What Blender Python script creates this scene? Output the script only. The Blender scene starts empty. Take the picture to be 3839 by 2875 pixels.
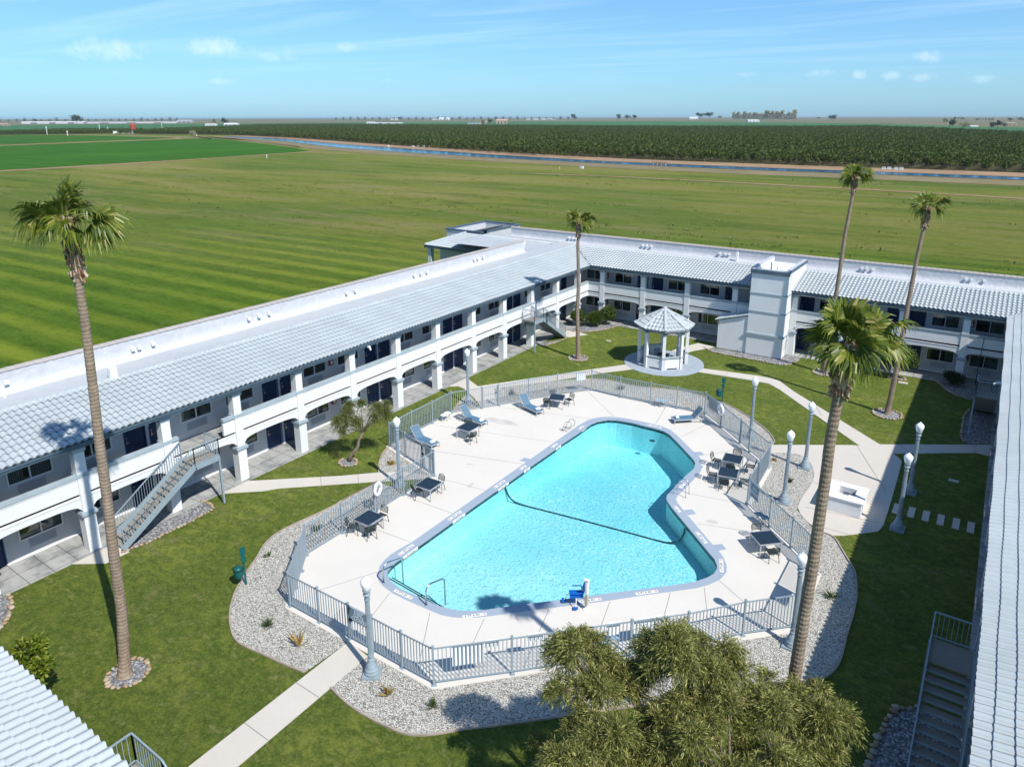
import bpy, math, random
import numpy as np
from mathutils import Vector, Matrix
R = math.radians
random.seed(7); rng = np.random.default_rng(11)
scene = bpy.context.scene
COL = scene.collection
# ------------------------------------------------------------------ camera
p_, r_, az_ = 0.27098, 0.0028, 0.6039
def v3(*a): return np.array(a, float)
_f = v3(0, math.cos(p_), -math.sin(p_)); _r = v3(1, 0, 0); _d = np.cross(_f, _r)
_r2 = math.cos(r_)*_r + math.sin(r_)*_d; _d2 = -math.sin(r_)*_r + math.cos(r_)*_d
_M = np.array([[math.cos(az_), -math.sin(az_), 0], [math.sin(az_), math.cos(az_), 0], [0, 0, 1]])
RT, DN, FW = _M@_r2, _M@_d2, _M@_f
cd = bpy.data.cameras.new('camera'); cam = bpy.data.objects.new('camera', cd); COL.objects.link(cam)
m = Matrix.Identity(4)
for i in range(3):
    m[i][0] = RT[i]; m[i][1] = -DN[i]; m[i][2] = -FW[i]
m[2][3] = 20.0
cam.matrix_world = m
cd.sensor_width = 36; cd.lens = 25.178; cd.shift_y = -0.06582; cd.clip_start = 0.5; cd.clip_end = 40000
scene.camera = cam
# ------------------------------------------------------------------ world, sun, exposure
SUN_EL = 49.0
w = bpy.data.worlds.new('World'); scene.world = w; w.use_nodes = True
nt = w.node_tree; nt.nodes.clear()
out = nt.nodes.new('ShaderNodeOutputWorld'); bg = nt.nodes.new('ShaderNodeBackground')
sky = nt.nodes.new('ShaderNodeTexSky'); sky.sky_type = 'NISHITA'; sky.sun_disc = False
sky.sun_elevation = R(SUN_EL); sky.sun_rotation = R(107.4); sky.altitude = 50; sky.air_density = 1.0; sky.dust_density = 0.6; sky.ozone_density = 2.0
tc = nt.nodes.new('ShaderNodeTexCoord')
def wn(t, **k):
    n = nt.nodes.new(t)
    for a, b in k.items(): setattr(n, a, b)
    return n
tint = wn('ShaderNodeMixRGB', blend_type='MULTIPLY'); tint.inputs[0].default_value = 1; tint.inputs[2].default_value = (0.50, 0.82, 1.10, 1)
nt.links.new(sky.outputs[0], tint.inputs[1])
# thin high cloud: direction projected on a flat layer far above
sep = wn('ShaderNodeSeparateXYZ'); nt.links.new(tc.outputs['Generated'], sep.inputs[0])
mx = wn('ShaderNodeMath', operation='MAXIMUM'); nt.links.new(sep.outputs['Z'], mx.inputs[0]); mx.inputs[1].default_value = 0.05
dv = wn('ShaderNodeVectorMath', operation='DIVIDE'); nt.links.new(tc.outputs['Generated'], dv.inputs[0])
cmb = wn('ShaderNodeCombineXYZ'); 
for i in range(3): nt.links.new(mx.outputs[0], cmb.inputs[i])
nt.links.new(cmb.outputs[0], dv.inputs[1])
mp = wn('ShaderNodeMapping'); mp.inputs['Scale'].default_value = (0.22, 0.75, 0.0); mp.inputs['Rotation'].default_value = (0, 0, R(35)); nt.links.new(dv.outputs[0], mp.inputs[0])
ns = wn('ShaderNodeTexNoise'); ns.inputs['Scale'].default_value = 0.9; ns.inputs['Detail'].default_value = 7; ns.inputs['Roughness'].default_value = 0.55; ns.inputs['Distortion'].default_value = 0.6
nt.links.new(mp.outputs[0], ns.inputs['Vector'])
cr = wn('ShaderNodeMapRange'); cr.inputs[1].default_value = 0.46; cr.inputs[2].default_value = 0.78; cr.inputs[3].default_value = 0.0; cr.inputs[4].default_value = 0.38
nt.links.new(ns.outputs[0], cr.inputs[0])
# pale air near the horizon
hz = wn('ShaderNodeMapRange'); hz.inputs[1].default_value = 0.0; hz.inputs[2].default_value = 0.30; hz.inputs[3].default_value = 0.30; hz.inputs[4].default_value = 0.0
nt.links.new(sep.outputs['Z'], hz.inputs[0])
mixh = wn('ShaderNodeMixRGB'); nt.links.new(hz.outputs[0], mixh.inputs[0]); nt.links.new(tint.outputs[0], mixh.inputs[1]); mixh.inputs[2].default_value = (2.9, 5.3, 8.3, 1)
mix = wn('ShaderNodeMixRGB'); cf = wn('ShaderNodeMapRange'); cf.inputs[1].default_value = 0.03; cf.inputs[2].default_value = 0.12; nt.links.new(sep.outputs['Z'], cf.inputs[0])
cm = wn('ShaderNodeMath', operation='MULTIPLY'); nt.links.new(cr.outputs[0], cm.inputs[0]); nt.links.new(cf.outputs[0], cm.inputs[1]); nt.links.new(cm.outputs[0], mix.inputs[0]); nt.links.new(mixh.outputs[0], mix.inputs[1]); mix.inputs[2].default_value = (6.4, 8.0, 9.0, 1)
pn = wn('ShaderNodeTexNoise'); pn.inputs['Scale'].default_value = 55; pn.inputs['Detail'].default_value = 6; pn.inputs['Roughness'].default_value = 0.62; nt.links.new(tc.outputs['Generated'], pn.inputs['Vector'])
acc = None
def dirpx(u, v): d = FW+RT*(u-1919.5)/2684.985+DN*(v-1184.8)/2684.985; return d/np.linalg.norm(d)
for (u, v, wx, wy, st) in [(400, 185, 155, 42, .75), (820, 178, 120, 38, .85), (1040, 215, 90, 18, .45), (1302, 178, 38, 22, .7), (830, 305, 55, 14, .5), (1075, 195, 30, 20, .4), (3485, 208, 55, 30, .8), (3075, 275, 60, 20, .55), (3225, 280, 26, 20, .6), (3345, 285, 36, 18, .5), (3455, 290, 50, 18, .45), (2810, 280, 45, 12, .4), (3690, 297, 60, 16, .35), (1440, 305, 40, 12, .35)]:
    c = dirpx(u, v); rt_ = np.cross(c, (0, 0, 1)); rt_ /= np.linalg.norm(rt_); up_ = np.cross(rt_, c)
    sb = wn('ShaderNodeVectorMath', operation='SUBTRACT'); nt.links.new(tc.outputs['Generated'], sb.inputs[0]); sb.inputs[1].default_value = tuple(c)
    q = []
    for ax, wd_ in ((rt_, wx/2900), (up_, wy/2900)):
        dt = wn('ShaderNodeVectorMath', operation='DOT_PRODUCT'); nt.links.new(sb.outputs[0], dt.inputs[0]); dt.inputs[1].default_value = tuple(ax/wd_)
        pw = wn('ShaderNodeMath', operation='MULTIPLY'); nt.links.new(dt.outputs['Value'], pw.inputs[0]); nt.links.new(dt.outputs['Value'], pw.inputs[1]); q.append(pw)
    ad = wn('ShaderNodeMath', operation='ADD'); nt.links.new(q[0].outputs[0], ad.inputs[0]); nt.links.new(q[1].outputs[0], ad.inputs[1])
    nz_ = wn('ShaderNodeMath', operation='MULTIPLY_ADD'); nt.links.new(pn.outputs[0], nz_.inputs[0]); nz_.inputs[1].default_value = 3.4; nt.links.new(ad.outputs[0], nz_.inputs[2])
    mr_ = wn('ShaderNodeMapRange'); mr_.interpolation_type = 'SMOOTHSTEP'; mr_.inputs[1].default_value = 2.7; mr_.inputs[2].default_value = 0.9; mr_.inputs[3].default_value = 0; mr_.inputs[4].default_value = st*.62; nt.links.new(nz_.outputs[0], mr_.inputs[0])
    if acc is None: acc = mr_
    else: a2 = wn('ShaderNodeMath', operation='MAXIMUM'); nt.links.new(acc.outputs[0], a2.inputs[0]); nt.links.new(mr_.outputs[0], a2.inputs[1]); acc = a2
mixp = wn('ShaderNodeMixRGB'); nt.links.new(acc.outputs[0], mixp.inputs[0]); nt.links.new(mix.outputs[0], mixp.inputs[1]); mixp.inputs[2].default_value = (7.2, 8.2, 8.8, 1)
nt.links.new(mixp.outputs[0], bg.inputs[0]); bg.inputs[1].default_value = 0.10
nt.links.new(bg.outputs[0], out.inputs[0])
sd = bpy.data.lights.new('sun', 'SUN'); sd.energy = 4.1; sd.angle = R(0.53); sd.color = (1, 0.965, 0.90)
sun = bpy.data.objects.new('sun', sd); COL.objects.link(sun)
_L = Vector((3.28, -1.03, 3.95)).normalized()
sun.rotation_euler = _L.to_track_quat('Z', 'Y').to_euler()
scene.view_settings.view_transform = 'Standard'; scene.view_settings.look = 'None'; scene.view_settings.exposure = 0.52; scene.view_settings.gamma = 1
scene.render.engine = 'CYCLES'
scene.cycles.max_bounces = 8; scene.cycles.transparent_max_bounces = 24; scene.cycles.use_denoising = True
scene.cycles.caustics_reflective = False; scene.cycles.caustics_refractive = False
# ------------------------------------------------------------------ materials
class NM:
    def __init__(s, name, rough=0.8, spec=0.3, metal=0.0):
        s.m = bpy.data.materials.new(name); s.m.use_nodes = True; s.t = s.m.node_tree
        s.b = s.t.nodes['Principled BSDF']; s.b.inputs['Roughness'].default_value = rough
        s.b.inputs['Specular IOR Level'].default_value = spec; s.b.inputs['Metallic'].default_value = metal
        s.tc = s.n('ShaderNodeTexCoord'); s.h = None
    def n(s, t, **k):
        x = s.t.nodes.new(t)
        for a, b in k.items(): setattr(x, a, b)
        return x
    def l(s, a, b): s.t.links.new(a, b)
    def vec(s, coord='Object', scale=(1, 1, 1), rot=0):
        mp = s.n('ShaderNodeMapping'); mp.inputs['Scale'].default_value = scale; mp.inputs['Rotation'].default_value = (0, 0, rot)
        if coord == 'world':
            g = s.n('ShaderNodeNewGeometry'); s.l(g.outputs['Position'], mp.inputs[0])
        else: s.l(s.tc.outputs[coord], mp.inputs[0])
        return mp.outputs[0]
    def noise(s, vec, scale, detail=4, rough=0.55, dist=0.0):
        x = s.n('ShaderNodeTexNoise'); x.inputs['Scale'].default_value = scale; x.inputs['Detail'].default_value = detail
        x.inputs['Roughness'].default_value = rough; x.inputs['Distortion'].default_value = dist; s.l(vec, x.inputs['Vector']); return x.outputs[0]
    def voro(s, vec, scale, feature='F1', out=0, rand=1.0):
        x = s.n('ShaderNodeTexVoronoi', feature=feature); x.inputs['Scale'].default_value = scale; x.inputs['Randomness'].default_value = rand; s.l(vec, x.inputs['Vector']); return x.outputs[out]
    def ramp(s, fac, stops, interp='LINEAR'):
        x = s.n('ShaderNodeValToRGB'); x.color_ramp.interpolation = interp; e = x.color_ramp.elements
        while len(e) < len(stops): e.new(0.5)
        for q, (p, c) in zip(e, stops): q.position = p; q.color = (*c, 1) if len(c) == 3 else c
        s.l(fac, x.inputs[0]); return x.outputs[0]
    def rng(s, fac, a, b, c=0.0, d=1.0):
        x = s.n('ShaderNodeMapRange'); 
        for i, q in zip((1, 2, 3, 4), (a, b, c, d)): x.inputs[i].default_value = q
        s.l(fac, x.inputs[0]); return x.outputs[0]
    def mix(s, fac, a, b, mode='MIX'):
        x = s.n('ShaderNodeMixRGB', blend_type=mode)
        for i, q in ((0, fac), (1, a), (2, b)):
            if isinstance(q, (int, float)): x.inputs[i].default_value = q
            elif isinstance(q, tuple): x.inputs[i].default_value = (*q, 1)
            else: s.l(q, x.inputs[i])
        return x.outputs[0]
    def math(s, op, a, b=0.0):
        x = s.n('ShaderNodeMath', operation=op)
        for i, q in ((0, a), (1, b)):
            if isinstance(q, (int, float)): x.inputs[i].default_value = q
            else: s.l(q, x.inputs[i])
        return x.outputs[0]
    def col(s, c):
        if isinstance(c, tuple): s.b.inputs['Base Color'].default_value = (*c, 1)
        else: s.l(c, s.b.inputs['Base Color'])
        return s
    def bump(s, h, st=0.5, d=0.02):
        x = s.n('ShaderNodeBump'); x.inputs['Strength'].default_value = st; x.inputs['Distance'].default_value = d; s.l(h, x.inputs['Height']); s.l(x.outputs[0], s.b.inputs['Normal']); return s
def plain(name, c, rough=0.7, var=0.08, scale=3.0, spec=0.3, metal=0.0, bump=0.0, bscale=40, coord='Object'):
    M = NM(name, rough, spec, metal); v = M.vec(coord)
    n = M.noise(v, scale, 5)
    a = tuple(x*(1-var) for x in c); b = tuple(min(1, x*(1+var)) for x in c)
    M.col(M.ramp(n, [(0.3, a), (0.7, b)]))
    if bump: M.bump(M.noise(v, bscale, 3), bump, 0.02)
    return M.m
def stucco(name, c, streak=0.10):
    M = NM(name, 0.9, 0.15); v = M.vec('world')
    n1 = M.noise(v, 0.7, 6, 0.6); n2 = M.noise(M.vec('world', (2.2, 2.2, 0.25)), 1.3, 4)
    base = M.ramp(n1, [(0.3, tuple(x*(1-streak*.6) for x in c)), (0.65, c)])
    M.col(M.mix(M.rng(n2, 0.55, 0.8, 0, streak*1.8), base, tuple(x*0.72 for x in c)))
    M.bump(M.noise(v, 14, 5, 0.7), 0.6, 0.03); return M.m
MT = {}
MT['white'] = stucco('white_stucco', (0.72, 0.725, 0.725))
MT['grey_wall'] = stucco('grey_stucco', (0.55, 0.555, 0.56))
MT['trim'] = plain('bluegrey_trim', (0.33, 0.395, 0.43), 0.6, 0.08, 1.5, coord='world')
MT['fascia'] = plain('slate_fascia', (0.075, 0.115, 0.15), 0.55, 0.1, 2, coord='world')
MT['navy'] = plain('navy_door_paint', (0.010, 0.030, 0.085), 0.45, 0.15, 2)
MT['navy_frame'] = plain('blue_door_frame', (0.02, 0.07, 0.19), 0.5, 0.1, 2)
MT['steel'] = plain('bluegrey_painted_steel', (0.25, 0.31, 0.35), 0.5, 0.07, 2.5, spec=0.4)
MT['lamp_paint'] = plain('lamp_post_paint', (0.25, 0.31, 0.35), 0.55, 0.12, 4, coord='world')
MT['window_frame'] = plain('white_window_frame', (0.72, 0.73, 0.74), 0.5, 0.03)
MT['galv'] = plain('pale_metal', (0.50, 0.52, 0.54), 0.4, 0.08, metal=0.5)
MT['chrome'] = plain('stainless_rail', (0.62, 0.62, 0.60), 0.22, 0.06, metal=1.0)
MT['white_plastic'] = plain('white_plastic', (0.80, 0.80, 0.80), 0.45, 0.03)
MT['brass'] = plain('door_hardware', (0.5, 0.44, 0.33), 0.35, 0.1, metal=0.8)
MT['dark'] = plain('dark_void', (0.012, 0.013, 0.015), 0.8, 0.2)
MT['soffit'] = plain('soffit_paint', (0.30, 0.34, 0.38), 0.8, 0.05)
MT['red'] = plain('extinguisher_red', (0.30, 0.015, 0.02), 0.4, 0.1)
MT['chair'] = plain('dark_green_metal', (0.025, 0.040, 0.038), 0.5, 0.15)
MT['blue_plastic'] = plain('bright_blue_plastic', (0.005, 0.10, 0.42), 0.4, 0.06)
MT['stain'] = plain('damp_concrete', (0.50, 0.47, 0.43), 0.8, 0.12, 1.2, coord='world')
MT['sling'] = None
MT['green_paint'] = plain('teal_green_paint', (0.004, 0.09, 0.085), 0.4, 0.1)
MT['sign_blue'] = plain('sign_slate_blue', (0.16, 0.24, 0.32), 0.6, 0.05)
MT['sign_pale'] = plain('sign_pale_blue', (0.40, 0.52, 0.62), 0.6, 0.05)
MT['lettering'] = plain('pale_lettering', (0.62, 0.68, 0.72), 0.6, 0.02)
MT['white_letter'] = plain('white_lettering', (0.80, 0.80, 0.80), 0.6, 0.02)
MT['black'] = plain('black_lettering', (0.015, 0.015, 0.015), 0.6, 0.05)
MT['red_mark'] = plain('red_marking', (0.45, 0.09, 0.06), 0.6, 0.05)
MT['marker'] = plain('marker_tile', (0.74, 0.72, 0.68), 0.5, 0.04)
MT['towel'] = plain('white_towel', (0.80, 0.80, 0.80), 0.95, 0.03, bump=0.3)
def sling():
    M = NM('blue_sling_mesh', 0.8, 0.2); v = M.vec('Object'); n = M.noise(v, 6, 3)
    M.col(M.ramp(n, [(0.3, (0.07, 0.15, 0.23)), (0.7, (0.09, 0.19, 0.28))]))
    return M.m
MT['sling'] = sling()
def sling2():
    M = NM('sheer_sling_mesh', 0.8, 0.2); M.col((0.11, 0.20, 0.28)); M.b.inputs['Alpha'].default_value = 0.72
    return M.m
MT['sling_back'] = sling2()
def tabletop():
    M = NM('slatted_tabletop', 0.7, 0.12); v = M.vec('Object'); 
    wv = M.n('ShaderNodeTexWave', wave_type='BANDS', bands_direction='Y'); wv.inputs['Scale'].default_value = 3.2; M.l(v, wv.inputs[0])
    M.col(M.ramp(wv.outputs[0], [(0.0, (0.012, 0.020, 0.034)), (0.12, (0.020, 0.040, 0.066)), (1, (0.024, 0.047, 0.075))]))
    M.bump(wv.outputs[0], 0.6, 0.01); return M.m
MT['tabletop'] = tabletop()
def tiles(name, c):
    M = NM(name, 0.75, 0.25)
    g = M.n('ShaderNodeNewGeometry'); v = M.vec('world')
    n = M.noise(v, 0.45, 5); n2 = M.noise(v, 9, 3)
    cell = M.voro(M.vec('world', (2.4, 3.2, 0.0)), 1.0, 'F1', 1)
    bw = M.n('ShaderNodeSeparateColor'); M.l(cell, bw.inputs[0])
    base = M.ramp(n, [(0.3, tuple(x*0.90 for x in c)), (0.7, tuple(x*1.05 for x in c))])
    c1 = M.mix(M.rng(bw.outputs[0], 0, 1, 0.0, 0.22), base, tuple(x*0.78 for x in c))
    M.col(M.mix(M.rng(n2, 0.62, 0.8, 0, 0.35), c1, tuple(x*0.62 for x in c)))
    return M.m
MT['tile'] = tiles('pale_blue_roof_tile', (0.43, 0.465, 0.475))
MT['tile_pan'] = plain('dusty_tile_joint', (0.25, 0.265, 0.265), 0.9, 0.25, 3, coord='world')
MT['tile_end'] = plain('painted_shade_tile_end', (0.17, 0.20, 0.22), 0.9, 0.15, 3, coord='world')  # dark colour on closed riser faces, painted shade of hollow tile ends
MT['tile_cap'] = tiles('parapet_cap_tile', (0.38, 0.345, 0.325))
def flatroof():
    M = NM('white_roof_membrane', 0.6, 0.3); v = M.vec('world'); n = M.noise(M.vec('world', (1, .3, 1)), 0.35, 6, 0.6, 0.5); n2 = M.noise(v, 2.4, 4)
    M.col(M.mix(M.rng(n, 0.5, 0.68, 0, .6), M.ramp(n2, [(0.3, (0.40, 0.42, 0.43)), (0.7, (0.44, 0.455, 0.465))]), (0.34, 0.36, 0.375)))
    M.bump(M.noise(v, 1.2, 3), 0.3, 0.05); return M.m
MT['flatroof'] = flatroof()
def parapet():
    M = NM('white_coated_parapet', 0.55, 0.35); v = M.vec('world'); n2 = M.noise(v, 1.6, 6, 0.65)
    M.col(M.ramp(n2, [(0.3, (0.45, 0.46, 0.485)), (0.6, (0.50, 0.505, 0.52)), (0.85, (0.60, 0.60, 0.60))]))
    M.bump(M.noise(v, 2.2, 5, 0.65, 0.6), 0.9, 0.08); return M.m
MT['parapet'] = parapet()
def glass():
    m = bpy.data.materials.new('window_glass'); m.use_nodes = True; t = m.node_tree; t.nodes.clear()
    o = t.nodes.new('ShaderNodeOutputMaterial'); mix = t.nodes.new('ShaderNodeMixShader'); tr = t.nodes.new('ShaderNodeBsdfTransparent'); gl = t.nodes.new('ShaderNodeBsdfGlossy')
    tr.inputs[0].default_value = (0.72, 0.76, 0.74, 1); gl.inputs['Roughness'].default_value = 0.03; gl.inputs[0].default_value = (0.9, 0.95, 1, 1)
    lw = t.nodes.new('ShaderNodeFresnel'); lw.inputs[0].default_value = 1.6
    mr = t.nodes.new('ShaderNodeMapRange'); mr.inputs[3].default_value = 0.02; mr.inputs[4].default_value = 0.9; t.links.new(lw.outputs[0], mr.inputs[0])
    t.links.new(mr.outputs[0], mix.inputs[0]); t.links.new(tr.outputs[0], mix.inputs[1]); t.links.new(gl.outputs[0], mix.inputs[2]); t.links.new(mix.outputs[0], o.inputs[0])
    return m
MT['glass'] = glass()
def curtain():
    M = NM('pleated_curtain', 0.9, 0.1); wv = M.n('ShaderNodeTexWave', wave_type='BANDS', bands_direction='X'); wv.inputs['Scale'].default_value = 3.5; wv.inputs['Distortion'].default_value = 2.0; M.l(M.vec('Object'), wv.inputs[0])
    M.col(M.ramp(wv.outputs[0], [(0, (0.22, 0.25, 0.24)), (1, (0.60, 0.66, 0.62))])); return M.m
MT['curtain'] = curtain()
def globe():
    M = NM('milk_glass_globe', 0.25, 0.5); M.col((0.86, 0.87, 0.90)); return M.m
MT['globe'] = globe()
def concrete(name, c, scale=1.0, joint=0, dirt=0.25):
    M = NM(name, 0.9, 0.15); v = M.vec('world'); n = M.noise(v, 0.5*scale, 6, 0.6); n2 = M.noise(v, 6, 4, 0.7); n3 = M.noise(v, 60, 2)
    base = M.ramp(n, [(0.3, tuple(x*0.93 for x in c)), (0.7, c)])
    base = M.mix(M.rng(n2, 0.35, 0.8, 0, dirt), base, tuple(x*0.78 for x in c))
    base = M.mix(M.rng(n3, 0.3, 0.7, 0, 0.10), base, tuple(x*0.7 for x in c))
    M.col(base); M.bump(n3, 0.15, 0.005); return M.m
MT['deck'] = concrete('pool_deck_concrete', (0.64, 0.60, 0.54), 0.6, dirt=0.18)
MT['path'] = concrete('path_concrete', (0.56, 0.515, 0.455), 1.0, dirt=0.25)
def walkway():
    M = NM('stained_walkway', 0.85, 0.2); v = M.vec('world')
    n = M.noise(v, 0.9, 6, 0.65); br = M.n('ShaderNodeTexBrick'); br.offset = 0.0; br.inputs['Scale'].default_value = 1.0
    br.inputs['Brick Width'].default_value = 1.05; br.inputs['Row Height'].default_value = 1.05; br.inputs['Mortar Size'].default_value = 0.02; br.inputs['Mortar Smooth'].default_value = 0.2
    br.inputs['Color1'].default_value = (1, 1, 1, 1); br.inputs['Color2'].default_value = (0.92, 0.92, 0.92, 1); br.inputs['Mortar'].default_value = (0.35, 0.35, 0.35, 1)
    M.l(v, br.inputs[0])
    base = M.ramp(n, [(0.35, (0.19, 0.20, 0.20)), (0.52, (0.36, 0.36, 0.345)), (0.75, (0.44, 0.435, 0.41))])
    M.col(M.mix(1.0, base, br.outputs[0], 'MULTIPLY')); return M.m
MT['walkway'] = walkway()
MT['coping'] = concrete('blue_coping', (0.31, 0.365, 0.435), 1.5, dirt=0.15)
MT['pad'] = concrete('blue_grey_pad', (0.34, 0.39, 0.44), 1.5, dirt=0.2)
def lawn():
    M = NM('lawn_grass', 0.95, 0.1); v = M.vec('world')
    n1 = M.noise(v, 0.28, 6, 0.6, 0.5); n2 = M.noise(M.vec('world', (1, 1.5, 1)), 1.1, 6, 0.68, .3); n3 = M.noise(v, 3.2, 8, 0.9); n4 = M.noise(v, 11, 6, 0.9); n5 = M.noise(v, 0.62, 5, 0.72, .4)
    c = M.ramp(n1, [(0.30, (0.098, 0.135, 0.022)), (0.48, (0.150, 0.188, 0.030)), (0.64, (0.220, 0.248, 0.046))])
    c = M.mix(M.rng(n2, 0.44, 0.54, 0, 0.70), c, (0.058, 0.104, 0.016))
    c = M.mix(M.rng(n2, 0.555, 0.66, 0, 0.75), c, (0.29, 0.285, 0.085))
    c = M.mix(M.rng(n5, 0.57, 0.68, 0, 0.60), c, (0.26, 0.225, 0.11))
    c = M.mix(M.rng(n3, 0.47, 0.60, 0, 0.70), c, (0.050, 0.086, 0.014))
    c = M.mix(M.rng(n4, 0.52, 0.62, 0, 0.60), c, (0.29, 0.31, 0.08))
    c = M.mix(M.rng(n4, 0.34, 0.48, 0.45, 0), c, (0.035, 0.065, 0.010))
    M.col(c); h = M.math('ADD', M.math('MULTIPLY', n4, 0.7), n3); M.bump(h, 1.0, 0.10); return M.m
MT['lawn'] = lawn()
def field():
    M = NM('farm_field', 1.0, 0.05); v = M.vec('world')
    g = M.n('ShaderNodeNewGeometry'); sp = M.n('ShaderNodeSeparateXYZ'); M.l(g.outputs['Position'], sp.inputs[0])
    big = M.noise(M.vec('world', (0.45, 1.7, 1)), 0.012, 6, 0.62, 0.6); mid = M.noise(M.vec('world', (0.30, 1.7, 1), R(-6)), 0.075, 7, 0.7, 0.4); fine = M.noise(M.vec('world', (.6, 1.3, 1)), 0.5, 9, 0.9); fine2 = M.noise(v, 2.2, 7, 0.95)
    c = M.ramp(big, [(0.30, (0.068, 0.115, 0.018)), (0.44, (0.105, 0.150, 0.024)), (0.54, (0.170, 0.180, 0.034)), (0.68, (0.26, 0.22, 0.080))])
    c = M.mix(M.rng(mid, 0.50, 0.66, 0, 0.75), c, (0.22, 0.185, 0.085))
    c = M.mix(M.rng(mid, 0.32, 0.46, 0.70, 0.0), c, (0.038, 0.075, 0.014))
    near = M.rng(M.math('ADD', M.math('MULTIPLY', sp.outputs[0], -0.45), M.math('ADD', sp.outputs[1], M.math('MULTIPLY', big, 90))), 118, 190, 1.0, 0.0)
    lush = M.ramp(M.noise(M.vec('world', (0.25, 1.3, 1), R(-4)), 0.17, 6, 0.68), [(0.35, (0.050, 0.112, 0.008)), (0.53, (0.082, 0.158, 0.011)), (0.68, (0.130, 0.200, 0.018))])
    wv = M.n('ShaderNodeTexWave', wave_type='BANDS', bands_direction='Y', wave_profile='SIN'); wv.inputs['Scale'].default_value = 0.062; wv.inputs['Distortion'].default_value = 1.6; wv.inputs['Detail'].default_value = 3; wv.inputs['Detail Scale'].default_value = 0.5; wv.inputs['Detail Roughness'].default_value = .6
    M.l(M.vec('world', (.55, 1, 1), R(-4.5)), wv.inputs[0])
    amp = M.rng(M.noise(M.vec('world', (.4, 1, 1)), 0.035, 4, .6), 0.38, 0.60, 0.35, 1.0)
    lush = M.mix(M.math('MULTIPLY', M.rng(wv.outputs[0], 0.35, 0.95, 0, 1.0), amp), lush, (0.24, 0.30, 0.026))
    c = M.mix(near, c, lush)
    c = M.mix(M.rng(fine, 0.50, 0.62, 0, 0.65), c, (0.040, 0.070, 0.012))
    c = M.mix(M.rng(fine, 0.38, 0.47, 0.5, 0), c, (0.19, 0.17, 0.065))
    c = M.mix(M.rng(fine2, 0.5, 0.68, 0, 0.55), c, (0.22, 0.25, 0.06)); c = M.mix(M.rng(fine2, 0.34, 0.48, 0.4, 0), c, (0.035, 0.070, 0.010))
    M.col(c); M.bump(M.math('ADD', fine, fine2), 1.0, 0.22); return M.m
MT['field'] = field()
def gravel(name, stops, scale=17):
    M = NM(name, 0.9, 0.2); v = M.vec('world'); cell = M.voro(v, scale, 'F1', 1); d = M.voro(v, scale, 'F1', 0)
    s = M.n('ShaderNodeSeparateColor'); M.l(cell, s.inputs[0])
    c = M.ramp(s.outputs[0], stops)
    e = M.rng(d, 0.36, 0.66, 0, 0.7)
    n = M.noise(v, 0.6, 5, 0.6)
    c = M.mix(e, c, tuple(x*0.22 for x in stops[-1][1]))
    c = M.mix(M.rng(n, 0.45, 0.75, 0, 0.25), c, tuple(x*0.5 for x in stops[-1][1]))
    M.col(c); M.bump(M.math('MULTIPLY', d, -1.0), 1.0, 0.05); return M.m
MT['gravel'] = gravel('pale_river_gravel', [(0.0, (0.15, 0.14, 0.12)), (0.22, (0.40, 0.37, 0.31)), (0.5, (0.64, 0.60, 0.52)), (1.0, (0.84, 0.81, 0.74))], 21)
MT['gravel2'] = gravel('grey_gravel', [(0.0, (0.10, 0.10, 0.11)), (0.4, (0.25, 0.25, 0.26)), (1.0, (0.50, 0.50, 0.50))], 11)
MT['soil'] = plain('dark_bark_soil', (0.045, 0.035, 0.032), 0.95, 0.4, 9, coord='world', bump=0.6)
def stonemat():
    M = NM('tan_border_stone', 0.85, 0.2); g = M.n('ShaderNodeNewGeometry'); n = M.noise(M.vec('world'), 6, 5)
    c = M.ramp(g.outputs['Random Per Island'], [(0, (0.30, 0.20, 0.12)), (0.4, (0.40, 0.29, 0.18)), (0.75, (0.36, 0.33, 0.29)), (1, (0.48, 0.40, 0.28))])
    M.col(M.mix(M.rng(n, 0.4, 0.7, 0, 0.4), c, (0.18, 0.14, 0.10))); return M.m
MT['stone'] = stonemat()
MT['edging'] = plain('concrete_mow_curb', (0.34, 0.28, 0.23), 0.9, 0.2, 2, coord='world')
def leafmat(name, stops, trans=0.25, rough=0.6):
    M = NM(name, rough, 0.25); g = M.n('ShaderNodeNewGeometry')
    M.col(M.ramp(g.outputs['Random Per Island'], stops))
    t = M.t; tl = t.nodes.new('ShaderNodeBsdfTranslucent'); mx = t.nodes.new('ShaderNodeMixShader'); mx.inputs[0].default_value = trans
    src = M.b.inputs['Base Color'].links[0].from_socket; t.links.new(src, tl.inputs[0])
    o = [n for n in t.nodes if n.type == 'OUTPUT_MATERIAL'][0]
    t.links.new(M.b.outputs[0], mx.inputs[1]); t.links.new(tl.outputs[0], mx.inputs[2]); t.links.new(mx.outputs[0], o.inputs[0])
    return M.m
MT['palm_leaf'] = leafmat('palm_frond', [(0, (0.060, 0.095, 0.012)), (0.55, (0.125, 0.165, 0.020)), (0.88, (0.24, 0.26, 0.04)), (1, (0.42, 0.35, 0.13))], 0.35, 0.38)
MT['willow'] = leafmat('olive_leaves', [(0, (0.07, 0.09, 0.022)), (0.5, (0.19, 0.20, 0.045)), (0.85, (0.38, 0.36, 0.11)), (1, (0.56, 0.51, 0.22))], 0.35)
MT['olive'] = leafmat('grey_green_leaves', [(0, (0.08, 0.10, 0.024)), (0.6, (0.15, 0.17, 0.040)), (1, (0.26, 0.26, 0.09))], 0.3)
MT['shrub'] = leafmat('shrub_leaves', [(0, (0.030, 0.060, 0.010)), (0.6, (0.060, 0.100, 0.016)), (1, (0.12, 0.15, 0.03))], 0.2)
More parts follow.
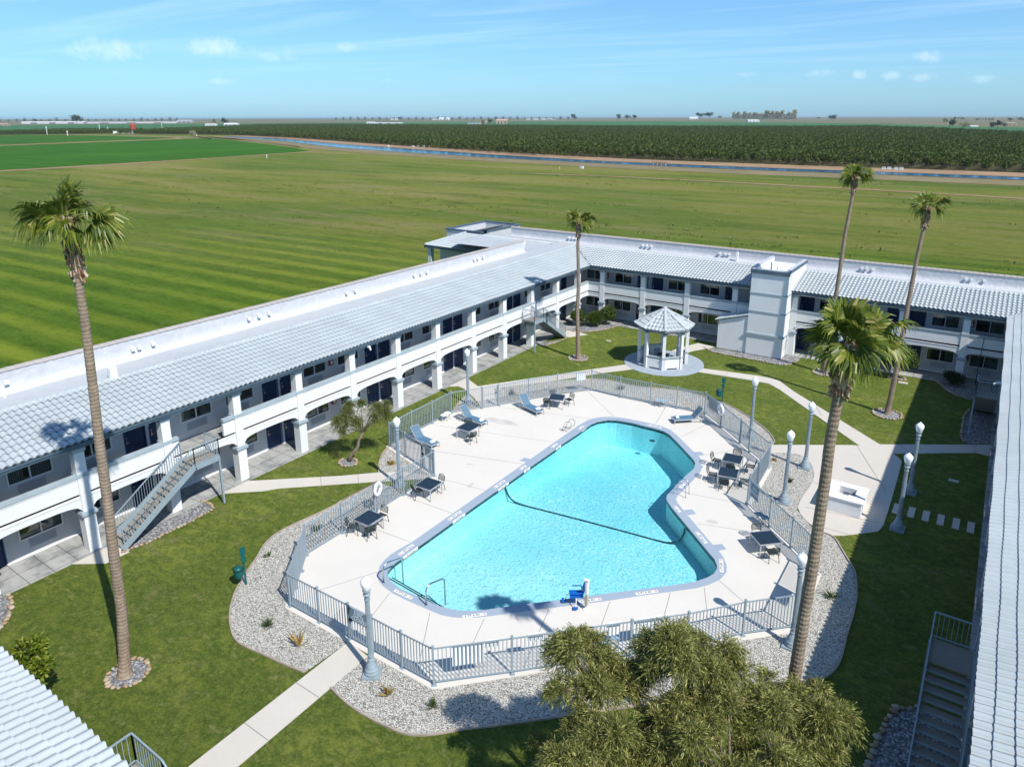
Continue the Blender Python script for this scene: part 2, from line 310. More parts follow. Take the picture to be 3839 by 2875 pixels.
MT['citrus'] = leafmat('citrus_leaves', [(0, (0.05, 0.09, 0.008)), (0.5, (0.12, 0.17, 0.015)), (1, (0.26, 0.28, 0.04))], 0.25, 0.45)
MT['darkshrub'] = leafmat('dark_shrub_leaves', [(0, (0.015, 0.030, 0.008)), (1, (0.05, 0.075, 0.018))], 0.15)
MT['orchard_leaf'] = leafmat('orchard_leaves', [(0, (0.045, 0.078, 0.012)), (0.6, (0.085, 0.118, 0.020)), (1, (0.16, 0.165, 0.045))], 0.25)
MT['eucalypt'] = leafmat('far_tree_leaves', [(0, (0.030, 0.050, 0.022)), (1, (0.075, 0.090, 0.045))], 0.15)
MT['baretree'] = leafmat('bare_poplar_twigs', [(0, (0.20, 0.20, 0.11)), (1, (0.42, 0.37, 0.22))], 0.1)
def bark(name, a, b, ring=0.0):
    M = NM(name, 0.95, 0.1); v = M.vec('Object'); n = M.noise(M.vec('Object', (1, 1, 0.35)), 5, 6, 0.7)
    c = M.ramp(n, [(0.3, a), (0.7, b)])
    if ring:
        wv = M.n('ShaderNodeTexWave', wave_type='BANDS', bands_direction='Z'); wv.inputs['Scale'].default_value = ring; wv.inputs['Distortion'].default_value = 4.0; wv.inputs['Detail'].default_value = 4; wv.inputs['Detail Scale'].default_value = 1.3; M.l(v, wv.inputs[0])
        c = M.mix(M.rng(wv.outputs[0], 0.0, 0.30, 0.45, 0.0), c, tuple(x*0.5 for x in a)); M.bump(wv.outputs[0], 0.35, 0.03)
    M.col(c); return M.m
MT['palm_bark'] = bark('ringed_palm_bark', (0.18, 0.135, 0.10), (0.34, 0.265, 0.195), 2.3)
def bootmat():
    M = NM('palm_boot_fibre', 0.95, 0.1); g = M.n('ShaderNodeNewGeometry')
    M.col(M.ramp(g.outputs['Random Per Island'], [(0, (0.14, 0.05, 0.035)), (0.4, (0.32, 0.19, 0.12)), (0.8, (0.50, 0.38, 0.26)), (1, (0.60, 0.50, 0.38))])); return M.m
MT['palm_boot'] = bootmat()
MT['bark'] = bark('grey_brown_bark', (0.12, 0.095, 0.07), (0.26, 0.21, 0.16))
def watermat():
    m = bpy.data.materials.new('pool_water_surface'); m.use_nodes = True; t = m.node_tree; t.nodes.clear()
    N = lambda x: t.nodes.new(x); L = t.links.new
    o = N('ShaderNodeOutputMaterial'); mix = N('ShaderNodeMixShader'); tr = N('ShaderNodeBsdfTransparent'); gl = N('ShaderNodeBsdfGlossy'); gl.inputs['Roughness'].default_value = 0.06
    g = N('ShaderNodeNewGeometry')
    nz = N('ShaderNodeTexNoise'); nz.inputs['Scale'].default_value = 2.2; nz.inputs['Detail'].default_value = 3; L(g.outputs['Position'], nz.inputs['Vector'])
    va = N('ShaderNodeVectorMath'); va.operation = 'SCALE'; va.inputs[3].default_value = 0.35; L(nz.outputs[1], va.inputs[0])
    vb = N('ShaderNodeVectorMath'); vb.operation = 'ADD'; L(g.outputs['Position'], vb.inputs[0]); L(va.outputs[0], vb.inputs[1])
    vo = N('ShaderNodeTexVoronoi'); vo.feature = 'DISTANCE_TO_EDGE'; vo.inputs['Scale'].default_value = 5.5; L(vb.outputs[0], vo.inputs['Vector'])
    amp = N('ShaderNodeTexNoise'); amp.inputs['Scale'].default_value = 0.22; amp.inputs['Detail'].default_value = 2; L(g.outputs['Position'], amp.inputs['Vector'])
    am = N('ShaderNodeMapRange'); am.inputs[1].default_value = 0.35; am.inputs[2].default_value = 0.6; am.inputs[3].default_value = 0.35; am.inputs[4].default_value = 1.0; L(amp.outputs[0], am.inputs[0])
    mr = N('ShaderNodeMapRange'); mr.inputs[1].default_value = 0.0; mr.inputs[2].default_value = 0.17; mr.inputs[3].default_value = 0.70; mr.inputs[4].default_value = 0.0; L(vo.outputs[0], mr.inputs[0])  # bright cell-edge web painted into the water tint, imitates caustics and sparkle
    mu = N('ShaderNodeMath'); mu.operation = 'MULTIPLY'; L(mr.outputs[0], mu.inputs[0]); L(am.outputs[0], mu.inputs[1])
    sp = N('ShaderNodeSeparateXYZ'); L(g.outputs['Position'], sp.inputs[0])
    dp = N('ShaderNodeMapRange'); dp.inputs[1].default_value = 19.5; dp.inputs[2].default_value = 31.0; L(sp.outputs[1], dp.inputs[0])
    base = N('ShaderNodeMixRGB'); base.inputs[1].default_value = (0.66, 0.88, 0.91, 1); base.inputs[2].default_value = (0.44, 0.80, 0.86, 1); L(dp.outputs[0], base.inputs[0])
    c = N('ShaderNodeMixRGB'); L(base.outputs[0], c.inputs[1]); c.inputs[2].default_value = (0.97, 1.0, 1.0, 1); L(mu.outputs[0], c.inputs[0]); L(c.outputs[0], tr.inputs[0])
    n2 = N('ShaderNodeTexNoise'); n2.inputs['Scale'].default_value = 5.0; n2.inputs['Detail'].default_value = 4; n2.inputs['Distortion'].default_value = 0.8; L(g.outputs['Position'], n2.inputs['Vector'])
    bp = N('ShaderNodeBump'); bp.inputs['Strength'].default_value = 0.35; bp.inputs['Distance'].default_value = 0.08; L(n2.outputs[0], bp.inputs['Height']); L(bp.outputs[0], gl.inputs['Normal'])
    fr = N('ShaderNodeFresnel'); fr.inputs[0].default_value = 1.33; L(bp.outputs[0], fr.inputs['Normal'])
    L(fr.outputs[0], mix.inputs[0]); L(tr.outputs[0], mix.inputs[1]); L(gl.outputs[0], mix.inputs[2]); L(mix.outputs[0], o.inputs[0])
    return m
MT['water'] = watermat()
MT['plaster'] = plain('white_pool_plaster', (0.60, 0.88, 0.90), 0.8, 0.04, 0.7, coord='world')
MT['dark_tile'] = None
def darktile():
    M = NM('dark_teal_mosaic', 0.3, 0.5); ck = M.voro(M.vec('world'), 13, 'F1', 1); s = M.n('ShaderNodeSeparateColor'); M.l(ck, s.inputs[0])
    M.col(M.ramp(s.outputs[0], [(0, (0.006, 0.022, 0.03)), (0.6, (0.015, 0.05, 0.06)), (1, (0.10, 0.15, 0.14))])); return M.m
MT['dark_tile'] = darktile()
def canalw():
    M = NM('canal_water', 0.12, 0.6); n = M.noise(M.vec('world'), 0.3, 4); M.col((0.012, 0.12, 0.26)); M.bump(n, 0.25, 0.3); return M.m
MT['canal'] = canalw()
def dirt(name, a, b):
    M = NM(name, 1, 0.05); v = M.vec('world'); n = M.noise(v, 0.05, 6, 0.65); n2 = M.noise(v, 0.8, 5, 0.7)
    c = M.ramp(n, [(0.3, a), (0.7, b)]); M.col(M.mix(M.rng(n2, 0.45, 0.7, 0, 0.4), c, tuple(x*0.6 for x in a))); return M.m
MT['bank'] = dirt('canal_bank_dirt', (0.26, 0.165, 0.10), (0.36, 0.25, 0.16))
MT['bankdark'] = dirt('canal_bank_edge', (0.10, 0.075, 0.05), (0.16, 0.12, 0.08))
MT['weeds'] = dirt('dry_weed_ground', (0.17, 0.145, 0.07), (0.25, 0.20, 0.12))
def rows(name, a, b, sc, rot):
    M = NM(name, 1, 0.05); wv = M.n('ShaderNodeTexWave', wave_type='BANDS', bands_direction='Y'); wv.inputs['Scale'].default_value = sc; wv.inputs['Distortion'].default_value = 1.2; M.l(M.vec('world', (1, 1, 1), rot), wv.inputs[0])
    n = M.noise(M.vec('world'), 0.02, 6, 0.65)
    c = M.ramp(n, [(0.3, a), (0.7, b)]); M.col(M.mix(M.rng(wv.outputs[0], 0, 0.4, 0.4, 0), c, tuple(x*0.55 for x in a))); return M.m
MT['crop'] = rows('green_crop_rows', (0.030, 0.100, 0.010), (0.050, 0.140, 0.014), 0.03, R(3))
MT['cropfar'] = plain('far_green_crop', (0.035, 0.12, 0.03), 1, 0.25, 0.003, coord='world')
MT['plainfar'] = None
def farplain():
    M = NM('far_plain', 1, 0.05); n = M.noise(M.vec('world', (1, 2.5, 1), az_), 0.0012, 8, 0.65)
    M.col(M.ramp(n, [(0.35, (0.10, 0.115, 0.05)), (0.5, (0.17, 0.155, 0.095)), (0.65, (0.11, 0.125, 0.055))])); return M.m
MT['plainfar'] = farplain()
MT['barn_white'] = plain('white_metal_siding', (0.72, 0.72, 0.72), 0.6, 0.06)
MT['barn_grey'] = plain('grey_metal_roof', (0.42, 0.44, 0.46), 0.5, 0.1)
MT['barn_tan'] = plain('tan_barn_siding', (0.40, 0.30, 0.23), 0.8, 0.15)
MT['tank_red'] = plain('rusty_red_tank', (0.42, 0.06, 0.035), 0.6, 0.15)
MT['stainless'] = plain('grill_steel', (0.45, 0.40, 0.36), 0.35, 0.2, metal=0.7)
MT['masonry'] = stucco('white_masonry', (0.74, 0.75, 0.77), 0.15)
# ------------------------------------------------------------------ mesh helpers
class MB:
    def __init__(s): s.v = []; s.f = []; s.mi = []; s.n = 0
    def add(s, v, f, mi=0):
        v = np.asarray(v, float).reshape(-1, 3); s.v.append(v)
        for q in f: s.f.append(tuple(i+s.n for i in q)); s.mi.append(mi)
        s.n += len(v)
    def box(s, x0, x1, y0, y1, z0, z1, mi=0):
        x0, x1 = min(x0, x1), max(x0, x1); y0, y1 = min(y0, y1), max(y0, y1); z0, z1 = min(z0, z1), max(z0, z1)
        v = [(x0, y0, z0), (x1, y0, z0), (x1, y1, z0), (x0, y1, z0), (x0, y0, z1), (x1, y0, z1), (x1, y1, z1), (x0, y1, z1)]
        s.add(v, [(0, 3, 2, 1), (4, 5, 6, 7), (0, 1, 5, 4), (1, 2, 6, 5), (2, 3, 7, 6), (3, 0, 4, 7)], mi); return s
    def bar(s, a, b, w, h=None, mi=0, up=(0, 0, 1)):
        "rectangular bar from a to b"
        a, b = np.array(a, float), np.array(b, float); h = h or w; d = b-a; d /= np.linalg.norm(d)
        u = np.cross(d, up)
        if np.linalg.norm(u) < 1e-4: u = np.cross(d, (1, 0, 0))
        u /= np.linalg.norm(u); t = np.cross(u, d)
        v = [p + u*sx*w/2 + t*sy*h/2 for p in (a, b) for sx, sy in ((-1, -1), (1, -1), (1, 1), (-1, 1))]
        s.add(v, [(0, 3, 2, 1), (4, 5, 6, 7), (0, 1, 5, 4), (1, 2, 6, 5), (2, 3, 7, 6), (3, 0, 4, 7)], mi); return s
    def tube(s, pts, r, n=8, mi=0, cap=True):
        pts = [np.array(p, float) for p in pts]; rr = r if hasattr(r, '__len__') else [r]*len(pts)
        v = []; prev = None
        for i, p in enumerate(pts):
            d = pts[min(i+1, len(pts)-1)]-pts[max(i-1, 0)]; d /= (np.linalg.norm(d)+1e-9)
            if prev is None:
                u = np.cross(d, (0, 0, 1))
                if np.linalg.norm(u) < 1e-3: u = np.array([1., 0, 0])
            else: u = prev-d*np.dot(prev, d)
            u /= np.linalg.norm(u); prev = u; t = np.cross(d, u)
            for k in range(n):
                a = 2*math.pi*k/n; v.append(p+rr[i]*(u*math.cos(a)+t*math.sin(a)))
        f = [(i*n+k, i*n+(k+1) % n, (i+1)*n+(k+1) % n, (i+1)*n+k) for i in range(len(pts)-1) for k in range(n)]
        if cap: f += [tuple(range(n-1, -1, -1)), tuple((len(pts)-1)*n+k for k in range(n))]
        s.add(v, f, mi); return s
    def lathe(s, prof, c=(0, 0, 0), n=24, mi=0, flute=0, fz=(0, 0)):
        v = []
        for r, z in prof:
            for k in range(n):
                rr = r*(1-flute*(k % 2)) if fz[0] <= z <= fz[1] else r
                a = 2*math.pi*k/n; v.append((c[0]+rr*math.cos(a), c[1]+rr*math.sin(a), c[2]+z))
        m_ = len(prof)
        f = [(i*n+k, i*n+(k+1) % n, (i+1)*n+(k+1) % n, (i+1)*n+k) for i in range(m_-1) for k in range(n)]
        f += [tuple(range(n-1, -1, -1)), tuple((m_-1)*n+k for k in range(n))]
        s.add(v, f, mi); return s
    def prism(s, poly, z0, z1, mi=0):
        n = len(poly); a = sum(poly[i][0]*poly[(i+1) % n][1]-poly[(i+1) % n][0]*poly[i][1] for i in range(n))
        if a < 0: poly = poly[::-1]
        v = [(x, y, z0) for x, y in poly]+[(x, y, z1) for x, y in poly]
        s.add(v, [tuple(range(n-1, -1, -1)), tuple(range(n, 2*n))]+[(i, (i+1) % n, n+(i+1) % n, n+i) for i in range(n)], mi); return s
    def build(s, name, mats, parent=None, smooth=False, origin=None):
        me = bpy.data.meshes.new(name); v = np.concatenate(s.v) if s.v else np.zeros((0, 3))
        if origin is not None: v = v-np.array(origin)
        me.from_pydata(v.tolist(), [], s.f)
        mats = mats if isinstance(mats, (list, tuple)) else [mats]
        for q in mats: me.materials.append(MT[q] if isinstance(q, str) else q)
        if len(mats) > 1: me.polygons.foreach_set('material_index', s.mi)
        if smooth: me.polygons.foreach_set('use_smooth', [True]*len(me.polygons))
        me.update(); o = bpy.data.objects.new(name, me); COL.objects.link(o)
        if parent: o.parent = parent
        if origin is not None: o.location = origin
        return o
def empty(name, loc=(0, 0, 0), rz=0):
    o = bpy.data.objects.new(name, None); COL.objects.link(o); o.location = loc; o.rotation_euler = (0, 0, rz); o.empty_display_size = 0.3; return o
def tag(o, label=None, cat=None, group=None, kind=None):
    if label: o['label'] = label
    if cat: o['category'] = cat
    if group: o['group'] = group
    if kind: o['kind'] = kind
    return o
def dup(o, loc=None, rz=None, parent=None, label=None):
    c = o.copy(); COL.objects.link(c)
    if parent is not None: c.parent = parent
    if loc is not None: c.location = loc
    if rz is not None: c.rotation_euler = (0, 0, rz)
    if label: c['label'] = label
    for ch in list(o.children): dup(ch, parent=c)
    return c
def quads(name, V, mat, parent=None):
    "V: (n,4,3) numpy -> one mesh of separate quads"
    n = len(V); me = bpy.data.meshes.new(name); me.vertices.add(n*4); me.loops.add(n*4); me.polygons.add(n)
    me.vertices.foreach_set('co', V.reshape(-1).astype(np.float32)); me.loops.foreach_set('vertex_index', np.arange(n*4, dtype=np.int32))
    me.polygons.foreach_set('loop_start', np.arange(0, n*4, 4, dtype=np.int32)); me.polygons.foreach_set('loop_total', np.full(n, 4, dtype=np.int32))
    me.materials.append(MT[mat]); me.update(); me.validate(); o = bpy.data.objects.new(name, me); COL.objects.link(o)
    if parent: o.parent = parent
    return o
def leaves(pts, dirs, ln, wd, jit=0.5):
    "elongated leaf quads at pts along dirs"
    n = len(pts); d = dirs+rng.normal(0, jit, (n, 3)); d /= np.linalg.norm(d, axis=1)[:, None]
    r = rng.normal(0, 1, (n, 3)); s = np.cross(d, r); s /= np.linalg.norm(s, axis=1)[:, None]+1e-9
    l = (ln*rng.uniform(0.6, 1.3, n))[:, None]; w_ = (wd*rng.uniform(0.7, 1.3, n))[:, None]
    a = pts; m1 = pts+d*l*0.5; b = pts+d*l
    return np.stack([a, m1+s*w_*0.5, b, m1-s*w_*0.5], axis=1)
def text(body, size, mat, parent, loc, rot, name='lettering', align='CENTER', spacing=1.0, sx=1.0):
    cu = bpy.data.curves.new(name, 'FONT'); cu.body = body; cu.size = size; cu.align_x = align; cu.align_y = 'CENTER'; cu.space_line = spacing; cu.extrude = 0.002; cu.offset = size*.012
    t_ = bpy.data.objects.new('t', cu); COL.objects.link(t_); me = bpy.data.meshes.new_from_object(t_.evaluated_get(bpy.context.evaluated_depsgraph_get())); me.name = name
    bpy.data.objects.remove(t_); bpy.data.curves.remove(cu); me.materials.clear(); me.materials.append(MT[mat]); o = bpy.data.objects.new(name, me); COL.objects.link(o)
    if parent: o.parent = parent
    o.location = loc; o.rotation_euler = rot; o.scale = (sx, 1, 1); return o
def tri_sheet(name, poly, z, mat, kind='structure', thick=None, sub=None):
    "flat sheet from a simple polygon"
    from mathutils.geometry import tessellate_polygon
    t = tessellate_polygon([[Vector((x, y, 0)) for x, y in poly]])
    b = MB(); n = len(poly)
    a = sum(poly[i][0]*poly[(i+1) % n][1]-poly[(i+1) % n][0]*poly[i][1] for i in range(n))
    fs = []
    for q in t:
        (x0, y0), (x1, y1), (x2, y2) = [poly[i] for i in q]
        c = (x1-x0)*(y2-y0)-(x2-x0)*(y1-y0)
        fs.append(tuple(q) if c > 0 else tuple(reversed(q)))
    b.add([(x, y, z) for x, y in poly], fs)
    if thick:
        v = [(x, y, z) for x, y in poly]+[(x, y, z-thick) for x, y in poly]
        b.add(v, [((i+1) % n, i, n+i, n+(i+1) % n) if a < 0 else (i, n+i, n+(i+1) % n, (i+1) % n) for i in range(n)])
    o = b.build(name, mat)
    if kind: o['kind'] = kind
    return o
def smooth_poly(p, it=1):
    for _ in range(it):
        q = []
        for i in range(len(p)):
            a, b = p[i], p[(i+1) % len(p)]; q += [(a[0]*.75+b[0]*.25, a[1]*.75+b[1]*.25), (a[0]*.25+b[0]*.75, a[1]*.25+b[1]*.75)]
        p = q
    return p
def smooth_line(p, it=2):
    p = [tuple(q) for q in p]
    for _ in range(it):
        q = [p[0]]
        for i in range(len(p)-1):
            a, b = p[i], p[i+1]; q += [tuple(u*.75+v*.25 for u, v in zip(a, b)), tuple(u*.25+v*.75 for u, v in zip(a, b))]
        q.append(p[-1]); p = q
    return p
# ground plan in metres (x along the back wing, y along the left wing)
G = {
'cop_out': [[-21.03,19.68],[-21.44,20.24],[-21.59,20.65],[-21.67,21.19],[-21.64,21.74],[-21.54,22.52],[-21.56,33.18],[-21.57,36.05],[-21.57,37.31],[-21.58,39.06],[-21.49,40.28],[-21.12,41.05],[-20.55,41.56],[-19.83,41.89],[-19.02,42.04],[-17.93,42.15],[-16.92,42.15],[-16.17,41.92],[-15.36,41.25],[-13.72,39.67],[-13.29,39.33],[-12.9,38.85],[-12.59,38.22],[-12.47,37.37],[-12.45,36.82],[-12.46,35.19],[-12.53,34.11],[-12.46,33.71],[-12.22,33.34],[-11.59,32.73],[-9.32,30.6],[-8.9,30.27],[-8.54,29.87],[-8.2,29.3],[-8.06,28.83],[-8.09,28.33],[-8.18,27.99],[-8.4,27.51],[-8.77,26.97],[-9.32,26.39],[-10.76,24.9],[-11.77,23.82],[-14.07,21.53],[-14.91,20.64],[-15.61,19.96],[-15.99,19.66],[-16.42,19.43],[-16.91,19.26],[-17.5,19.21],[-18.75,19.15],[-19.57,19.15],[-20.25,19.27],[-20.69,19.43]],
'cop_in': [[-20.74,20.01],[-20.92,20.27],[-21.0,20.54],[-21.06,20.87],[-21.06,21.87],[-21.06,23.74],[-21.07,27.06],[-21.05,30.3],[-21.06,32.28],[-21.02,35.22],[-21.08,35.98],[-21.01,37.9],[-21.01,38.56],[-21.0,39.84],[-20.83,40.5],[-20.42,41.08],[-19.87,41.38],[-18.8,41.57],[-17.94,41.54],[-17.23,41.57],[-16.54,41.52],[-16.0,41.24],[-15.3,40.59],[-13.72,39.03],[-13.3,38.58],[-13.09,38.24],[-12.94,37.63],[-13.0,36.56],[-13.02,33.78],[-12.9,33.41],[-12.63,33.06],[-12.24,32.65],[-11.2,31.69],[-9.19,29.8],[-8.86,29.51],[-8.6,29.1],[-8.5,28.81],[-8.5,28.39],[-8.66,27.94],[-8.99,27.36],[-9.69,26.6],[-10.95,25.31],[-11.31,24.96],[-14.31,21.9],[-14.71,21.49],[-15.63,20.52],[-16.03,20.19],[-16.41,19.94],[-16.72,19.8],[-17.44,19.64],[-18.72,19.61],[-19.61,19.58],[-20.19,19.7],[-20.54,19.88]],
'tabs': [[[-11.68,32.85],[-11.33,33.16],[-11.01,32.83],[-11.31,32.51]],[[-9.32,30.6],[-8.97,30.92],[-8.65,30.6],[-8.94,30.28]],[[-13.75,39.62],[-13.38,39.94],[-13.06,39.68],[-13.33,39.36]],[[-22.0,32.65],[-21.98,33.14],[-21.56,33.18],[-21.56,32.71]],[[-12.49,37.19],[-12.07,37.3],[-12.1,36.94],[-12.45,36.82]]],
'bedL': [[-27.6,20.79],[-27.69,19.51],[-27.47,18.51],[-26.65,17.37],[-26.15,16.42],[-25.63,15.69],[-25.02,14.95],[-24.17,14.21],[-23.19,13.65],[-22.52,13.46],[-21.91,13.52],[-20.96,13.66],[-20.13,13.73],[-19.1,13.91],[-18.95,16.01]],
'bedL_up': [[-27.63,19.34],[-27.66,19.83],[-27.54,20.96],[-27.37,21.9],[-27.3,22.89],[-27.35,23.44],[-27.27,25.93]],
'bedF': [[-17.75,15.85],[-17.71,13.95],[-17.0,13.82],[-16.14,13.74],[-15.09,13.82],[-14.25,13.93],[-13.74,14.13],[-13.18,14.59],[-12.54,15.29],[-11.79,15.96],[-10.94,16.77],[-3.04,24.49],[-2.82,24.97],[-2.67,25.63],[-2.68,26.52],[-2.75,27.52],[-2.75,28.86],[-2.84,30.24],[-3.0,31.16],[-3.25,32.28],[-3.58,32.84],[-4.08,33.7],[-4.59,34.7],[-5.29,34.8],[-5.2,34.78],[-5.83,35.12],[-6.78,36.27],[-6.87,37.46],[-6.79,39.78],[-6.9,40.82],[-7.19,41.77],[-7.69,42.63],[-8.23,43.01],[-8.73,43.0],[-9.8,42.27]],
'bedR': [[-9.5,43.98],[-10.22,44.87],[-11.3,45.88],[-12.53,47.23],[-11.85,46.62],[-12.65,47.35],[-13.66,47.99],[-14.39,48.18],[-15.0,48.81],[-16.39,48.96],[-16.56,48.94],[-17.89,49.26],[-18.98,48.91],[-20.08,48.55],[-21.13,48.04],[-21.96,47.87],[-22.94,48.12],[-24.41,47.95],[-25.04,47.58],[-25.31,47.06],[-26.07,45.72],[-26.91,45.36],[-27.24,45.61],[-30.29,41.37]],
'bedJ': [[-29.86,29.66],[-29.95,29.53],[-29.59,28.75],[-28.87,27.72],[-28.02,26.82]],
'bedI': [[-29.97,35.9],[-30.42,36.63],[-30.75,37.44],[-31.31,39.24],[-31.17,39.52],[-30.0,38.66],[-28.71,37.79]],
'gatepathI': [[-33.77,39.86],[-33.78,42.38],[-32.98,41.86],[-31.61,41.16],[-26.44,49.12],[-24.5,52.0],[-23.61,51.17],[-24.91,49.44],[-25.84,48.02],[-27.26,45.64],[-30.33,41.43],[-27.92,38.67],[-28.63,37.68],[-30.41,39.11],[-32.19,40.17],[-32.92,40.32]],
'path1': [[-18.94,9.07],[-18.95,16.01],[-17.75,15.85],[-17.71,13.95],[-17.64,9.96]],
'path2': [[-34.48,21.6],[-33.53,21.85],[-29.5,25.28],[-28.03,26.76],[-27.96,26.8],[-26.71,27.75],[-25.0,28.28],[-27.3,25.97],[-31.3,22.2],[-31.8,21.6],[-33.43,20.14]],
'path4': [[-18.74,54.86],[-14.49,55.63],[-13.47,55.63],[-12.73,55.51],[-11.23,53.73],[-3.07,45.78],[-3.57,46.44],[-5.52,46.55],[-12.19,53.47],[-13.24,54.34],[-14.53,54.34],[-18.63,53.87]],
'path5': [[-4.46,47.33],[1.4,51.36],[1.36,49.32],[0.68,49.39],[-3.68,46.48]],
'patio': [[-10.11,43.42],[-4.47,47.26],[-3.57,46.44],[-3.03,45.8],[-2.92,45.39],[-2.92,44.91],[-2.75,37.48],[-2.87,36.54],[-3.01,36.31],[-4.71,34.65],[-5.2,34.78],[-5.83,35.12],[-6.78,36.27],[-6.87,37.46],[-6.79,39.78],[-6.9,40.82],[-7.19,41.77],[-7.69,42.63],[-8.23,43.01],[-8.73,43.0],[-9.8,42.27]],
'fence': {"A":[-22.58,16.08],"a1":[-20.77,16.1],"a2":[-19.02,16.13],"a3":[-17.74,16.14],"a4":[-16.21,16.14],"B":[-14.68,16.18],"b1":[-12.62,18.23],"b4":[-7.76,23.2],"b5":[-6.17,25.12],"C":[-4.61,26.71],"c1":[-6.16,32.48],"c2":[-7.52,33.72],"D":[-9.1,35.27],"d1":[-9.2,37.62],"F":[-9.33,40.15],"f1":[-10.9,41.59],"f2":[-11.79,42.5],"f3":[-13.53,44.18],"G":[-15.27,45.73],"g1":[-17.25,45.58],"g2":[-19.17,45.36],"g3":[-21.51,45.21],"H":[-23.92,45.26],"h1":[-25.67,43.16],"h2":[-26.83,41.0],"h3":[-28.0,38.88],"h4":[-28.71,37.79],"I":[-29.97,35.9],"i1":[-29.87,33.75],"i2":[-29.98,31.8],"J":[-29.86,29.66],"j1":[-28.01,29.12],"j2":[-26.24,28.64],"K":[-25.0,28.28],"k1":[-24.97,25.67],"k3":[-24.93,21.19],"L":[-24.91,18.9]},
'bedStairL': [[-33.59,19.07],[-32.42,19.09],[-32.24,18.37],[-32.21,17.22],[-32.19,16.05],[-32.22,14.81],[-32.39,14.07]],
'bedCorner': [[-33.6,58.16],[-32.21,57.99],[-31.29,58.93],[-30.42,60.47],[-30.02,62.19],[-30.78,62.51]],
'bedStairFar': [[-32.25,55.71],[-32.4,53.59],[-32.76,52.57],[-33.69,52.58]],
'bedTower': [[-20.6,60.23],[-19.57,59.33],[-17.36,59.29],[-15.41,59.39],[-13.76,59.19],[-12.96,59.73],[-12.68,62.47],[-14.0,62.84]],
'bedR1': [[-2.72,62.77],[-2.05,60.99],[-1.2,59.66],[-0.19,59.24],[1.69,59.63]],
'bedR2': [[-0.08,56.96],[-0.3,55.9],[-0.28,52.52],[-0.24,51.13],[0.13,50.56],[1.4,51.4]],
'bedR3': [[-0.09,25.15],[-0.44,24.83],[-0.43,23.62],[-0.46,22.41],[-0.5,21.71]],
'bedFL': [[-33.28,9.26],[-32.43,9.23],[-31.5,8.81],[-30.77,8.31]],
'steps': [[[-2.56,39.88],[-2.41,39.94],[-2.31,38.84],[-2.59,38.8]],[[-1.91,39.92],[-1.6,39.97],[-1.61,38.83],[-1.91,38.82]],[[-1.24,40.01],[-0.94,40.0],[-0.96,38.86],[-1.26,38.84]],[[-0.57,39.99],[-0.27,40.0],[-0.28,38.86],[-0.61,38.86]],[[0.17,40.04],[0.38,40.09],[0.39,38.84],[0.07,38.83]],[[0.73,40.03],[1.03,40.11],[1.05,38.91],[0.74,38.84]]],
}
# ------------------------------------------------------------------ the setting: land
ZL = -0.04
def sheet(name, poly, z, mat, kind='structure', thick=None): return tri_sheet(name, [tuple(p) for p in poly], z, mat, kind, thick)
def big_ground():
    xs = sorted(set([-14000, -8000, -5000, -3000, -1800, -1000, -600, -300, -150, -60, 0, 60, 200, 600, 1500, 3000, 8000])); ys = [-400, -100, 0, 60, 150, 300, 600, 1000, 1800, 3000, 5000, 9000, 16000]
    # leave a hole where the courtyard is
    b = MB()
    hx0, hx1, hy0, hy1 = -34.5, 3.0, -30.0, 64.0
    rects = [(-16000, hx0, -600, 16000), (hx1, 16000, -600, 16000), (hx0, hx1, hy1, 16000), (hx0, hx1, -600, hy0)]
    for x0, x1, y0, y1 in rects: b.add([(x0, y0, -0.05), (x1, y0, -0.05), (x1, y1, -0.05), (x0, y1, -0.05)], [(0, 1, 2, 3)])
    o = b.build('field', 'field'); o['kind'] = 'structure'
big_ground()
# far plain and crops: thin sheets, each a little above the one below
sheet('far_plain', [(-15000, 700), (-2700, 900), (-1600, 1650), (-300, 1750), (100, 1500), (15000, 1500), (15000, 15500), (-15000, 15500)], -0.02, 'plainfar')
sheet('far_crop', [(-2600, 900), (-1030, 380), (-1010, 560), (-1180, 760), (-1600, 1250), (-480, 1230), (-110, 1350), (-90, 1180), (40, 1050), (600, 900), (600, 1500), (-60, 1600), (-300, 2150), (-1400, 3100), (-2000, 2300)], 0.04, 'cropfar')
sheet('crop_field', [(-335.9, 124.6), (-339.1, 169.1), (-345.2, 228.8), (-360.2, 301.8), (-412.4, 332.4), (-653.1, 433.5), (-671, 411.8), (-628.9, 236.3), (-560, 120)], 0.02, 'crop')
sheet('crop_field', [(-670.1, 258), (-718.8, 427.6), (-868.4, 437.7), (-960.8, 429.1), (-990.9, 366.7), (-900, 250)], 0.02, 'crop')
sheet('dirt_road', [(-324.2, 105.2), (-326, 162.3), (-336.5, 223.5), (-352, 306), (-356, 304), (-341, 228.5), (-333, 165), (-331, 118)], 0.05, 'bank')
sheet('dirt_road', [(-632, 232), (-676, 411), (-720, 436), (-727, 432), (-684, 410), (-643, 236)], 0.05, 'bank')
sheet('dirt_road', [(-720, 436), (-868, 446), (-975, 436), (-1010, 455), (-860, 462), (-715, 470), (-640, 445), (-420, 345), (-412, 336), (-645, 436)], 0.03, 'weeds')
near = [(-720, 487.9), (-549.8, 426.6), (-379.4, 346), (-300.1, 321.8), (-217.3, 300.9), (-149.3, 290), (-111.5, 286), (-80.2, 285), (-50.6, 286), (-23.6, 286), (30, 284), (300, 280)]
far = [(-735, 500), (-611.4, 472), (-434.8, 394), (-337.7, 360), (-235.3, 323.5), (-157.2, 303), (-117.3, 299.3), (-84.2, 297.5), (-52, 297), (-24.7, 297.5), (30, 296.5), (300, 293)]
def off(l, d): return [(x, y+d) for x, y in l]
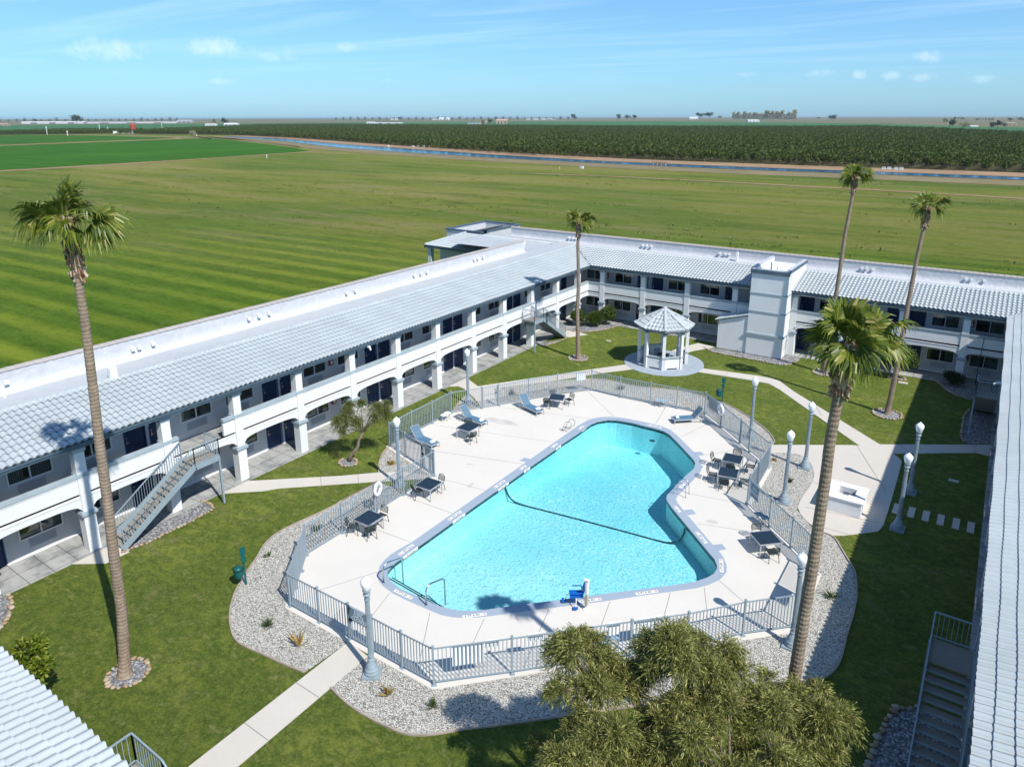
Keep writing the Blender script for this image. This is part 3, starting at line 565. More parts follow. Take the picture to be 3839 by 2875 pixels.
sheet('weed_strip', off(near, -24)[:-1]+[(300, 255)]+list(reversed(near)), 0.03, 'weeds')
sheet('canal_bank', far+list(reversed(off(far, 24))), 0.06, 'bank')
sheet('canal_bank', off(far, -0.2)+list(reversed(off(far, 2.2))), 0.10, 'bankdark')
sheet('canal_bank', off(near, -2.0)+list(reversed(off(near, 0.3))), 0.10, 'bankdark')
sheet('canal_water', near+list(reversed(far)), 0.08, 'canal')
sheet('dirt_track', [(-144.6, 223), (-111.6, 225.8), (-88, 226), (-20, 222), (40, 214), (40, 216.5), (-20, 224.6), (-88.7, 228.6), (-111.6, 228.6), (-144.6, 225.5)], 0.05, 'bank')
# courtyard lawn, with a hole for the pool deck
fe = G['fence']
fe['E'] = (-4.65, 31.0)
order = ['A', 'B', 'C', 'E', 'D', 'F', 'G', 'H', 'I', 'J', 'K', 'L']
def offset_poly(P, d):
    n = len(P); a = sum(P[i][0]*P[(i+1) % n][1]-P[(i+1) % n][0]*P[i][1] for i in range(n)); s = 1 if a > 0 else -1; out = []
    for i in range(n):
        p0, p1, p2 = [np.array(P[(i+k) % n], float) for k in (-1, 0, 1)]
        e1 = (p1-p0)/np.linalg.norm(p1-p0); e2 = (p2-p1)/np.linalg.norm(p2-p1)
        n1 = np.array([e1[1], -e1[0]])*s; n2 = np.array([e2[1], -e2[0]])*s
        q = n1+n2; q /= np.linalg.norm(q); k = d/max(0.4, q@n1); out.append(tuple(p1+q*k))
    return out
FP = [fe[k] for k in order]; DECK = offset_poly(FP, 0.20)
def holed(name, outer, hole, z, mat, kind='structure'):
    from mathutils.geometry import tessellate_polygon
    rings = [[Vector((x, y, 0)) for x, y in outer], [Vector((x, y, 0)) for x, y in hole]]
    t = tessellate_polygon(rings); pts = [tuple(p) for p in outer]+[tuple(p) for p in hole]; b = MB(); fs = []
    for q in t:
        (x0, y0), (x1, y1), (x2, y2) = [pts[i][:2] for i in q]
        fs.append(tuple(q) if (x1-x0)*(y2-y0)-(x2-x0)*(y1-y0) > 0 else tuple(reversed(q)))
    b.add([(x, y, z) for x, y in [p[:2] for p in pts]], fs); o = b.build(name, mat); o['kind'] = kind; return o
MIDCOP = offset_poly([tuple(p) for p in G['cop_in']], 0.25)
holed('lawn', [(-34.5, -30), (3, -30), (3, 64), (-34.5, 64)], offset_poly(FP, -0.3), ZL, 'lawn')
dk = holed('pool_deck', DECK, MIDCOP, 0.0, 'deck')
b = MB(); n = len(DECK)
b.add([(x, y, 0) for x, y in DECK]+[(x, y, -0.2) for x, y in DECK], [((i+1) % n, i, n+i, n+(i+1) % n) for i in range(n)]); b.build('pool_deck_edge', 'deck')['kind'] = 'structure'
# deck joints
def ring_lines(name, segs, z, w, mat='dark', alpha=1):
    b = MB()
    for (x0, y0), (x1, y1) in segs:
        d = np.array([x1-x0, y1-y0]); d /= np.linalg.norm(d); q = np.array([-d[1], d[0]])*w/2
        b.add([(x0-q[0], y0-q[1], z), (x1-q[0], y1-q[1], z), (x1+q[0], y1+q[1], z), (x0+q[0], y0+q[1], z)], [(0, 1, 2, 3)])
    o = b.build(name, mat); o['kind'] = 'structure'; return o
MT['joint'] = plain('control_joint', (0.20, 0.19, 0.18), 1, 0.1)
joints = [((-15.6, 16.3), (-17.4, 19.1)), ((-14.2, 16.9), (-15.3, 20.1)), ((-12.4, 18.6), (-13.4, 22.1)), ((-10.6, 20.4), (-11.5, 24.0)), ((-8.7, 22.3), (-9.6, 26.0)), ((-7.1, 24.0), (-8.5, 27.2)), ((-5.3, 26.3), (-8.2, 28.1)), ((-18.9, 16.3), (-19.7, 19.1)),
          ((-22.4, 17.5), (-21.2, 19.9)), ((-24.7, 22.3), (-21.6, 22.5)), ((-24.7, 25.6), (-21.6, 25.7)), ((-24.8, 28.2), (-21.6, 28.6)), ((-29.5, 30.0), (-21.6, 32.4)), ((-29.6, 33.7), (-21.6, 36.0)), ((-27.9, 38.7), (-21.3, 40.6)), ((-24.0, 44.9), (-20.3, 41.8)), ((-18.0, 45.4), (-17.4, 42.3)), ((-14.4, 44.6), (-15.2, 41.3)), ((-11.4, 41.8), (-13.2, 39.4)), ((-9.5, 38.2), (-12.3, 37.6)), ((-9.4, 35.2), (-12.3, 34.6)), ((-7.2, 33.1), (-10.6, 32.0))]
ring_lines('deck_joints', joints, 0.004, 0.022, 'joint')
# gravel beds (nobody could count the stones)
def bed(poly, name='gravel', mat='gravel', z=-0.03): return sheet(name, poly, z, mat, 'stuff')
fA, fB, fC, fE, fD, fF, fG, fH, fI, fJ, fK, fL = [tuple(fe[k]) for k in order]
gL = [tuple(p) for p in G['bedL']]; gU = [tuple(p) for p in G['bedL_up']]
gu = [gU[0]]+gU[1:]
outL = smooth_line(gU[::-1]+gL[1:-1], 2)
bed([(-24.9, 28.0)]+[(-25.0, 26.0)]+[]+[(-27.2, 25.95)]+outL+[(-18.95, 15.9), (-22.5, 16.2), (-24.8, 18.9)])
gF = [tuple(p) for p in G['bedF']]
outF = smooth_line(gF[1:26], 2)
bed([(-17.75, 16.2)]+outF+smooth_line(gF[26:], 1)+[(-9.3, 42.9), (-10.2, 43.2), (-9.4, 40.1), (-9.2, 35.3), (-4.65, 31.0), (-4.7, 26.7), (-14.7, 16.3)])
gR = smooth_line([(-10.0, 44.0), (-10.5, 45.0), (-11.4, 46.0), (-12.6, 47.1), (-13.7, 47.9), (-15.0, 48.7), (-16.5, 48.95), (-17.9, 49.2), (-19.0, 48.9), (-20.1, 48.55), (-21.1, 48.1), (-22.0, 47.95), (-23.2, 48.1), (-24.4, 47.95), (-25.0, 47.6), (-26.0, 46.9)], 2)
bed(gR+[(-27.2, 45.6), (-30.29, 41.37), (-28.0, 38.9), (-23.9, 45.1), (-15.3, 45.6), (-9.9, 41.0)])
bed([(-29.86, 29.66), (-29.97, 29.5), (-29.6, 28.75), (-28.9, 27.72), (-28.02, 26.82), (-27.9, 26.8), (-25.2, 28.0), (-25.0, 28.3)])
bed([(-29.97, 35.9), (-30.42, 36.63), (-30.75, 37.44), (-31.31, 39.24), (-31.17, 39.52), (-30.0, 38.66), (-28.71, 37.79)])
bed([tuple(p) for p in G['bedStairL']]+[(-33.4, 14.3)], 'gravel', 'gravel2')
bed([(-33.45, 58.2)]+[tuple(p) for p in G['bedCorner'][1:]]+[(-33.4, 62.3)], 'gravel', 'gravel2')
bed([tuple(p) for p in G['bedStairFar']], 'gravel', 'gravel2')
bed([(-20.6, 60.23), (-19.57, 59.4), (-17.36, 59.29), (-15.41, 59.35), (-13.76, 59.19), (-12.96, 59.73), (-12.68, 62.3), (-14.06, 62.3), (-14.06, 60.7), (-19.65, 60.7)], 'gravel', 'gravel2')
bed([tuple(p) for p in G['bedR1'][:4]]+[(1.5, 59.4), (1.5, 62.3), (-2.72, 62.3)], 'dark_mulch', 'gravel2')
bed([tuple(p) for p in G['bedR2']]+[(1.5, 51.4), (1.5, 56.9)], 'gravel', 'gravel2')
bed([(0.1, 25.1), (-0.6, 24.6), (-0.9, 23.0), (-1.1, 20.5), (-1.2, 17), (1.6, 17), (1.6, 25.1)], 'gravel', 'gravel2')
bed([(-33.6, 9.6), (-32.43, 9.4), (-31.5, 8.81), (-30.77, 8.0), (-30.6, 7.0), (-33.6, 6.5)], 'gravel', 'gravel2')
# curb edging along the pool beds
def edging(line, name='curb_edging', w=0.07):
    b = MB()
    for a, c in zip(line[:-1], line[1:]): b.bar((a[0], a[1], -0.01), (c[0], c[1], -0.01), w, 0.08)
    o = b.build(name, 'edging'); return o
e1 = edging([(-27.3, 23.4)]+outL); tag(e1, 'thin concrete edging curving round the front left gravel bed', 'edging', 'gravel bed edgings')
e2 = edging(outF); tag(e2, 'thin concrete edging round the front right gravel bed, partly in shade', 'edging', 'gravel bed edgings')
e3 = edging(gR); tag(e3, 'thin concrete edging of the gravel bed between pool fence and gazebo', 'edging', 'gravel bed edgings')
e4 = edging(smooth_line([(-29.9, 29.6), (-29.6, 28.75), (-28.9, 27.72), (-28.02, 26.82)])); tag(e4, 'short curved concrete edging beside the curved-trunk tree', 'edging', 'gravel bed edgings')
# concrete paths
sheet('path', G['path1'], -0.012, 'path', thick=.05)
sheet('path', [(-33.45, 21.85), (-29.5, 25.28), (-28.03, 26.78), (-26.71, 27.75), (-25.2, 28.25), (-25.0, 28.0), (-27.3, 25.97), (-31.3, 22.3), (-31.8, 21.6), (-33.45, 20.14)], -0.012, 'path', thick=.05)
sheet('path', [(-33.45, 39.9), (-33.45, 42.3), (-32.98, 41.86), (-31.61, 41.16), (-26.44, 49.12), (-24.5, 52.0), (-23.6, 53.6), (-22.6, 52.9), (-23.61, 51.17), (-24.91, 49.44), (-25.84, 48.02), (-27.26, 45.64), (-30.33, 41.43), (-28.1, 38.9), (-28.8, 37.9), (-30.41, 39.11), (-32.19, 40.17), (-32.92, 40.32)], -0.012, 'path', thick=.05)
sheet('path', [(-19.2, 54.75), (-14.49, 55.63), (-13.47, 55.63), (-12.73, 55.4), (-11.23, 53.73), (-3.5, 46.5), (-4.5, 46.0), (-5.52, 46.5), (-12.19, 53.47), (-13.24, 54.34), (-14.53, 54.34), (-19.2, 53.75)], -0.012, 'path', thick=.05)
sheet('path', [(-4.46, 47.33), (1.8, 51.5), (1.8, 49.3), (0.68, 49.39), (-3.68, 46.3)], -0.010, 'path', thick=.05)
sheet('path', [(-22.7, 57.2), (-22.4, 59.0), (-21.5, 61.2), (-19.8, 61.0), (-21.0, 58.9), (-21.6, 57.2)], -0.012, 'path', thick=.05)
sheet('patio', smooth_line([(-10.11, 43.4), (-4.47, 47.2), (-3.57, 46.44), (-3.03, 45.8), (-2.92, 45.39), (-2.75, 37.48), (-2.87, 36.54), (-3.01, 36.31), (-4.71, 34.65), (-5.2, 34.78), (-5.83, 35.12), (-6.78, 36.27), (-6.87, 37.46), (-6.79, 39.78), (-6.9, 40.82), (-7.19, 41.77), (-7.69, 42.63), (-8.23, 43.01), (-8.73, 43.0), (-9.8, 42.27)], 1), -0.014, 'path', thick=.05)
ring_lines('path_joints', [((-18.95, 11.2), (-17.66, 11.2)), ((-18.95, 13.4), (-17.7, 13.4)), ((-6.5, 36.8), (-3.0, 37.3)), ((-5.6, 46.4), (-3.2, 41.0)), ((-30.4, 24.5), (-29.5, 23.8)), ((-9.3, 51.8), (-8.4, 50.0)), ((-6.8, 39.9), (-5.9, 39.6)), ((-3.4, 47.9), (-2.5, 47.0)), ((0.5, 50.6), (0.6, 49.4)), ((-16.7, 55.2), (-16.6, 54.1)), ((-5.9, 35.2), (-4.1, 35.3)), ((-27.8, 47.0), (-26.7, 46.2)), ((-28.9, 26.0), (-28.0, 25.2))], -0.006, 0.025, 'joint')
# walkways round the wings
b = MB(); b.box(-33.45, -35.8, -20, 62.2, -0.3, 0.0); b.build('walkway', 'walkway')['kind'] = 'structure'
b = MB(); b.box(-35.8, 3.5, 62.21, 64.8, -0.3, 0.002); b.build('walkway', 'walkway')['kind'] = 'structure'
b = MB(); b.box(1.35, 3.6, 16.5, 62.2, -0.3, 0.001); b.build('walkway', 'walkway')['kind'] = 'structure'
sheet('walkway', [(-33.44, 12.3), (-32.2, 13.2), (-32.2, 14.3), (-33.44, 14.6)], -0.006, 'path', thick=.05)
sheet('walkway', [(-33.44, 56.0), (-32.2, 56.2), (-31.2, 57.9), (-33.44, 58.3)], -0.006, 'path', thick=.05)
# damp patches left on the concrete
def stain(cx, cy, rx, ry, a, seed):
    g = np.random.default_rng(seed); P = []
    for i in range(26):
        t = 2*math.pi*i/26; k = 1+.16*math.sin(2*t+seed)+.10*math.sin(5*t+seed*2)+g.uniform(-.05, .05); x, y = rx*k*math.cos(t), ry*k*math.sin(t); P.append((cx+x*math.cos(a)-y*math.sin(a), cy+x*math.sin(a)+y*math.cos(a)))
    sheet('damp_patch', P, 0.003, 'stain')
for s_ in ((-26.3, 36.7, 1.15, .42, .1, 1), (-10.05, 32.6, .26, .20, .5, 2), (-24.2, 30.6, .18, .10, .7, 3), (-13.9, 17.9, .35, .12, .8, 4), (-22.6, 28.6, .12, .3, .2, 5)): stain(*s_)
# ------------------------------------------------------------------ swimming pool
pool = empty('swimming_pool', (0, 0, 0)); pool['kind'] = 'structure'
ci = [tuple(p) for p in G['cop_in']]; co = [tuple(p) for p in G['cop_out']]
cp = holed('coping', co, ci, 0.006, 'coping'); cp.parent = pool; del cp['kind']
b = MB(); n = len(ci); a_ = sum(ci[i][0]*ci[(i+1) % n][1]-ci[(i+1) % n][0]*ci[i][1] for i in range(n))
def ring_wall(b, P, z0, z1, inward=True):
    n = len(P); b.add([(x, y, z1) for x, y in P]+[(x, y, z0) for x, y in P], [((i+1) % n, i, n+i, n+(i+1) % n) for i in range(n)])
ring_wall(b, ci, -0.06, 0.006); b.build('coping_edge', 'coping', pool)
tabs = MB()
for t_ in G['tabs']:
    if t_[0] == [-12.49, 37.19]: continue
    tabs.prism([tuple(p) for p in t_], 0.004, 0.010)
tabs.build('equipment_cover', 'coping', pool)
wl = offset_poly(ci, 0.02)
b = MB(); ring_wall(b, wl, -0.24, -0.06); b.build('waterline_tile', 'dark_tile', pool)
b = MB(); ring_wall(b, wl, -3.0, -0.24); 
def fz(y): 
    t = min(1, max(0, (y-31.5)/7.0)); t = t*t*(3-2*t); return -1.05-0.02*max(0, min(8, y-20))-0.75*t
fl = MB(); xs = np.linspace(-22, -8, 29); ys = np.linspace(19, 42.5, 48)
vv = [(x, y, fz(y)) for y in ys for x in xs]; nx = len(xs)
fl.add(vv, [(j*nx+i, j*nx+i+1, (j+1)*nx+i+1, (j+1)*nx+i) for j in range(len(ys)-1) for i in range(nx-1)])
b.build('basin_wall', 'plaster', pool); fl.build('basin_floor', 'plaster', pool, smooth=True)
holed('pool_surround_fill', offset_poly(DECK, -0.5), offset_poly(ci, 0.1), -0.02, 'deck')
# steps inside the shallow corner, dark nosings
def inside_side(p, a, c): return (c[0]-a[0])*(p[1]-a[1])-(c[1]-a[1])*(p[0]-a[0])
def clip(poly, a, c, keep):
    out = []; n = len(poly)
    for i in range(n):
        p, q = poly[i], poly[(i+1) % n]; sp, sq = inside_side(p, a, c)*keep, inside_side(q, a, c)*keep
        if sp >= 0: out.append(p)
        if sp*sq < 0: t = sp/(sp-sq); out.append((p[0]+(q[0]-p[0])*t, p[1]+(q[1]-p[1])*t))
    return out
l1 = ((-21.3, 19.62), (-16.9, 19.62)); l1 = ((-20.93, 20.20), (-16.95, 19.90)); l2 = ((-21.2, 20.62), (-16.4, 20.22))
for ln_, z in ((l1, -0.32), (l2, -0.62)):
    d = np.array(ln_[1])-np.array(ln_[0]); a_, c_ = np.array(ln_[0])-d*0.4, np.array(ln_[1])+d*0.4
    side = -1 if inside_side((-18, 19.0), a_, c_) < 0 else 1
    pc = clip(wl, tuple(a_), tuple(c_), side)
    sb = MB(); sb.prism(pc, -1.3, z); st = sb.build('pool_step', 'plaster', pool)
    # nosing strip only inside the basin
    q = clip(clip(wl, tuple(a_), tuple(c_), side), tuple(a_+np.array([-d[1], d[0]])/np.linalg.norm(d)*(-0.07)*(1 if side < 0 else -1)), tuple(c_+np.array([-d[1], d[0]])/np.linalg.norm(d)*(-0.07)*(1 if side < 0 else -1)), -side)
    if len(q) > 2: nb = MB(); nb.prism(q, z-0.05, z+0.006); nb.build('step_nosing', 'dark_tile', st)
# dark line across the floor, climbing both walls
lane = [(-21.02, 29.75, -0.2), (-20.98, 29.88, -0.6), (-20.85, 30.0, -0.95), (-20.4, 30.12, None), (-18.5, 30.4, None), (-16, 30.75, None), (-13.5, 31.05, None), (-12.1, 31.2, None), (-11.6, 31.3, -1.12), (-11.3, 31.4, -.95), (-11.12, 31.48, -0.6), (-11.08, 31.5, -0.2)]
b = MB(); prev = None
pts = [np.array((x, y, (fz(y)+0.012) if z is None else z)) for x, y, z in lane]
pts2 = [pts[0]]
for p in pts[1:]: pts2.append(p)
b.tube(smooth_line([tuple(q) for q in pts2], 2), .05, 6)
b.build('floor_line', 'dark_tile', pool)
b = MB(); b.lathe([(0.16, 0), (0.19, 0.01), (0.19, 0.02), (0.13, 0.02)], (-17.0, 40.9, -0.6), 20); b.build('pool_light', 'dark_tile', pool)
b = MB()
from mathutils.geometry import tessellate_polygon
t = tessellate_polygon([[Vector((x, y, 0)) for x, y in wl]])
b.add([(x, y, -0.125) for x, y in wl], [tuple(q) if inside_side(wl[q[2]], wl[q[0]], wl[q[1]]) > 0 else tuple(reversed(q)) for q in t])
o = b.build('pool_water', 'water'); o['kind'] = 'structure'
# depth markers set in the coping; the lettering is part of the pool
def marker(x, y, ang, body, L=1.0, circ=True, ln=1.02, zz=0.0):
    r = R(ang); b = MB(); e = empty('x'); bpy.data.objects.remove(e)
    c, s_ = math.cos(r), math.sin(r)
    def P(u, v): return (x+u*c-v*s_, y+u*s_+v*c)
    b.prism([P(-ln/2, -.085), P(ln/2, -.085), P(ln/2, .085), P(-ln/2, .085)], 0.007, 0.0115)
    mk = b.build('depth_marker', 'marker', pool)
    tx, ty = P(-0.10 if circ else 0, 0); text(body, 0.16, 'black', mk, (tx, ty, 0.014), (0, 0, r), sx=ln*0.98)
    if circ:
        rb = MB(); px_, py_ = P(ln/2-.09, 0)
        k = 20; ro, ri = .062, .046
        v = [(px_+q*math.cos(2*math.pi*i/k), py_+q*math.sin(2*math.pi*i/k), 0.014) for q in (ro, ri) for i in range(k)]
        rb.add(v, [(i, (i+1) % k, k+(i+1) % k, k+i) for i in range(k)])
        rb.bar((px_-.035, py_-.035, .0145), (px_+.035, py_+.035, .0145), .013, .002); rb.bar((px_-.03, py_, .0145), (px_+.03, py_, .0145), .018, .002)
        rb.build('no_diving_mark', 'red_mark', mk)
dmk = [(-19.15, 19.36, 0, '3 FT 6 IN'), (-16.0, 19.92, 45, '3 FT 6 IN'), (-11.6, 24.33, 45.7, '3 FT 6 IN'), (-9.6, 26.45, 47, '3 FT 6 IN'),
       (-21.3, 22.9, 90, '3 FT 6 IN'), (-21.3, 25.8, 90, '3 FT 6 IN'), (-21.3, 29.2, 90, '4 FT 6 IN'), (-21.3, 32.0, 90, '5 FT'), (-21.3, 35.3, 90, '8 FT'), (-21.25, 38.2, 90, '9 FT'),
       (-17.2, 41.86, 180, '9 FT'), (-12.72, 37.9, -90, '8 FT'), (-12.8, 34.7, -90, '6 FT'), (-12.2, 33.0, -44, '5 FT'), (-10.1, 31.0, 135, '4 FT 6 IN'), (-8.5, 29.6, 125, '3 FT 6 IN')]
dmk = [(-19.15, 19.36, 0, '3 FT 6 IN'), (-15.75, 20.02, 46, '3 FT 6 IN'), (-12.25, 23.58, 46, '3 FT 6 IN'), (-10.45, 25.45, 46, '3 FT 6 IN'),
       (-21.32, 21.9, -90, '3 FT 6 IN'), (-21.32, 25.6, -90, '3 FT 6 IN'), (-21.32, 29.6, -90, '4 FT 6 IN'), (-21.32, 32.0, -90, '5 FT'), (-21.32, 35.6, -90, '8 FT'), (-21.25, 38.9, -90, '9 FT'),
       (-17.3, 41.86, 180, '9 FT 0 IN'), (-12.78, 38.55, 115, '8 FT'), (-12.73, 35.3, 90, '6 FT'), (-12.0, 32.75, 136, '5 FT'), (-10.0, 30.9, 137, '4 FT 6 IN'), (-8.42, 29.2, 110, '3 FT 6 IN')]
for x, y, an, body in dmk:
    marker(x, y, an, body, ln=1.02 if len(body) > 5 else 0.62)
# waterline number plates on the left wall
for y, body in ((21.9, '3 FT 6 IN'), (25.6, '3 FT 6 IN'), (29.6, '4 FT 6 IN'), (32.0, '5 FT'), (35.6, '8 FT'), (38.9, '9 FT')):
    ln = 1.0 if len(body) > 5 else 0.6
    b = MB(); b.box(-21.085, -21.02, y-ln/2, y+ln/2, -0.125, -0.005); mk = b.build('depth_plate', 'marker', pool)
    text(body, 0.115, 'black', mk, (-21.015, y, -0.065), (R(90), 0, R(90)), sx=1.15)
# ------------------------------------------------------------------ roof tile sheets
def tile_roof(b, origin, U, S, Z, length, lim0, lim1, courses, expo, pitch=0.31, amp=0.075, lift=0.05, u_start=0.0):
    "tiles in rows: U along the eave, S up the slope (3-D unit vectors), Z normal; lim0/lim1(s) clip the row ends"
    U, S, Z, O = [np.array(q, float) for q in (U, S, Z, origin)]
    seg = 8; nu = int(length/pitch*seg)+1; us0 = u_start+np.arange(nu)*pitch/seg
    ph = (us0/pitch) % 1.0; wv = np.where(ph < 0.68, np.sin(np.pi*ph/0.68)**0.8, -0.10*np.sin(np.pi*(ph-0.68)/0.32))*amp
    for j in range(courses):
        s0 = j*expo; s1 = (j+1)*expo+0.03
        rows = []
        jit = 0.012*np.sin(np.floor(us0/pitch)*12.9898+j*4.1)
        for s, off in ((s0, -0.02), (s0, lift), (s1, 0.004)):
            a, c = lim0(s), lim1(s); u = np.clip(us0, a, c)
            rows.append(O+np.outer(u, U)+np.outer(s+jit*(s == s0), S)+np.outer(wv*(1.0 if off > -0.01 else 0.85)+off, Z))
        v = np.concatenate([rows[0], rows[1], rows[1], rows[2]]); f = []
        for k in (0, 2):
            for i in range(nu-1):
                u = us0[i]
                if us0[i+1] <= lim0(s0) and us0[i+1] <= lim0(s1): continue
                if us0[i] >= lim1(s0) and us0[i] >= lim1(s1): continue
                a0 = k*nu+i; f.append((a0, a0+1, a0+nu+1, a0+nu))
        b.add(v, [q for q in f if q[0] < 2*nu], 1); b.f, b.mi = b.f, b.mi; k0 = b.n-len(v)
        for q in f:
            if q[0] >= 2*nu: b.f.append(tuple(i+k0 for i in q)); b.mi.append(2 if (q[0]-2*nu) % seg == 6 else 0)
def cap_row(b, p0, p1, r=0.13, L=0.42, up=(0, 0, 1), wob=0.006, n=7, flat=0.75):
    "overlapping half-round cap tiles from p0 to p1"
    p0, p1 = np.array(p0, float), np.array(p1, float); d = p1-p0; T = np.linalg.norm(d); d /= T; up = np.array(up, float); up -= d*np.dot(up, d); up /= np.linalg.norm(up); s = np.cross(d, up)
    k = max(1, int(round(T/L))); L = T/k
    for i in range(k):
        a = p0+d*i*L+up*wob*math.sin(i*7.3); c = p0+d*(i+1.06)*L; v = []
        for q, rr in ((a, r*1.06), (c, r*0.90)):
            for j in range(n): t = math.pi*j/(n-1); v.append(q+s*rr*math.cos(t)+up*rr*flat*math.sin(t))
        b.add(v, [(j, j+1, n+j+1, n+j) for j in range(n-1)]+[tuple(range(n-1, -1, -1)), tuple(range(n, 2*n))])
# ------------------------------------------------------------------ the motel: three joined wings round the courtyard
motel = empty('motel_building', (-33.7, 62.5, 0)); tag(motel, 'two-storey white and grey motel wrapped round the pool courtyard, pale blue tile roofs', 'motel')
MO = np.array((-33.7, 62.5, 0.0))
class Wing:
    "local axes: a along the wing, d into the building, z up"
    def __init__(s, base, A, Dv): s.o = np.array(base, float); s.A = np.array(A, float); s.D = np.array(Dv, float)
    def P(s, a, d, z): return s.o+s.A*a+s.D*d+np.array((0, 0, z))
    def box(s, b, a0, a1, d0, d1, z0, z1, mi=0):
        p, q = s.P(a0, d0, z0), s.P(a1, d1, z1); b.box(p[0], q[0], p[1], q[1], p[2], q[2], mi)
WL_ = Wing((-33.7, 0, 0), (0, 1, 0), (-1, 0, 0)); WB_ = Wing((0, 62.5, 0), (1, 0, 0), (0, 1, 0)); WR_ = Wing((1.55, 0, 0), (0, 1, 0), (1, 0, 0))
def mpart(b, name, mat, **k):
    o = b.build(name, mat, motel, **k); o.location = tuple(np.array(o.location)-MO); return o
# shared part meshes (local: x along wall, y outwards from the wall, z up)
def mesh_of(b, name, mats, smooth=False):
    o = b.build(name, mats, None, smooth); me = o.data; bpy.data.objects.remove(o); return me
def mk_window(w, h):
    b = MB(); t = .065
    b.box(-w/2, w/2, -.06, .045, -t, 0); b.box(-w/2, w/2, -.06, .04, h, h+t); b.box(-w/2-t, -w/2, -.06, .042, -t, h+t); b.box(w/2, w/2+t, -.06, .042, -t, h+t); b.box(-.03, .03, -.06, .02, 0, h)
    fr = mesh_of(b, 'window', 'window_frame')
    b = MB(); b.box(-w/2, w/2, -.045, -.035, 0, h); pn = mesh_of(b, 'pane', 'glass')
    cu = []
    for a0, a1 in ((-.5, -.18), (.12, .5), (-.5, -.06)):
        b = MB(); k = 14; xs = np.linspace(w*a0, w*a1, k*2)
        v = [(x, -.17+.03*math.sin(i*1.9), z) for z in (0, h) for i, x in enumerate(xs)]; n = len(xs)
        b.add(v, [(i, i+1, n+i+1, n+i) for i in range(n-1)]); cu.append(mesh_of(b, 'curtain', 'curtain'))
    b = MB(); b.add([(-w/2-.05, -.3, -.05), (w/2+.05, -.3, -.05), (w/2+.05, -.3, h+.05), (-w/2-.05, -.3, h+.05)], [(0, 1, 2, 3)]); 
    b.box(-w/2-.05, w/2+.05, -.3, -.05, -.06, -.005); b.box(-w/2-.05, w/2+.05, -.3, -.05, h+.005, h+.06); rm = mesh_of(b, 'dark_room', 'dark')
    return fr, pn, cu, rm
WIN = mk_window(1.82, 0.90)
def mk_door():
    b = MB(); b.box(-.52, .52, -.10, -.05, 0, 2.0)
    for x0, x1 in ((-.42, -.05), (.05, .42)):
        for z0, z1 in ((.15, .75), (.90, 1.45), (1.58, 1.86)): b.box(x0, x1, -.05, -.035, z0, z1)
    d = mesh_of(b, 'door', 'navy'); b = MB(); b.box(-.58, -.52, -.10, .02, 0, 2.06); b.box(.52, .58, -.10, .02, 0, 2.06); b.box(-.52, .52, -.10, .018, 2.0, 2.06); fr = mesh_of(b, 'door_frame', 'navy_frame')
    b = MB(); b.box(.40, .46, -.04, .0, .92, 1.12); b.bar((.43, .0, 1.0), (.30, .02, 1.0), .025); b.box(.40, .46, -.04, -.01, 1.2, 1.27); h = mesh_of(b, 'handle', 'brass')
    return d, fr, h
DOOR = mk_door()
def mk_grille():
    b = MB(); b.box(-.60, .60, -.01, .02, 0, .44); b.box(-.60, .60, .02, .03, .41, .44); b.box(-.6, .6, .02, .03, 0, .03)
    for i in range(9): b.box(-.57, .57, .02, .035, .05+i*.04, .068+i*.04)
    return mesh_of(b, 'vent_grille', 'white' if False else 'grille')
MT['grille'] = plain('grey_vent_paint', (0.42, 0.43, 0.445), 0.7, 0.05)
GR = mk_grille()
def inst(name, me, parent, loc, rz=0):
    o = bpy.data.objects.new(name, me); COL.objects.link(o); o.parent = parent; o.location = loc; o.rotation_euler = (0, 0, rz); return o
def place_on_wall(W, a, z, kind, rz, wd=2.03, var=0):
    p = W.P(a, wd, z)-MO
    if kind == 'window':
        o = inst('window', WIN[0], motel, p, rz); inst('pane', WIN[1], o, (0, 0, 0)); inst('curtain', WIN[2][var % 3], o, (0, 0, 0)); inst('dark_room', WIN[3], o, (0, 0, 0))
        if var % 2: inst('curtain', WIN[2][(var+1) % 3], o, (0, -.02, 0))
    elif kind == 'door':
        o = inst('door', DOOR[0], motel, p, rz); inst('door_frame', DOOR[1], o, (0, 0, 0)); inst('handle', DOOR[2], o, (0, 0, 0))
    else: inst('vent_grille', GR, motel, p, rz)
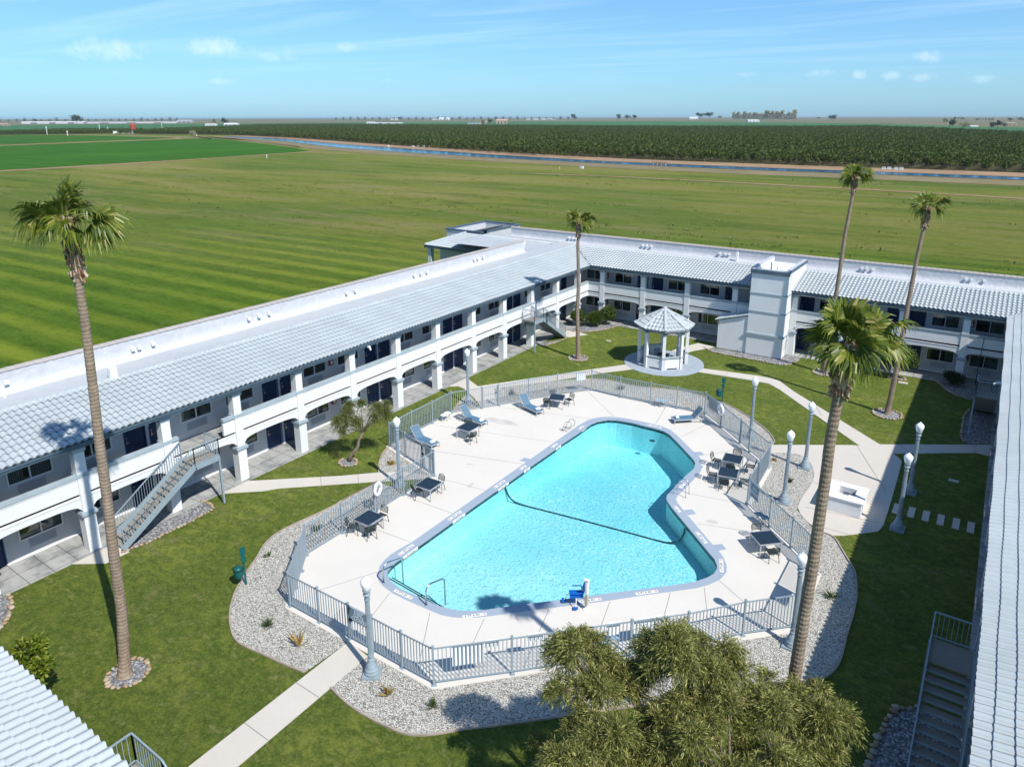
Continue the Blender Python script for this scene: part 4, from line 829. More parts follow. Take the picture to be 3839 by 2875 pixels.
def wing_front(W, rz, wa0, wa1, a0, a1, cols, wins, doors, skipcols=(), gaps=()):
    wd = 2.03; f0, f1 = a0, a1; a0, a1 = wa0, wa1
    # wall with real openings
    wall = MB()
    for zf, zt in ((0.0, 2.62), (2.78, 5.45)):
        ops = []
        for c in wins: ops.append((c-.91, c+.91, zf+(0.98 if zf == 0 else 1.06), zf+(1.88 if zf == 0 else 1.96)))
        for c in doors: ops.append((c-.52, c+.52, zf, zf+2.0))
        ops = sorted(o for o in ops if o[0] > a0 and o[1] < a1); cur = a0
        for o0, o1, z0, z1 in ops:
            if o0 > cur: W.box(wall, cur, o0, wd, wd+.22, zf, zt)
            if z0 > zf: W.box(wall, o0, o1, wd, wd+.22, zf, z0)
            W.box(wall, o0, o1, wd, wd+.22, z1, zt); cur = o1
        W.box(wall, cur, a1, wd, wd+.22, zf, zt)
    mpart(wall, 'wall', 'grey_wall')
    k = MB(); ops = sorted((c-.52, c+.52) for c in doors if a0 < c < a1); cur = a0
    for o0, o1 in ops: W.box(k, cur, o0, wd-.02, wd+.0, 0.0, .11); cur = o1
    W.box(k, cur, a1, wd-.02, wd, 0, .11); mpart(k, 'base_board', 'white')
    for i, c in enumerate(wins):
        if not a0 < c < a1: continue
        place_on_wall(W, c, .98, 'window', rz, var=i); place_on_wall(W, c, 3.84, 'window', rz, var=i+1)
        place_on_wall(W, c, .40, 'grille', rz); place_on_wall(W, c, 3.22, 'grille', rz)
    for c in doors:
        if a0 < c < a1: place_on_wall(W, c, 0, 'door', rz); place_on_wall(W, c, 2.78, 'door', rz)
    for c in doors:
        for zf in (0, 2.78):
            if a0 < c < a1: nums = MB(); W.box(nums, c+.66, c+.80, wd-.02, wd-.002, zf+1.52, zf+1.60); mpart(nums, 'room_number_plate', 'white_plastic')
    # upper floor slab, balcony, arched beams
    a0, a1 = f0, f1
    s = MB(); W.box(s, a0, a1, .26, wd-.001, 2.63, 2.775); mpart(s, 'balcony_floor', 'walkway')
    ed = MB(); W.box(ed, a0, a1, .20, .26, 2.55, 2.95); mpart(ed, 'slab_edge', 'dark')  # near-black colour paints the shadow gap under the balcony wall
    cs = sorted(cols)
    def bays():
        pts = [a0]+[c for c in cs if a0 < c < a1]+[a1]
        for i, (c0, c1) in enumerate(zip(pts[:-1], pts[1:])):
            l = c0+(.24 if i > 0 else 0); r = c1-(.24 if i < len(pts)-2 else 0)
            if r-l > .3: yield l, r, i > 0, i < len(pts)-2
    for l, r, cl, crr in bays():
        bal, rail, beam, ledge, tl = MB(), MB(), MB(), MB(), MB()
        if any(g0 < (l+r)/2 < g1 for g0, g1 in gaps):
            for g0, g1 in gaps:
                if g0 < (l+r)/2 < g1:
                    for x0, x1 in ((l, max(l, g0+.001)), (min(r, g1-.001), r)):
                        if x1-x0 > .15: W.box(bal, x0, x1, .05, .19, 3.05, 3.78); W.box(rail, x0, x1, .0, .24, 3.86, 4.03)
        else:
            W.box(bal, l, r, .05, .19, 3.05, 3.78); W.box(rail, l, r, .0, .24, 3.86, 4.03); W.box(ledge, l, r, .02, .22, 3.78, 3.82)
            for q in np.arange(l+.4, r, 1.3): W.box(tl, q, q+.08, .08, .16, 3.82, 3.86)
        # arched beam
        L2 = (r-l)/2; cm = (l+r)/2; N = 20; xs = np.linspace(-1, 1, N+1); low = []
        for x in xs:
            g = 1-abs(x)**5 if (x < 0 and cl) or (x > 0 and crr) else 1.0
            low.append(2.20+.30*math.sqrt(max(0, g))+.04*(1-x*x))
        v = []
        for dd in (.05, .19):
            for x, z in zip(xs, low): v.append(W.P(cm+x*L2, dd, z))
            for x in xs: v.append(W.P(cm+x*L2, dd, 2.90))
        M_ = N+1; f = []
        for i in range(N):
            f += [(i, i+1, M_+i+1, M_+i), (2*M_+i, 3*M_+i, 3*M_+i+1, 2*M_+i+1), (i, 2*M_+i, 2*M_+i+1, i+1), (M_+i, M_+i+1, 3*M_+i+1, 3*M_+i)]
        f += [(0, M_, 3*M_, 2*M_), (N, 2*M_+N, 3*M_+N, M_+N)]
        beam.add(v, f)
        W.box(beam, l, r, .025, .05, 2.84, 2.90)
        mpart(beam, 'arched_beam', 'white')
        if bal.n: bw_ = mpart(bal, 'balcony_wall', 'white'); rr_ = rail.build('balcony_rail', 'trim', bw_)
        if ledge.n: rr_ = ledge.build('balcony_ledge', 'white', bw_)
        if bal.n:
            for c_ in bw_.children: c_.location = (0, 0, 0)
    # columns
    for c in cs:
        if c in skipcols or not (a0 < c < a1): continue
        b = MB(); W.box(b, c-.27, c+.27, -.02, .52, 0, 1.86); W.box(b, c-.235, c+.235, .0, .47, 2.12, 3.86); W.box(b, c-.235, c+.235, .001, .469, 4.04, 5.10)
        col = mpart(b, 'column', 'white')
        for nm_, lst_ in (('capital', ((1.86, 1.93, .31), (1.93, 2.05, .36), (2.05, 2.12, .33))), ('collar', ((3.86, 4.04, .275),)), ('capital', ((5.10, 5.18, .275), (5.18, 5.30, .31)))):
            t = MB()
            for h0, h1, e in lst_: W.box(t, c-e, c+e, .25-e, .25+e, h0, h1)
            t.build(nm_, 'trim', col)
    # eave: beam, soffit, fascia, gutter line
    b = MB(); W.box(b, a0, a1, .02, .40, 5.30, 5.45); mpart(b, 'eave_beam', 'white')
    b = MB(); W.box(b, a0-.0, a1, -.20, wd, 5.45, 5.50); mpart(b, 'soffit', 'soffit')
# left wing
dpL = [9.3, 17.75, 26.2, 34.75, 43.3, 51.9, 60.3]
colsL = [9.2, 13.5, 17.7, 21.85, 26.15, 30.49, 34.8, 39.1, 43.5, 47.8, 52.15, 56.5, 60.6]
winsL = sorted(set(round(x, 2) for x in [c-2.83 for c in dpL if c != 9.3]+[c+2.83 for c in dpL if c < 60]))
doorsL = sorted([c+s*.66 for c in dpL for s in (-1, 1)])
wing_front(WL_, -R(90), 2.0, 64.53, 2.0, 62.55, colsL, winsL, doorsL, gaps=((18.3, 20.9), (50.5, 52.9)))
# back wing
dpB = [-28.05, -19.9, -13.2, -5.45]
winsB = [-34.1, -30.85, -25.1, -21.9, -11.2, -8.35, -2.7, 0.28]
doorsB = [-28.72, -27.15, -19.85, -13.15, -6.3, -4.65]
colsB = [-32.2, -27.8, -23.35, -18.9, -13.75, -9.6, -5.55, -1.2]
wing_front(WB_, R(180), -35.73, 3.58, -33.75, 1.6, colsB, winsB, doorsB)
# right wing, mostly under its own roof edge
wing_front(WR_, R(90), 16.5, 64.53, 16.5, 62.45, [c-.9 for c in colsL[2:-1]], [20.5+8.6*i for i in range(5)], [24.0+8.6*i+s_*.66 for i in range(4) for s_ in (-1, 1)], gaps=((23.9, 25.6), (51.8, 53.2)))
# roofs: eave, slope, flat part, parapet
EZ = 5.70; TH = math.atan2(1.05, 4.25); ct, st_ = math.cos(TH), math.sin(TH); SL = math.hypot(1.05, 4.25); NC = 10; EX = SL/NC
b = MB()
# left wing slope (row ends clipped at the valley), continued in front of the frame edge
tile_roof(b, (-33.36, -2.0, EZ), (0, 1, 0), (-ct, 0, st_), (st_, 0, ct), 74, lambda s: 0.0, lambda s: 64.1+s*ct*1.01, NC, EX)
mpart(b, 'roof', ['tile', 'tile_end', 'tile_pan'])
b = MB()
tile_roof(b, (-36.5-1.2, 62.1, EZ), (1, 0, 0), (0, ct, st_), (0, -st_, ct), 46, lambda s: 4.34-s*ct*0.98, lambda s: 38.9+s*ct*1.0, NC, EX)
mpart(b, 'roof', ['tile', 'tile_end', 'tile_pan'])
b = MB()
tile_roof(b, (1.20, 16.4, EZ), (0, 1, 0), (ct, 0, st_), (-st_, 0, ct), 52, lambda s: 0.0, lambda s: 45.7+s*ct*1.0, NC, EX)
mpart(b, 'roof', ['tile', 'tile_end', 'tile_pan'])
# under-roof sheathing so that no light leaks through the tiles
b = MB()
def slab(b, p):
    q = [(x, y, z-.10) for x, y, z in p]; n = len(p); b.add(p+q, [tuple(range(n)), tuple(range(2*n-1, n-1, -1))]+[(i, n+i, n+(i+1) % n, (i+1) % n) for i in range(n)])
slab(b, [(-33.42, -2, EZ-.03), (-33.42, 62.1, EZ-.03), (-37.6, 66.36, EZ+1.0), (-37.6, -2, EZ+1.0)])
slab(b, [(-33.42, 62.14, EZ-.03), (1.22, 62.14, EZ-.03), (5.5, 66.36, EZ+1.0), (-37.6, 66.36, EZ+1.0)])
slab(b, [(1.26, 16.45, EZ-.03), (5.45, 16.45, EZ+1.0), (5.45, 66.3, EZ+1.0), (1.26, 62.1, EZ-.03)])
mpart(b, 'roof_deck', 'fascia')
b = MB()
b.box(-33.50, -33.42, -2, 62.18, 5.44, 5.67); b.box(-33.44, 1.28, 62.18, 62.26, 5.44, 5.67); b.box(1.28, 1.36, 16.45, 62.18, 5.44, 5.67)
b.box(-33.42, -33.36, -2, 62.12, 5.56, 5.66); b.box(-33.36, 1.22, 62.12, 62.18, 5.56, 5.66); b.box(1.22, 1.28, 16.45, 62.12, 5.56, 5.66)
mpart(b, 'fascia', 'fascia')
b = MB()
b.add([(-40.2, -2, 6.68), (-37.6, -2, 6.70), (-37.6, 67.95, 6.70), (-40.2, 67.95, 6.68)], [(0, 1, 2, 3)])
b.add([(-37.6, 66.36, 6.70), (12, 66.36, 6.70), (12, 67.95, 6.69), (-37.6, 67.95, 6.69)], [(0, 1, 2, 3)])
b.add([(-50.5, 60.6, 6.66), (-40.2, 60.6, 6.66), (-40.2, 67.95, 6.66), (-50.5, 67.95, 6.66)], [(0, 1, 2, 3)])
mpart(b, 'flat_roof', 'flatroof')
# ridge flashing hump
b = MB()
cap_row(b, (-37.6, -2, 6.72), (-37.6, 66.2, 6.72), 0.17, 0.45, flat=.55); cap_row(b, (-37.6, 66.4, 6.72), (6, 66.4, 6.72), 0.17, 0.45, flat=.55)
cap_row(b, (5.5, 16.4, 6.72), (5.5, 66.2, 6.72), 0.17, 0.45, flat=.55)
mpart(b, 'ridge_tiles', 'tile')
# parapets: inner face slightly battered and uneven, cap of pinkish tiles
def batter(b, pts_in, pts_out, z0, z1):
    for (p, q), (r, s) in zip(zip(pts_in[:-1], pts_in[1:]), zip(pts_out[:-1], pts_out[1:])):
        L = math.hypot(q[0]-p[0], q[1]-p[1]); n = max(2, int(L/1.2)); v = []
        d = np.array([q[0]-p[0], q[1]-p[1]])/L; nn = np.array([r[0]-p[0], r[1]-p[1]]); nn /= np.linalg.norm(nn)
        for i in range(n+1):
            t = i/n; base = np.array(p)+d*L*t; jj = .05*math.sin(i*2.3)+.04*math.sin(i*5.1)
            for (off, z) in ((-.42+jj, z0), (-.14+jj*.7, z0+.10), (-.03+jj*.3, z0+.32), (0.0, (z0+z1)/2), (0.0, z1)): v.append((*(base+nn*off), z))
        b.add(v, [(i*5+k, (i+1)*5+k, (i+1)*5+k+1, i*5+k+1) for i in range(n) for k in range(4)])
b = MB()
batter(b, [(-40.15, -2), (-40.15, 60.4)], [(-40.45, -2), (-40.45, 60.4)], 6.69, 7.82)
batter(b, [(-46.9, 67.9), (12, 67.9)], [(-46.9, 68.2), (12, 68.2)], 6.69, 7.70)
b.box(-40.45, -40.17, -2, 60.4, 0, 7.80); b.box(-46.9, 12, 67.93, 68.2, 0, 7.68); b.box(-40.7, -40.1, 60.4, 60.62, 6.4, 7.82)
mpart(b, 'parapet', 'parapet', smooth=True)
b = MB(); cap_row(b, (-40.30, -2, 7.80), (-40.30, 60.5, 7.80), 0.20, 0.42); mpart(b, 'parapet_cap', 'tile_cap')
b = MB(); cap_row(b, (-46.9, 68.05, 7.68), (12, 68.05, 7.68), 0.20, 0.42); mpart(b, 'parapet_cap', 'tile_cap')
# little vents through the parapets
for (x, y) in [(-40.1, q) for q in (13.33, 19.77, 20.13, 20.97, 27.5, 28.3, 29.1, 36.08, 36.95, 43.6, 44.43, 45.22, 51.87, 52.41, 53.25)]:
    b = MB(); b.box(x+.0, x+.16, y-.08, y+.08, 7.2, 7.36); b.box(x+.14, x+.19, y-.10, y+.10, 7.17, 7.39); mpart(b, 'parapet_vent', 'white_plastic')
for x in (-39.13, -38.65, -38.26, -30.39, -29.93, -29.42, -22.3, -21.75, -21.38, -9.65, -9.28, -8.79, -1.89, -1.51, -0.64):
    b = MB(); b.box(x-.08, x+.08, 67.72, 67.9, 7.15, 7.31); b.box(x-.10, x+.10, 67.69, 67.74, 7.12, 7.34); mpart(b, 'parapet_vent', 'white_plastic')
b = MB(); b.box(-37.75, -37.5, 17.2, 17.55, 6.7, 7.35); b.box(-37.95, -37.75, 17.25, 17.5, 6.7, 7.2); mpart(b, 'roof_vent_box', 'white_plastic'); b = MB(); b.tube([(-39.4, 12.96, 6.7), (-39.4, 12.96, 7.15)], .05); mpart(b, 'vent_pipe', 'white_plastic')
b = MB(); b.box(-20.55, -20.38, 67.3, 67.5, 6.7, 7.6); mpart(b, 'roof_vent_box', 'white_plastic')
# annexe beyond the corner: hipped tile roof in front of a flat-roofed block
b = MB(); NA = 10
tile_roof(b, (-55.2, 62.0, EZ), (1, 0, 0), (0, ct, st_), (0, -st_, ct), 15.2, lambda s: s*ct*.6, lambda s: 15.0, NC, EX)
tile_roof(b, (-55.2, 75, EZ), (0, -1, 0), (ct*.6/.999, 0, st_), (-.3, 0, .95), 13.0, lambda s: 0, lambda s: 13-s*ct*1.0, NC, EX)
cap_row(b, (-55.1, 62.1, EZ+.08), (-52.4, 66.4, 6.86), .17, .4)
mpart(b, 'annexe_roof', ['tile', 'tile_end', 'tile_pan'])
b = MB(); b.box(-55.2, -40.5, 62.05, 62.15, 5.40, 5.66); b.box(-55.15, -55.05, 62.05, 75, 5.40, 5.66); mpart(b, 'annexe_fascia', 'fascia')
b = MB(); b.box(-54.9, -40.5, 64.5, 68.0, 0, 6.0); b.box(-54.9, -54.4, 62.3, 62.8, 0, 5.4); mpart(b, 'annexe_wall', 'grey_wall')
for x in (-51.2, -49.6): o = inst('door', DOOR[0], motel, np.array((x, 64.5, 3.0))-MO, R(180)); inst('door_frame', DOOR[1], o, (0, 0, 0))
b = MB(); b.box(-55.8, -50.6, 66.9, 67.1, 0, 6.85); b.box(-55.8, -55.6, 67.1, 74.8, 0, 6.85); b.box(-55.6, -50.6, 74.6, 74.8, 0, 6.85); b.box(-50.6, -50.4, 68.2, 74.8, 0, 6.85); b.box(-55.6, -50.6, 67.1, 74.6, 5.6, 5.75); b.box(-50.4, -46.9, 67.93, 68.13, 0, 6.6); mpart(b, 'annexe_block', 'parapet')
b = MB(); b.box(-55.95, -50.3, 66.8, 67.12, 6.85, 7.0); b.box(-55.95, -55.55, 67.12, 74.9, 6.85, 7.0); b.box(-55.55, -50.3, 74.55, 74.9, 6.85, 7.0); b.box(-50.7, -50.3, 68.2, 74.55, 6.85, 7.0); mpart(b, 'annexe_coping', 'fascia')
# lift tower on the back wing
b = MB(); TX0, TX1, TY0, TY1 = -17.07, -14.03, 60.75, 64.6
b.box(TX0, TX1, TY0, TY1, 0, 7.2); b.box(TX0, TX0+.25, TY0+.25, 66.6, 7.2, 7.62); b.box(TX1-.25, TX1, TY0+.25, 66.6, 7.2, 7.62); b.box(TX0, TX1, TY0, TY0+.25, 7.2, 7.40); b.box(TX0+.3, TX1-.3, TY0+2, 66.3, 6.3, 6.9)
b.box(TX0, TX1, 64.6, 66.6, 6.2, 7.2)
mpart(b, 'lift_tower', 'white')
b = MB(); e = .05
for z0, z1, e in ((5.42, 5.55, .05), (3.82, 3.95, .05), (1.78, 1.95, .09)): b.box(TX0-e, TX1+e, TY0-e, 62.3, z0, z1)
mpart(b, 'tower_band', 'trim')
b = MB(); b.box(TX0-.10, TX1+.10, TY0-.12, TY0-.002, 7.20, 7.52); b.box(TX1+.002, TX1+.10, TY0-.002, 66.6, 7.42, 7.66); b.box(TX0-.10, TX0-.002, TY0-.002, 66.6, 7.42, 7.66); mpart(b, 'tower_cornice', 'fascia')
b = MB(); b.box(TX0-.03, TX1+.03, TY0-.04, TY0+.3, 7.52, 7.57); b.box(TX0-.05, TX0+.27, TY0+.3, 66.65, 7.66, 7.70); b.box(TX1-.27, TX1+.05, TY0+.3, 66.65, 7.66, 7.70); mpart(b, 'tower_cap', 'parapet')
b = MB(); b.tube([(-15.9, 62.2, 7.1), (-15.9, 62.2, 8.0)], .06); b.tube([(-15.5, 62.6, 7.1), (-15.5, 62.6, 7.5)], .04); mpart(b, 'vent_pipe', 'galv')
b = MB()
for zc in (6.9, 1.1):
    for i in range(6):
        for dy in (0, .35): b.box(TX1+.002, TX1+.02, 61.4+dy, 61.5+dy, zc-.5+i*.15, zc-.42+i*.15)
mpart(b, 'tower_louvre', 'grille')
b = MB(); b.prism([(-19.66, 60.85), (TX0, 60.85), (TX0, 62.4), (-19.66, 62.4)], 0, 2.55)
v = [(-19.66, 60.85, 2.55), (TX0, 60.85, 2.55), (TX0, 60.85, 3.35), (-19.66, 62.4, 2.55), (TX0, 62.4, 2.55), (TX0, 62.4, 3.35)]
b.add(v, [(0, 1, 2), (3, 5, 4), (0, 2, 5, 3)]); mpart(b, 'lean_to', 'white')
b = MB(); L_ = math.hypot(2.6, .8)
tile_roof(b, (-19.85, 60.75, 2.58), (0, 1, 0), (2.6/L_, 0, .8/L_), (-.8/L_, 0, 2.6/L_), 1.75, lambda s: 0, lambda s: 1.72, 7, L_/7+.01)
cap_row(b, (-19.9, 60.80, 2.60), (TX0, 60.80, 3.46), .13, .4); mpart(b, 'lean_to_roof', ['tile', 'tile_end', 'tile_pan'])
b = MB(); b.tube([(-17.4, 60.70, 0), (-17.4, 60.70, .55)], .05); mpart(b, 'stand_pipe', 'trim')
b = MB(); b.tube([(-14.0, 62.0, 0), (-13.99, 62.0, 1.9), (-13.6, 62.5, 2.5), (-13.3, 62.45, 2.6)], .04); mpart(b, 'downpipe', 'galv')
b = MB(); b.tube([(0.02, 62.45, 3.9), (0.0, 62.46, 2.6), (-.02, 62.4, 1.2), (0, 62.4, 0.05)], .022); mpart(b, 'hanging_cable', 'dark')
# fire extinguisher boxes on the walls
for W, rz, lst in ((WB_, R(180), [(-32.68, 1.35), (-32.68, 4.12), (-0.95, 1.35), (-0.95, 4.12)]), (WL_, -R(90), [(30.40, 4.05), (30.4, 1.3), (57.9-.6, 1.3)])):
    for a, z in lst:
        b = MB(); p = W.P(a, 2.03, z)-MO; b.box(-.17, .17, 0, .12, 0, .52); o = b.build('extinguisher_box', 'red', motel); o.location = tuple(p); o.rotation_euler = (0, 0, rz)
        b = MB(); b.box(-.09, .09, .12, .124, .08, .30); b.box(-.10, .10, .12, .126, .38, .44); q = b.build('box_label', 'white_plastic', o)
# security lamp and conduit on the left eave
b = MB(); b.box(-33.40, -33.25, 31.6, 31.75, 5.35, 5.47); b.tube([(-33.3, 31.7, 5.4), (-33.0, 31.5, 5.33)], .06); mpart(b, 'eave_camera', 'white_plastic')
b = MB(); b.box(1.0, 1.2, 46.9, 47.05, 5.4, 5.5); b.tube([(1.1, 47, 5.42), (.85, 46.8, 5.36)], .06); mpart(b, 'eave_camera', 'white_plastic')
# front wing: only the edge of its roof shows
fw = empty('front_building', (-21, 2, 0)); tag(fw, 'front building seen only as a corner of pale blue tile roof', 'building'); FO = np.array((-21, 2, 0))
b = MB(); tile_roof(b, (-10.0, 5.72, EZ), (-1, 0, 0), (0, -ct, st_), (0, st_, ct), 30, lambda s: 0, lambda s: 30, NC, EX); o = b.build('roof', ['tile', 'tile_end', 'tile_pan'], fw); o.location = tuple(-FO)
b = MB(); b.box(-34, -10, 5.55, 5.63, 5.42, 5.66); b.box(-34, -10, 3.3, 5.55, 5.44, 5.50); o = b.build('fascia', 'fascia', fw); o.location = tuple(-FO)
b = MB(); b.box(-33.2, -10, 3.2, 3.4, 0, 5.5); o = b.build('wall', 'grey_wall', fw); o.location = tuple(-FO)
b = MB(); b.box(-33.2, -10, 5.1, 5.25, 3.05, 4.0); b.box(-33.2, -10, 3.4, 5.2, 2.63, 2.78); o = b.build('balcony_wall', 'white', fw); o.location = tuple(-FO)
# ------------------------------------------------------------------ pool fence: posts, panels, gates
fence = empty('pool_fence', tuple(fe['A'])+(0,)); tag(fence, 'blue-grey steel picket fence round the swimming pool deck', 'fence'); FE = np.array(tuple(fe['A'])+(0,))
FH = 1.60
def fpart(b, name, mat='steel'):
    o = b.build(name, mat, fence); o.location = tuple(np.array(o.location)-FE); return o
fe.update({'b2': (-11.0, 19.9), 'b3': (-9.38, 21.55), 'e1': (-4.63, 28.85), 'k2': (-24.95, 23.45), 'l1': (-24.1, 17.95), 'l2': (-23.33, 17.0), 'i2': (-29.93, 31.8), 'i1': (-29.93, 33.85), 'I': (-29.97, 35.9)})
chain = ['A', 'a1', 'a2', 'a3', 'a4', 'B', 'b1', 'b2', 'b3', 'b4', 'b5', 'C', 'e1', 'E', 'c1', 'c2', 'D', 'd1', 'F', 'f1', 'f2', 'f3', 'G', 'g1', 'g2', 'g3', 'H', 'h1', 'h2', 'h3', 'h4', 'I', 'i1', 'i2', 'J', 'j1', 'j2', 'K', 'k1', 'k2', 'k3', 'L', 'l1', 'l2', 'A']
gates = {('a2', 'a3'), ('f1', 'f2'), ('h3', 'h4'), ('j2', 'K')}
pb = MB(); pb.box(-.04, .04, -.04, .04, 0, FH+.05); pb.box(-.05, .05, -.05, .05, FH+.05, FH+.08); pb.box(-.10, .10, -.10, .10, 0, .015); pme = mesh_of(pb, 'post', 'steel')
seen = set()
for i, (k0, k1) in enumerate(zip(chain[:-1], chain[1:])):
    p0, p1 = np.array(fe[k0]), np.array(fe[k1]); d = p1-p0; L = np.linalg.norm(d); d /= L; ang = math.atan2(d[1], d[0])
    if k0 not in seen: seen.add(k0); inst('post', pme, fence, np.array((*p0, 0))-FE, ang)
    b = MB(); g = (k0, k1) in gates
    def at(t, z, off=0): q = p0+d*t; return (q[0]-d[1]*off, q[1]+d[0]*off, z)
    i0 = .07 if g else .04
    for z in (.13, FH-.04): b.bar(at(i0, z), at(L-i0, z), .035, .05)
    if g:
        for t in (i0+.02, L-i0-.02): b.bar(at(t, .10), at(t, FH), .045)
        b.bar(at(i0, .98), at(L-i0, .98), .035, .04)
    n = int(round((L-.1)/.146))
    for j in range(1, n): b.bar(at(.04+(L-.08)*j/n, .13), at(.04+(L-.08)*j/n, FH-.04), .030, up=(d[0], d[1], 0))
    o = fpart(b, 'gate' if g else 'fence_panel')
    if g:
        lb = MB(); lb.bar(at(.10, 1.0, -.05), at(.26, 1.0, -.05), .05, .12); lb.bar(at(.10, 1.25, -.03), at(.10, 1.5, -.03), .03); lb.build('latch', 'dark', o)
# signs hung on the fence
def fence_sign(k0, k1, t0, t1, z0, z1, side, mat, lines=None, size=.12, lab='', lmat='lettering', back='white_plastic', lsp=1.0):
    p0, p1 = np.array(fe[k0]), np.array(fe[k1]); d = (p1-p0); L = np.linalg.norm(d); d /= L; nrm = np.array((d[1], -d[0]))*side
    c = p0+d*((t0+t1)/2); w_ = t1-t0; ang = math.atan2(-nrm[0], nrm[1])+math.pi
    r = empty('sign', (c[0]+nrm[0]*.04, c[1]+nrm[1]*.04, (z0+z1)/2)); ang = math.atan2(nrm[1], nrm[0])+math.pi/2; r.rotation_euler = (0, 0, ang)
    b = MB(); b.box(-w_/2, w_/2, -.012, 0, -(z1-z0)/2, (z1-z0)/2); b.build('sign_board', mat, r)
    b = MB(); b.box(-w_/2+.003, w_/2-.003, .001, .012, -(z1-z0)/2+.003, (z1-z0)/2-.003); b.build('sign_back', back, r)
    if lines: text(lines, size, lmat, r, (0, -.016, 0), (R(90), 0, 0), spacing=lsp)
    tag(r, lab, 'sign'); return r
fence_sign('a2', 'a3', .14, 1.14, 1.02, 1.58, 1, 'sign_blue', 'KEEP\nGATE\nCLOSED', .22, 'slate sign reading KEEP GATE CLOSED on the front pool gate', lsp=.75)
fence_sign('g3', 'H', .55, 1.35, .95, 1.58, -1, 'sign_pale', None, .1, 'x') if False else None
s_ = fence_sign('H', 'h1', .45, 1.25, .90, 1.58, 1, 'sign_pale', 'Max.\nOccupant\nLoad\n50', .17, 'pale blue sign reading Max. Occupant Load 50 on the rear fence', 'white_letter', lsp=.8)
fence_sign('G', 'f3', .40, 1.75, .72, 1.55, -1, 'sign_blue', 'WARNING\nNO LIFEGUARD\nON DUTY', .17, 'large slate warning sign on the fence beside the far lifebuoy')
fence_sign('D', 'c2', .30, 1.10, .75, 1.55, 1, 'sign_blue', 'NO\nDIVING', .24, 'slate sign reading NO DIVING near the paired tables')
fence_sign('j2', 'K', .25, .95, 1.0, 1.55, -1, 'sign_blue', 'KEEP\nGATE\nCLOSED', .15, 'slate gate sign facing out at the curved-trunk tree side', lsp=.8)
# white notice boards on the front fence, their faces to the pool
def board(t0, t1, z0, z1, lab):
    fence_sign('B', 'b5', t0, t1, z0, z1, -1, 'white_plastic', None, .1, lab)
board(.70, 1.88, .64, 1.52, 'large white notice board low on the front fence, nearest the corner post')
board(1.93, 2.45, 1.24, 1.55, 'small white plate on the fence beside the large white board')
board(3.52, 4.12, 1.25, 1.55, 'small white plate on the front fence left of the olive trees')
board(5.4, 5.85, .75, 1.52, 'tall white board on the front fence partly behind olive foliage')
board(6.6, 7.15, .95, 1.52, 'white board on the front fence above the middle olive tree')
board(7.7, 9.1, .85, 1.52, 'wide white board on the front fence behind the highest olive branch')
fence_sign('C', 'e1', 1.0, 2.1, .75, 1.55, 1, 'white_plastic', None, .1, 'white-backed board on the fence behind the big palm trunk')
# ------------------------------------------------------------------ lamp posts
def make_lamp():
    r = empty('lamp_post'); 
    b = MB(); b.box(-.33, .33, -.33, .33, -.05, .05); b.build('base_plate', 'lamp_paint', r)
    b = MB(); b.lathe([(.27, .05), (.285, .10), (.27, .15), (.25, .17), (.26, .22), (.24, .27), (.22, .29), (.19, .40), (.14, .52), (.115, .60), (.13, .62), (.13, .66), (.115, .68)], n=28); b.build('base', 'lamp_paint', r, smooth=False)
    b = MB(); b.lathe([(.10, .68), (.105, .78), (.088, 3.18), (.11, 3.20), (.11, 3.24)], n=32, flute=.14, fz=(.75, 3.19)); b.lathe([(.118, .80), (.118, .86)], n=28); b.build('post', 'lamp_paint', r)
    b = MB(); b.lathe([(.09, 3.24), (.09, 3.36), (.13, 3.40), (.14, 3.44), (.10, 3.48), (.11, 3.54), (.15, 3.58), (.15, 3.62)], n=28); b.build('collar', 'lamp_paint', r)
    b = MB(); b.lathe([(.11, 3.60), (.15, 3.68), (.19, 3.82), (.205, 3.90), (.20, 3.98), (.16, 4.04), (.13, 4.06), (.08, 4.12), (.03, 4.14), (.02, 4.18), (.005, 4.19)], n=28); b.build('globe', 'globe', r, smooth=True)
    return r
lamps = [(-16.96, 15.30, 'lamp post with white globe beside the front gate path, nearest the camera on the left', 0.6),
 (-25.9, 26.33, 'lamp post with white globe by the curved-trunk tree and side gate', 0.5), (-30.1, 38.0, 'lamp post with white globe at the far left corner of the fence', 0),
 (-11.46, 43.65, 'lamp post with white globe on the fence line near the far lifebuoy', 0), (-7.57, 41.42, 'lamp post on the gravel edge beside the patio, further of two', 0),
 (-7.57, 36.70, 'lamp post on the gravel outside the NO DIVING sign', 0), (-2.11, 41.65, 'lamp post standing in shade on the lawn, further from the stepping slabs', 0),
 (-2.15, 37.22, 'lamp post standing in the shade beside the stepping slabs', 0), (-4.40, 25.64, 'lamp post with white globe partly behind the thick palm trunk', 0)]
L0 = None
for x, y, lab, rz in lamps:
    L0 = make_lamp() if L0 is None else dup(L0)
    L0.location = (x, y, 0); L0.rotation_euler = (0, 0, rz); tag(L0, lab, 'lamp post', 'white-globed lamp posts of the courtyard')
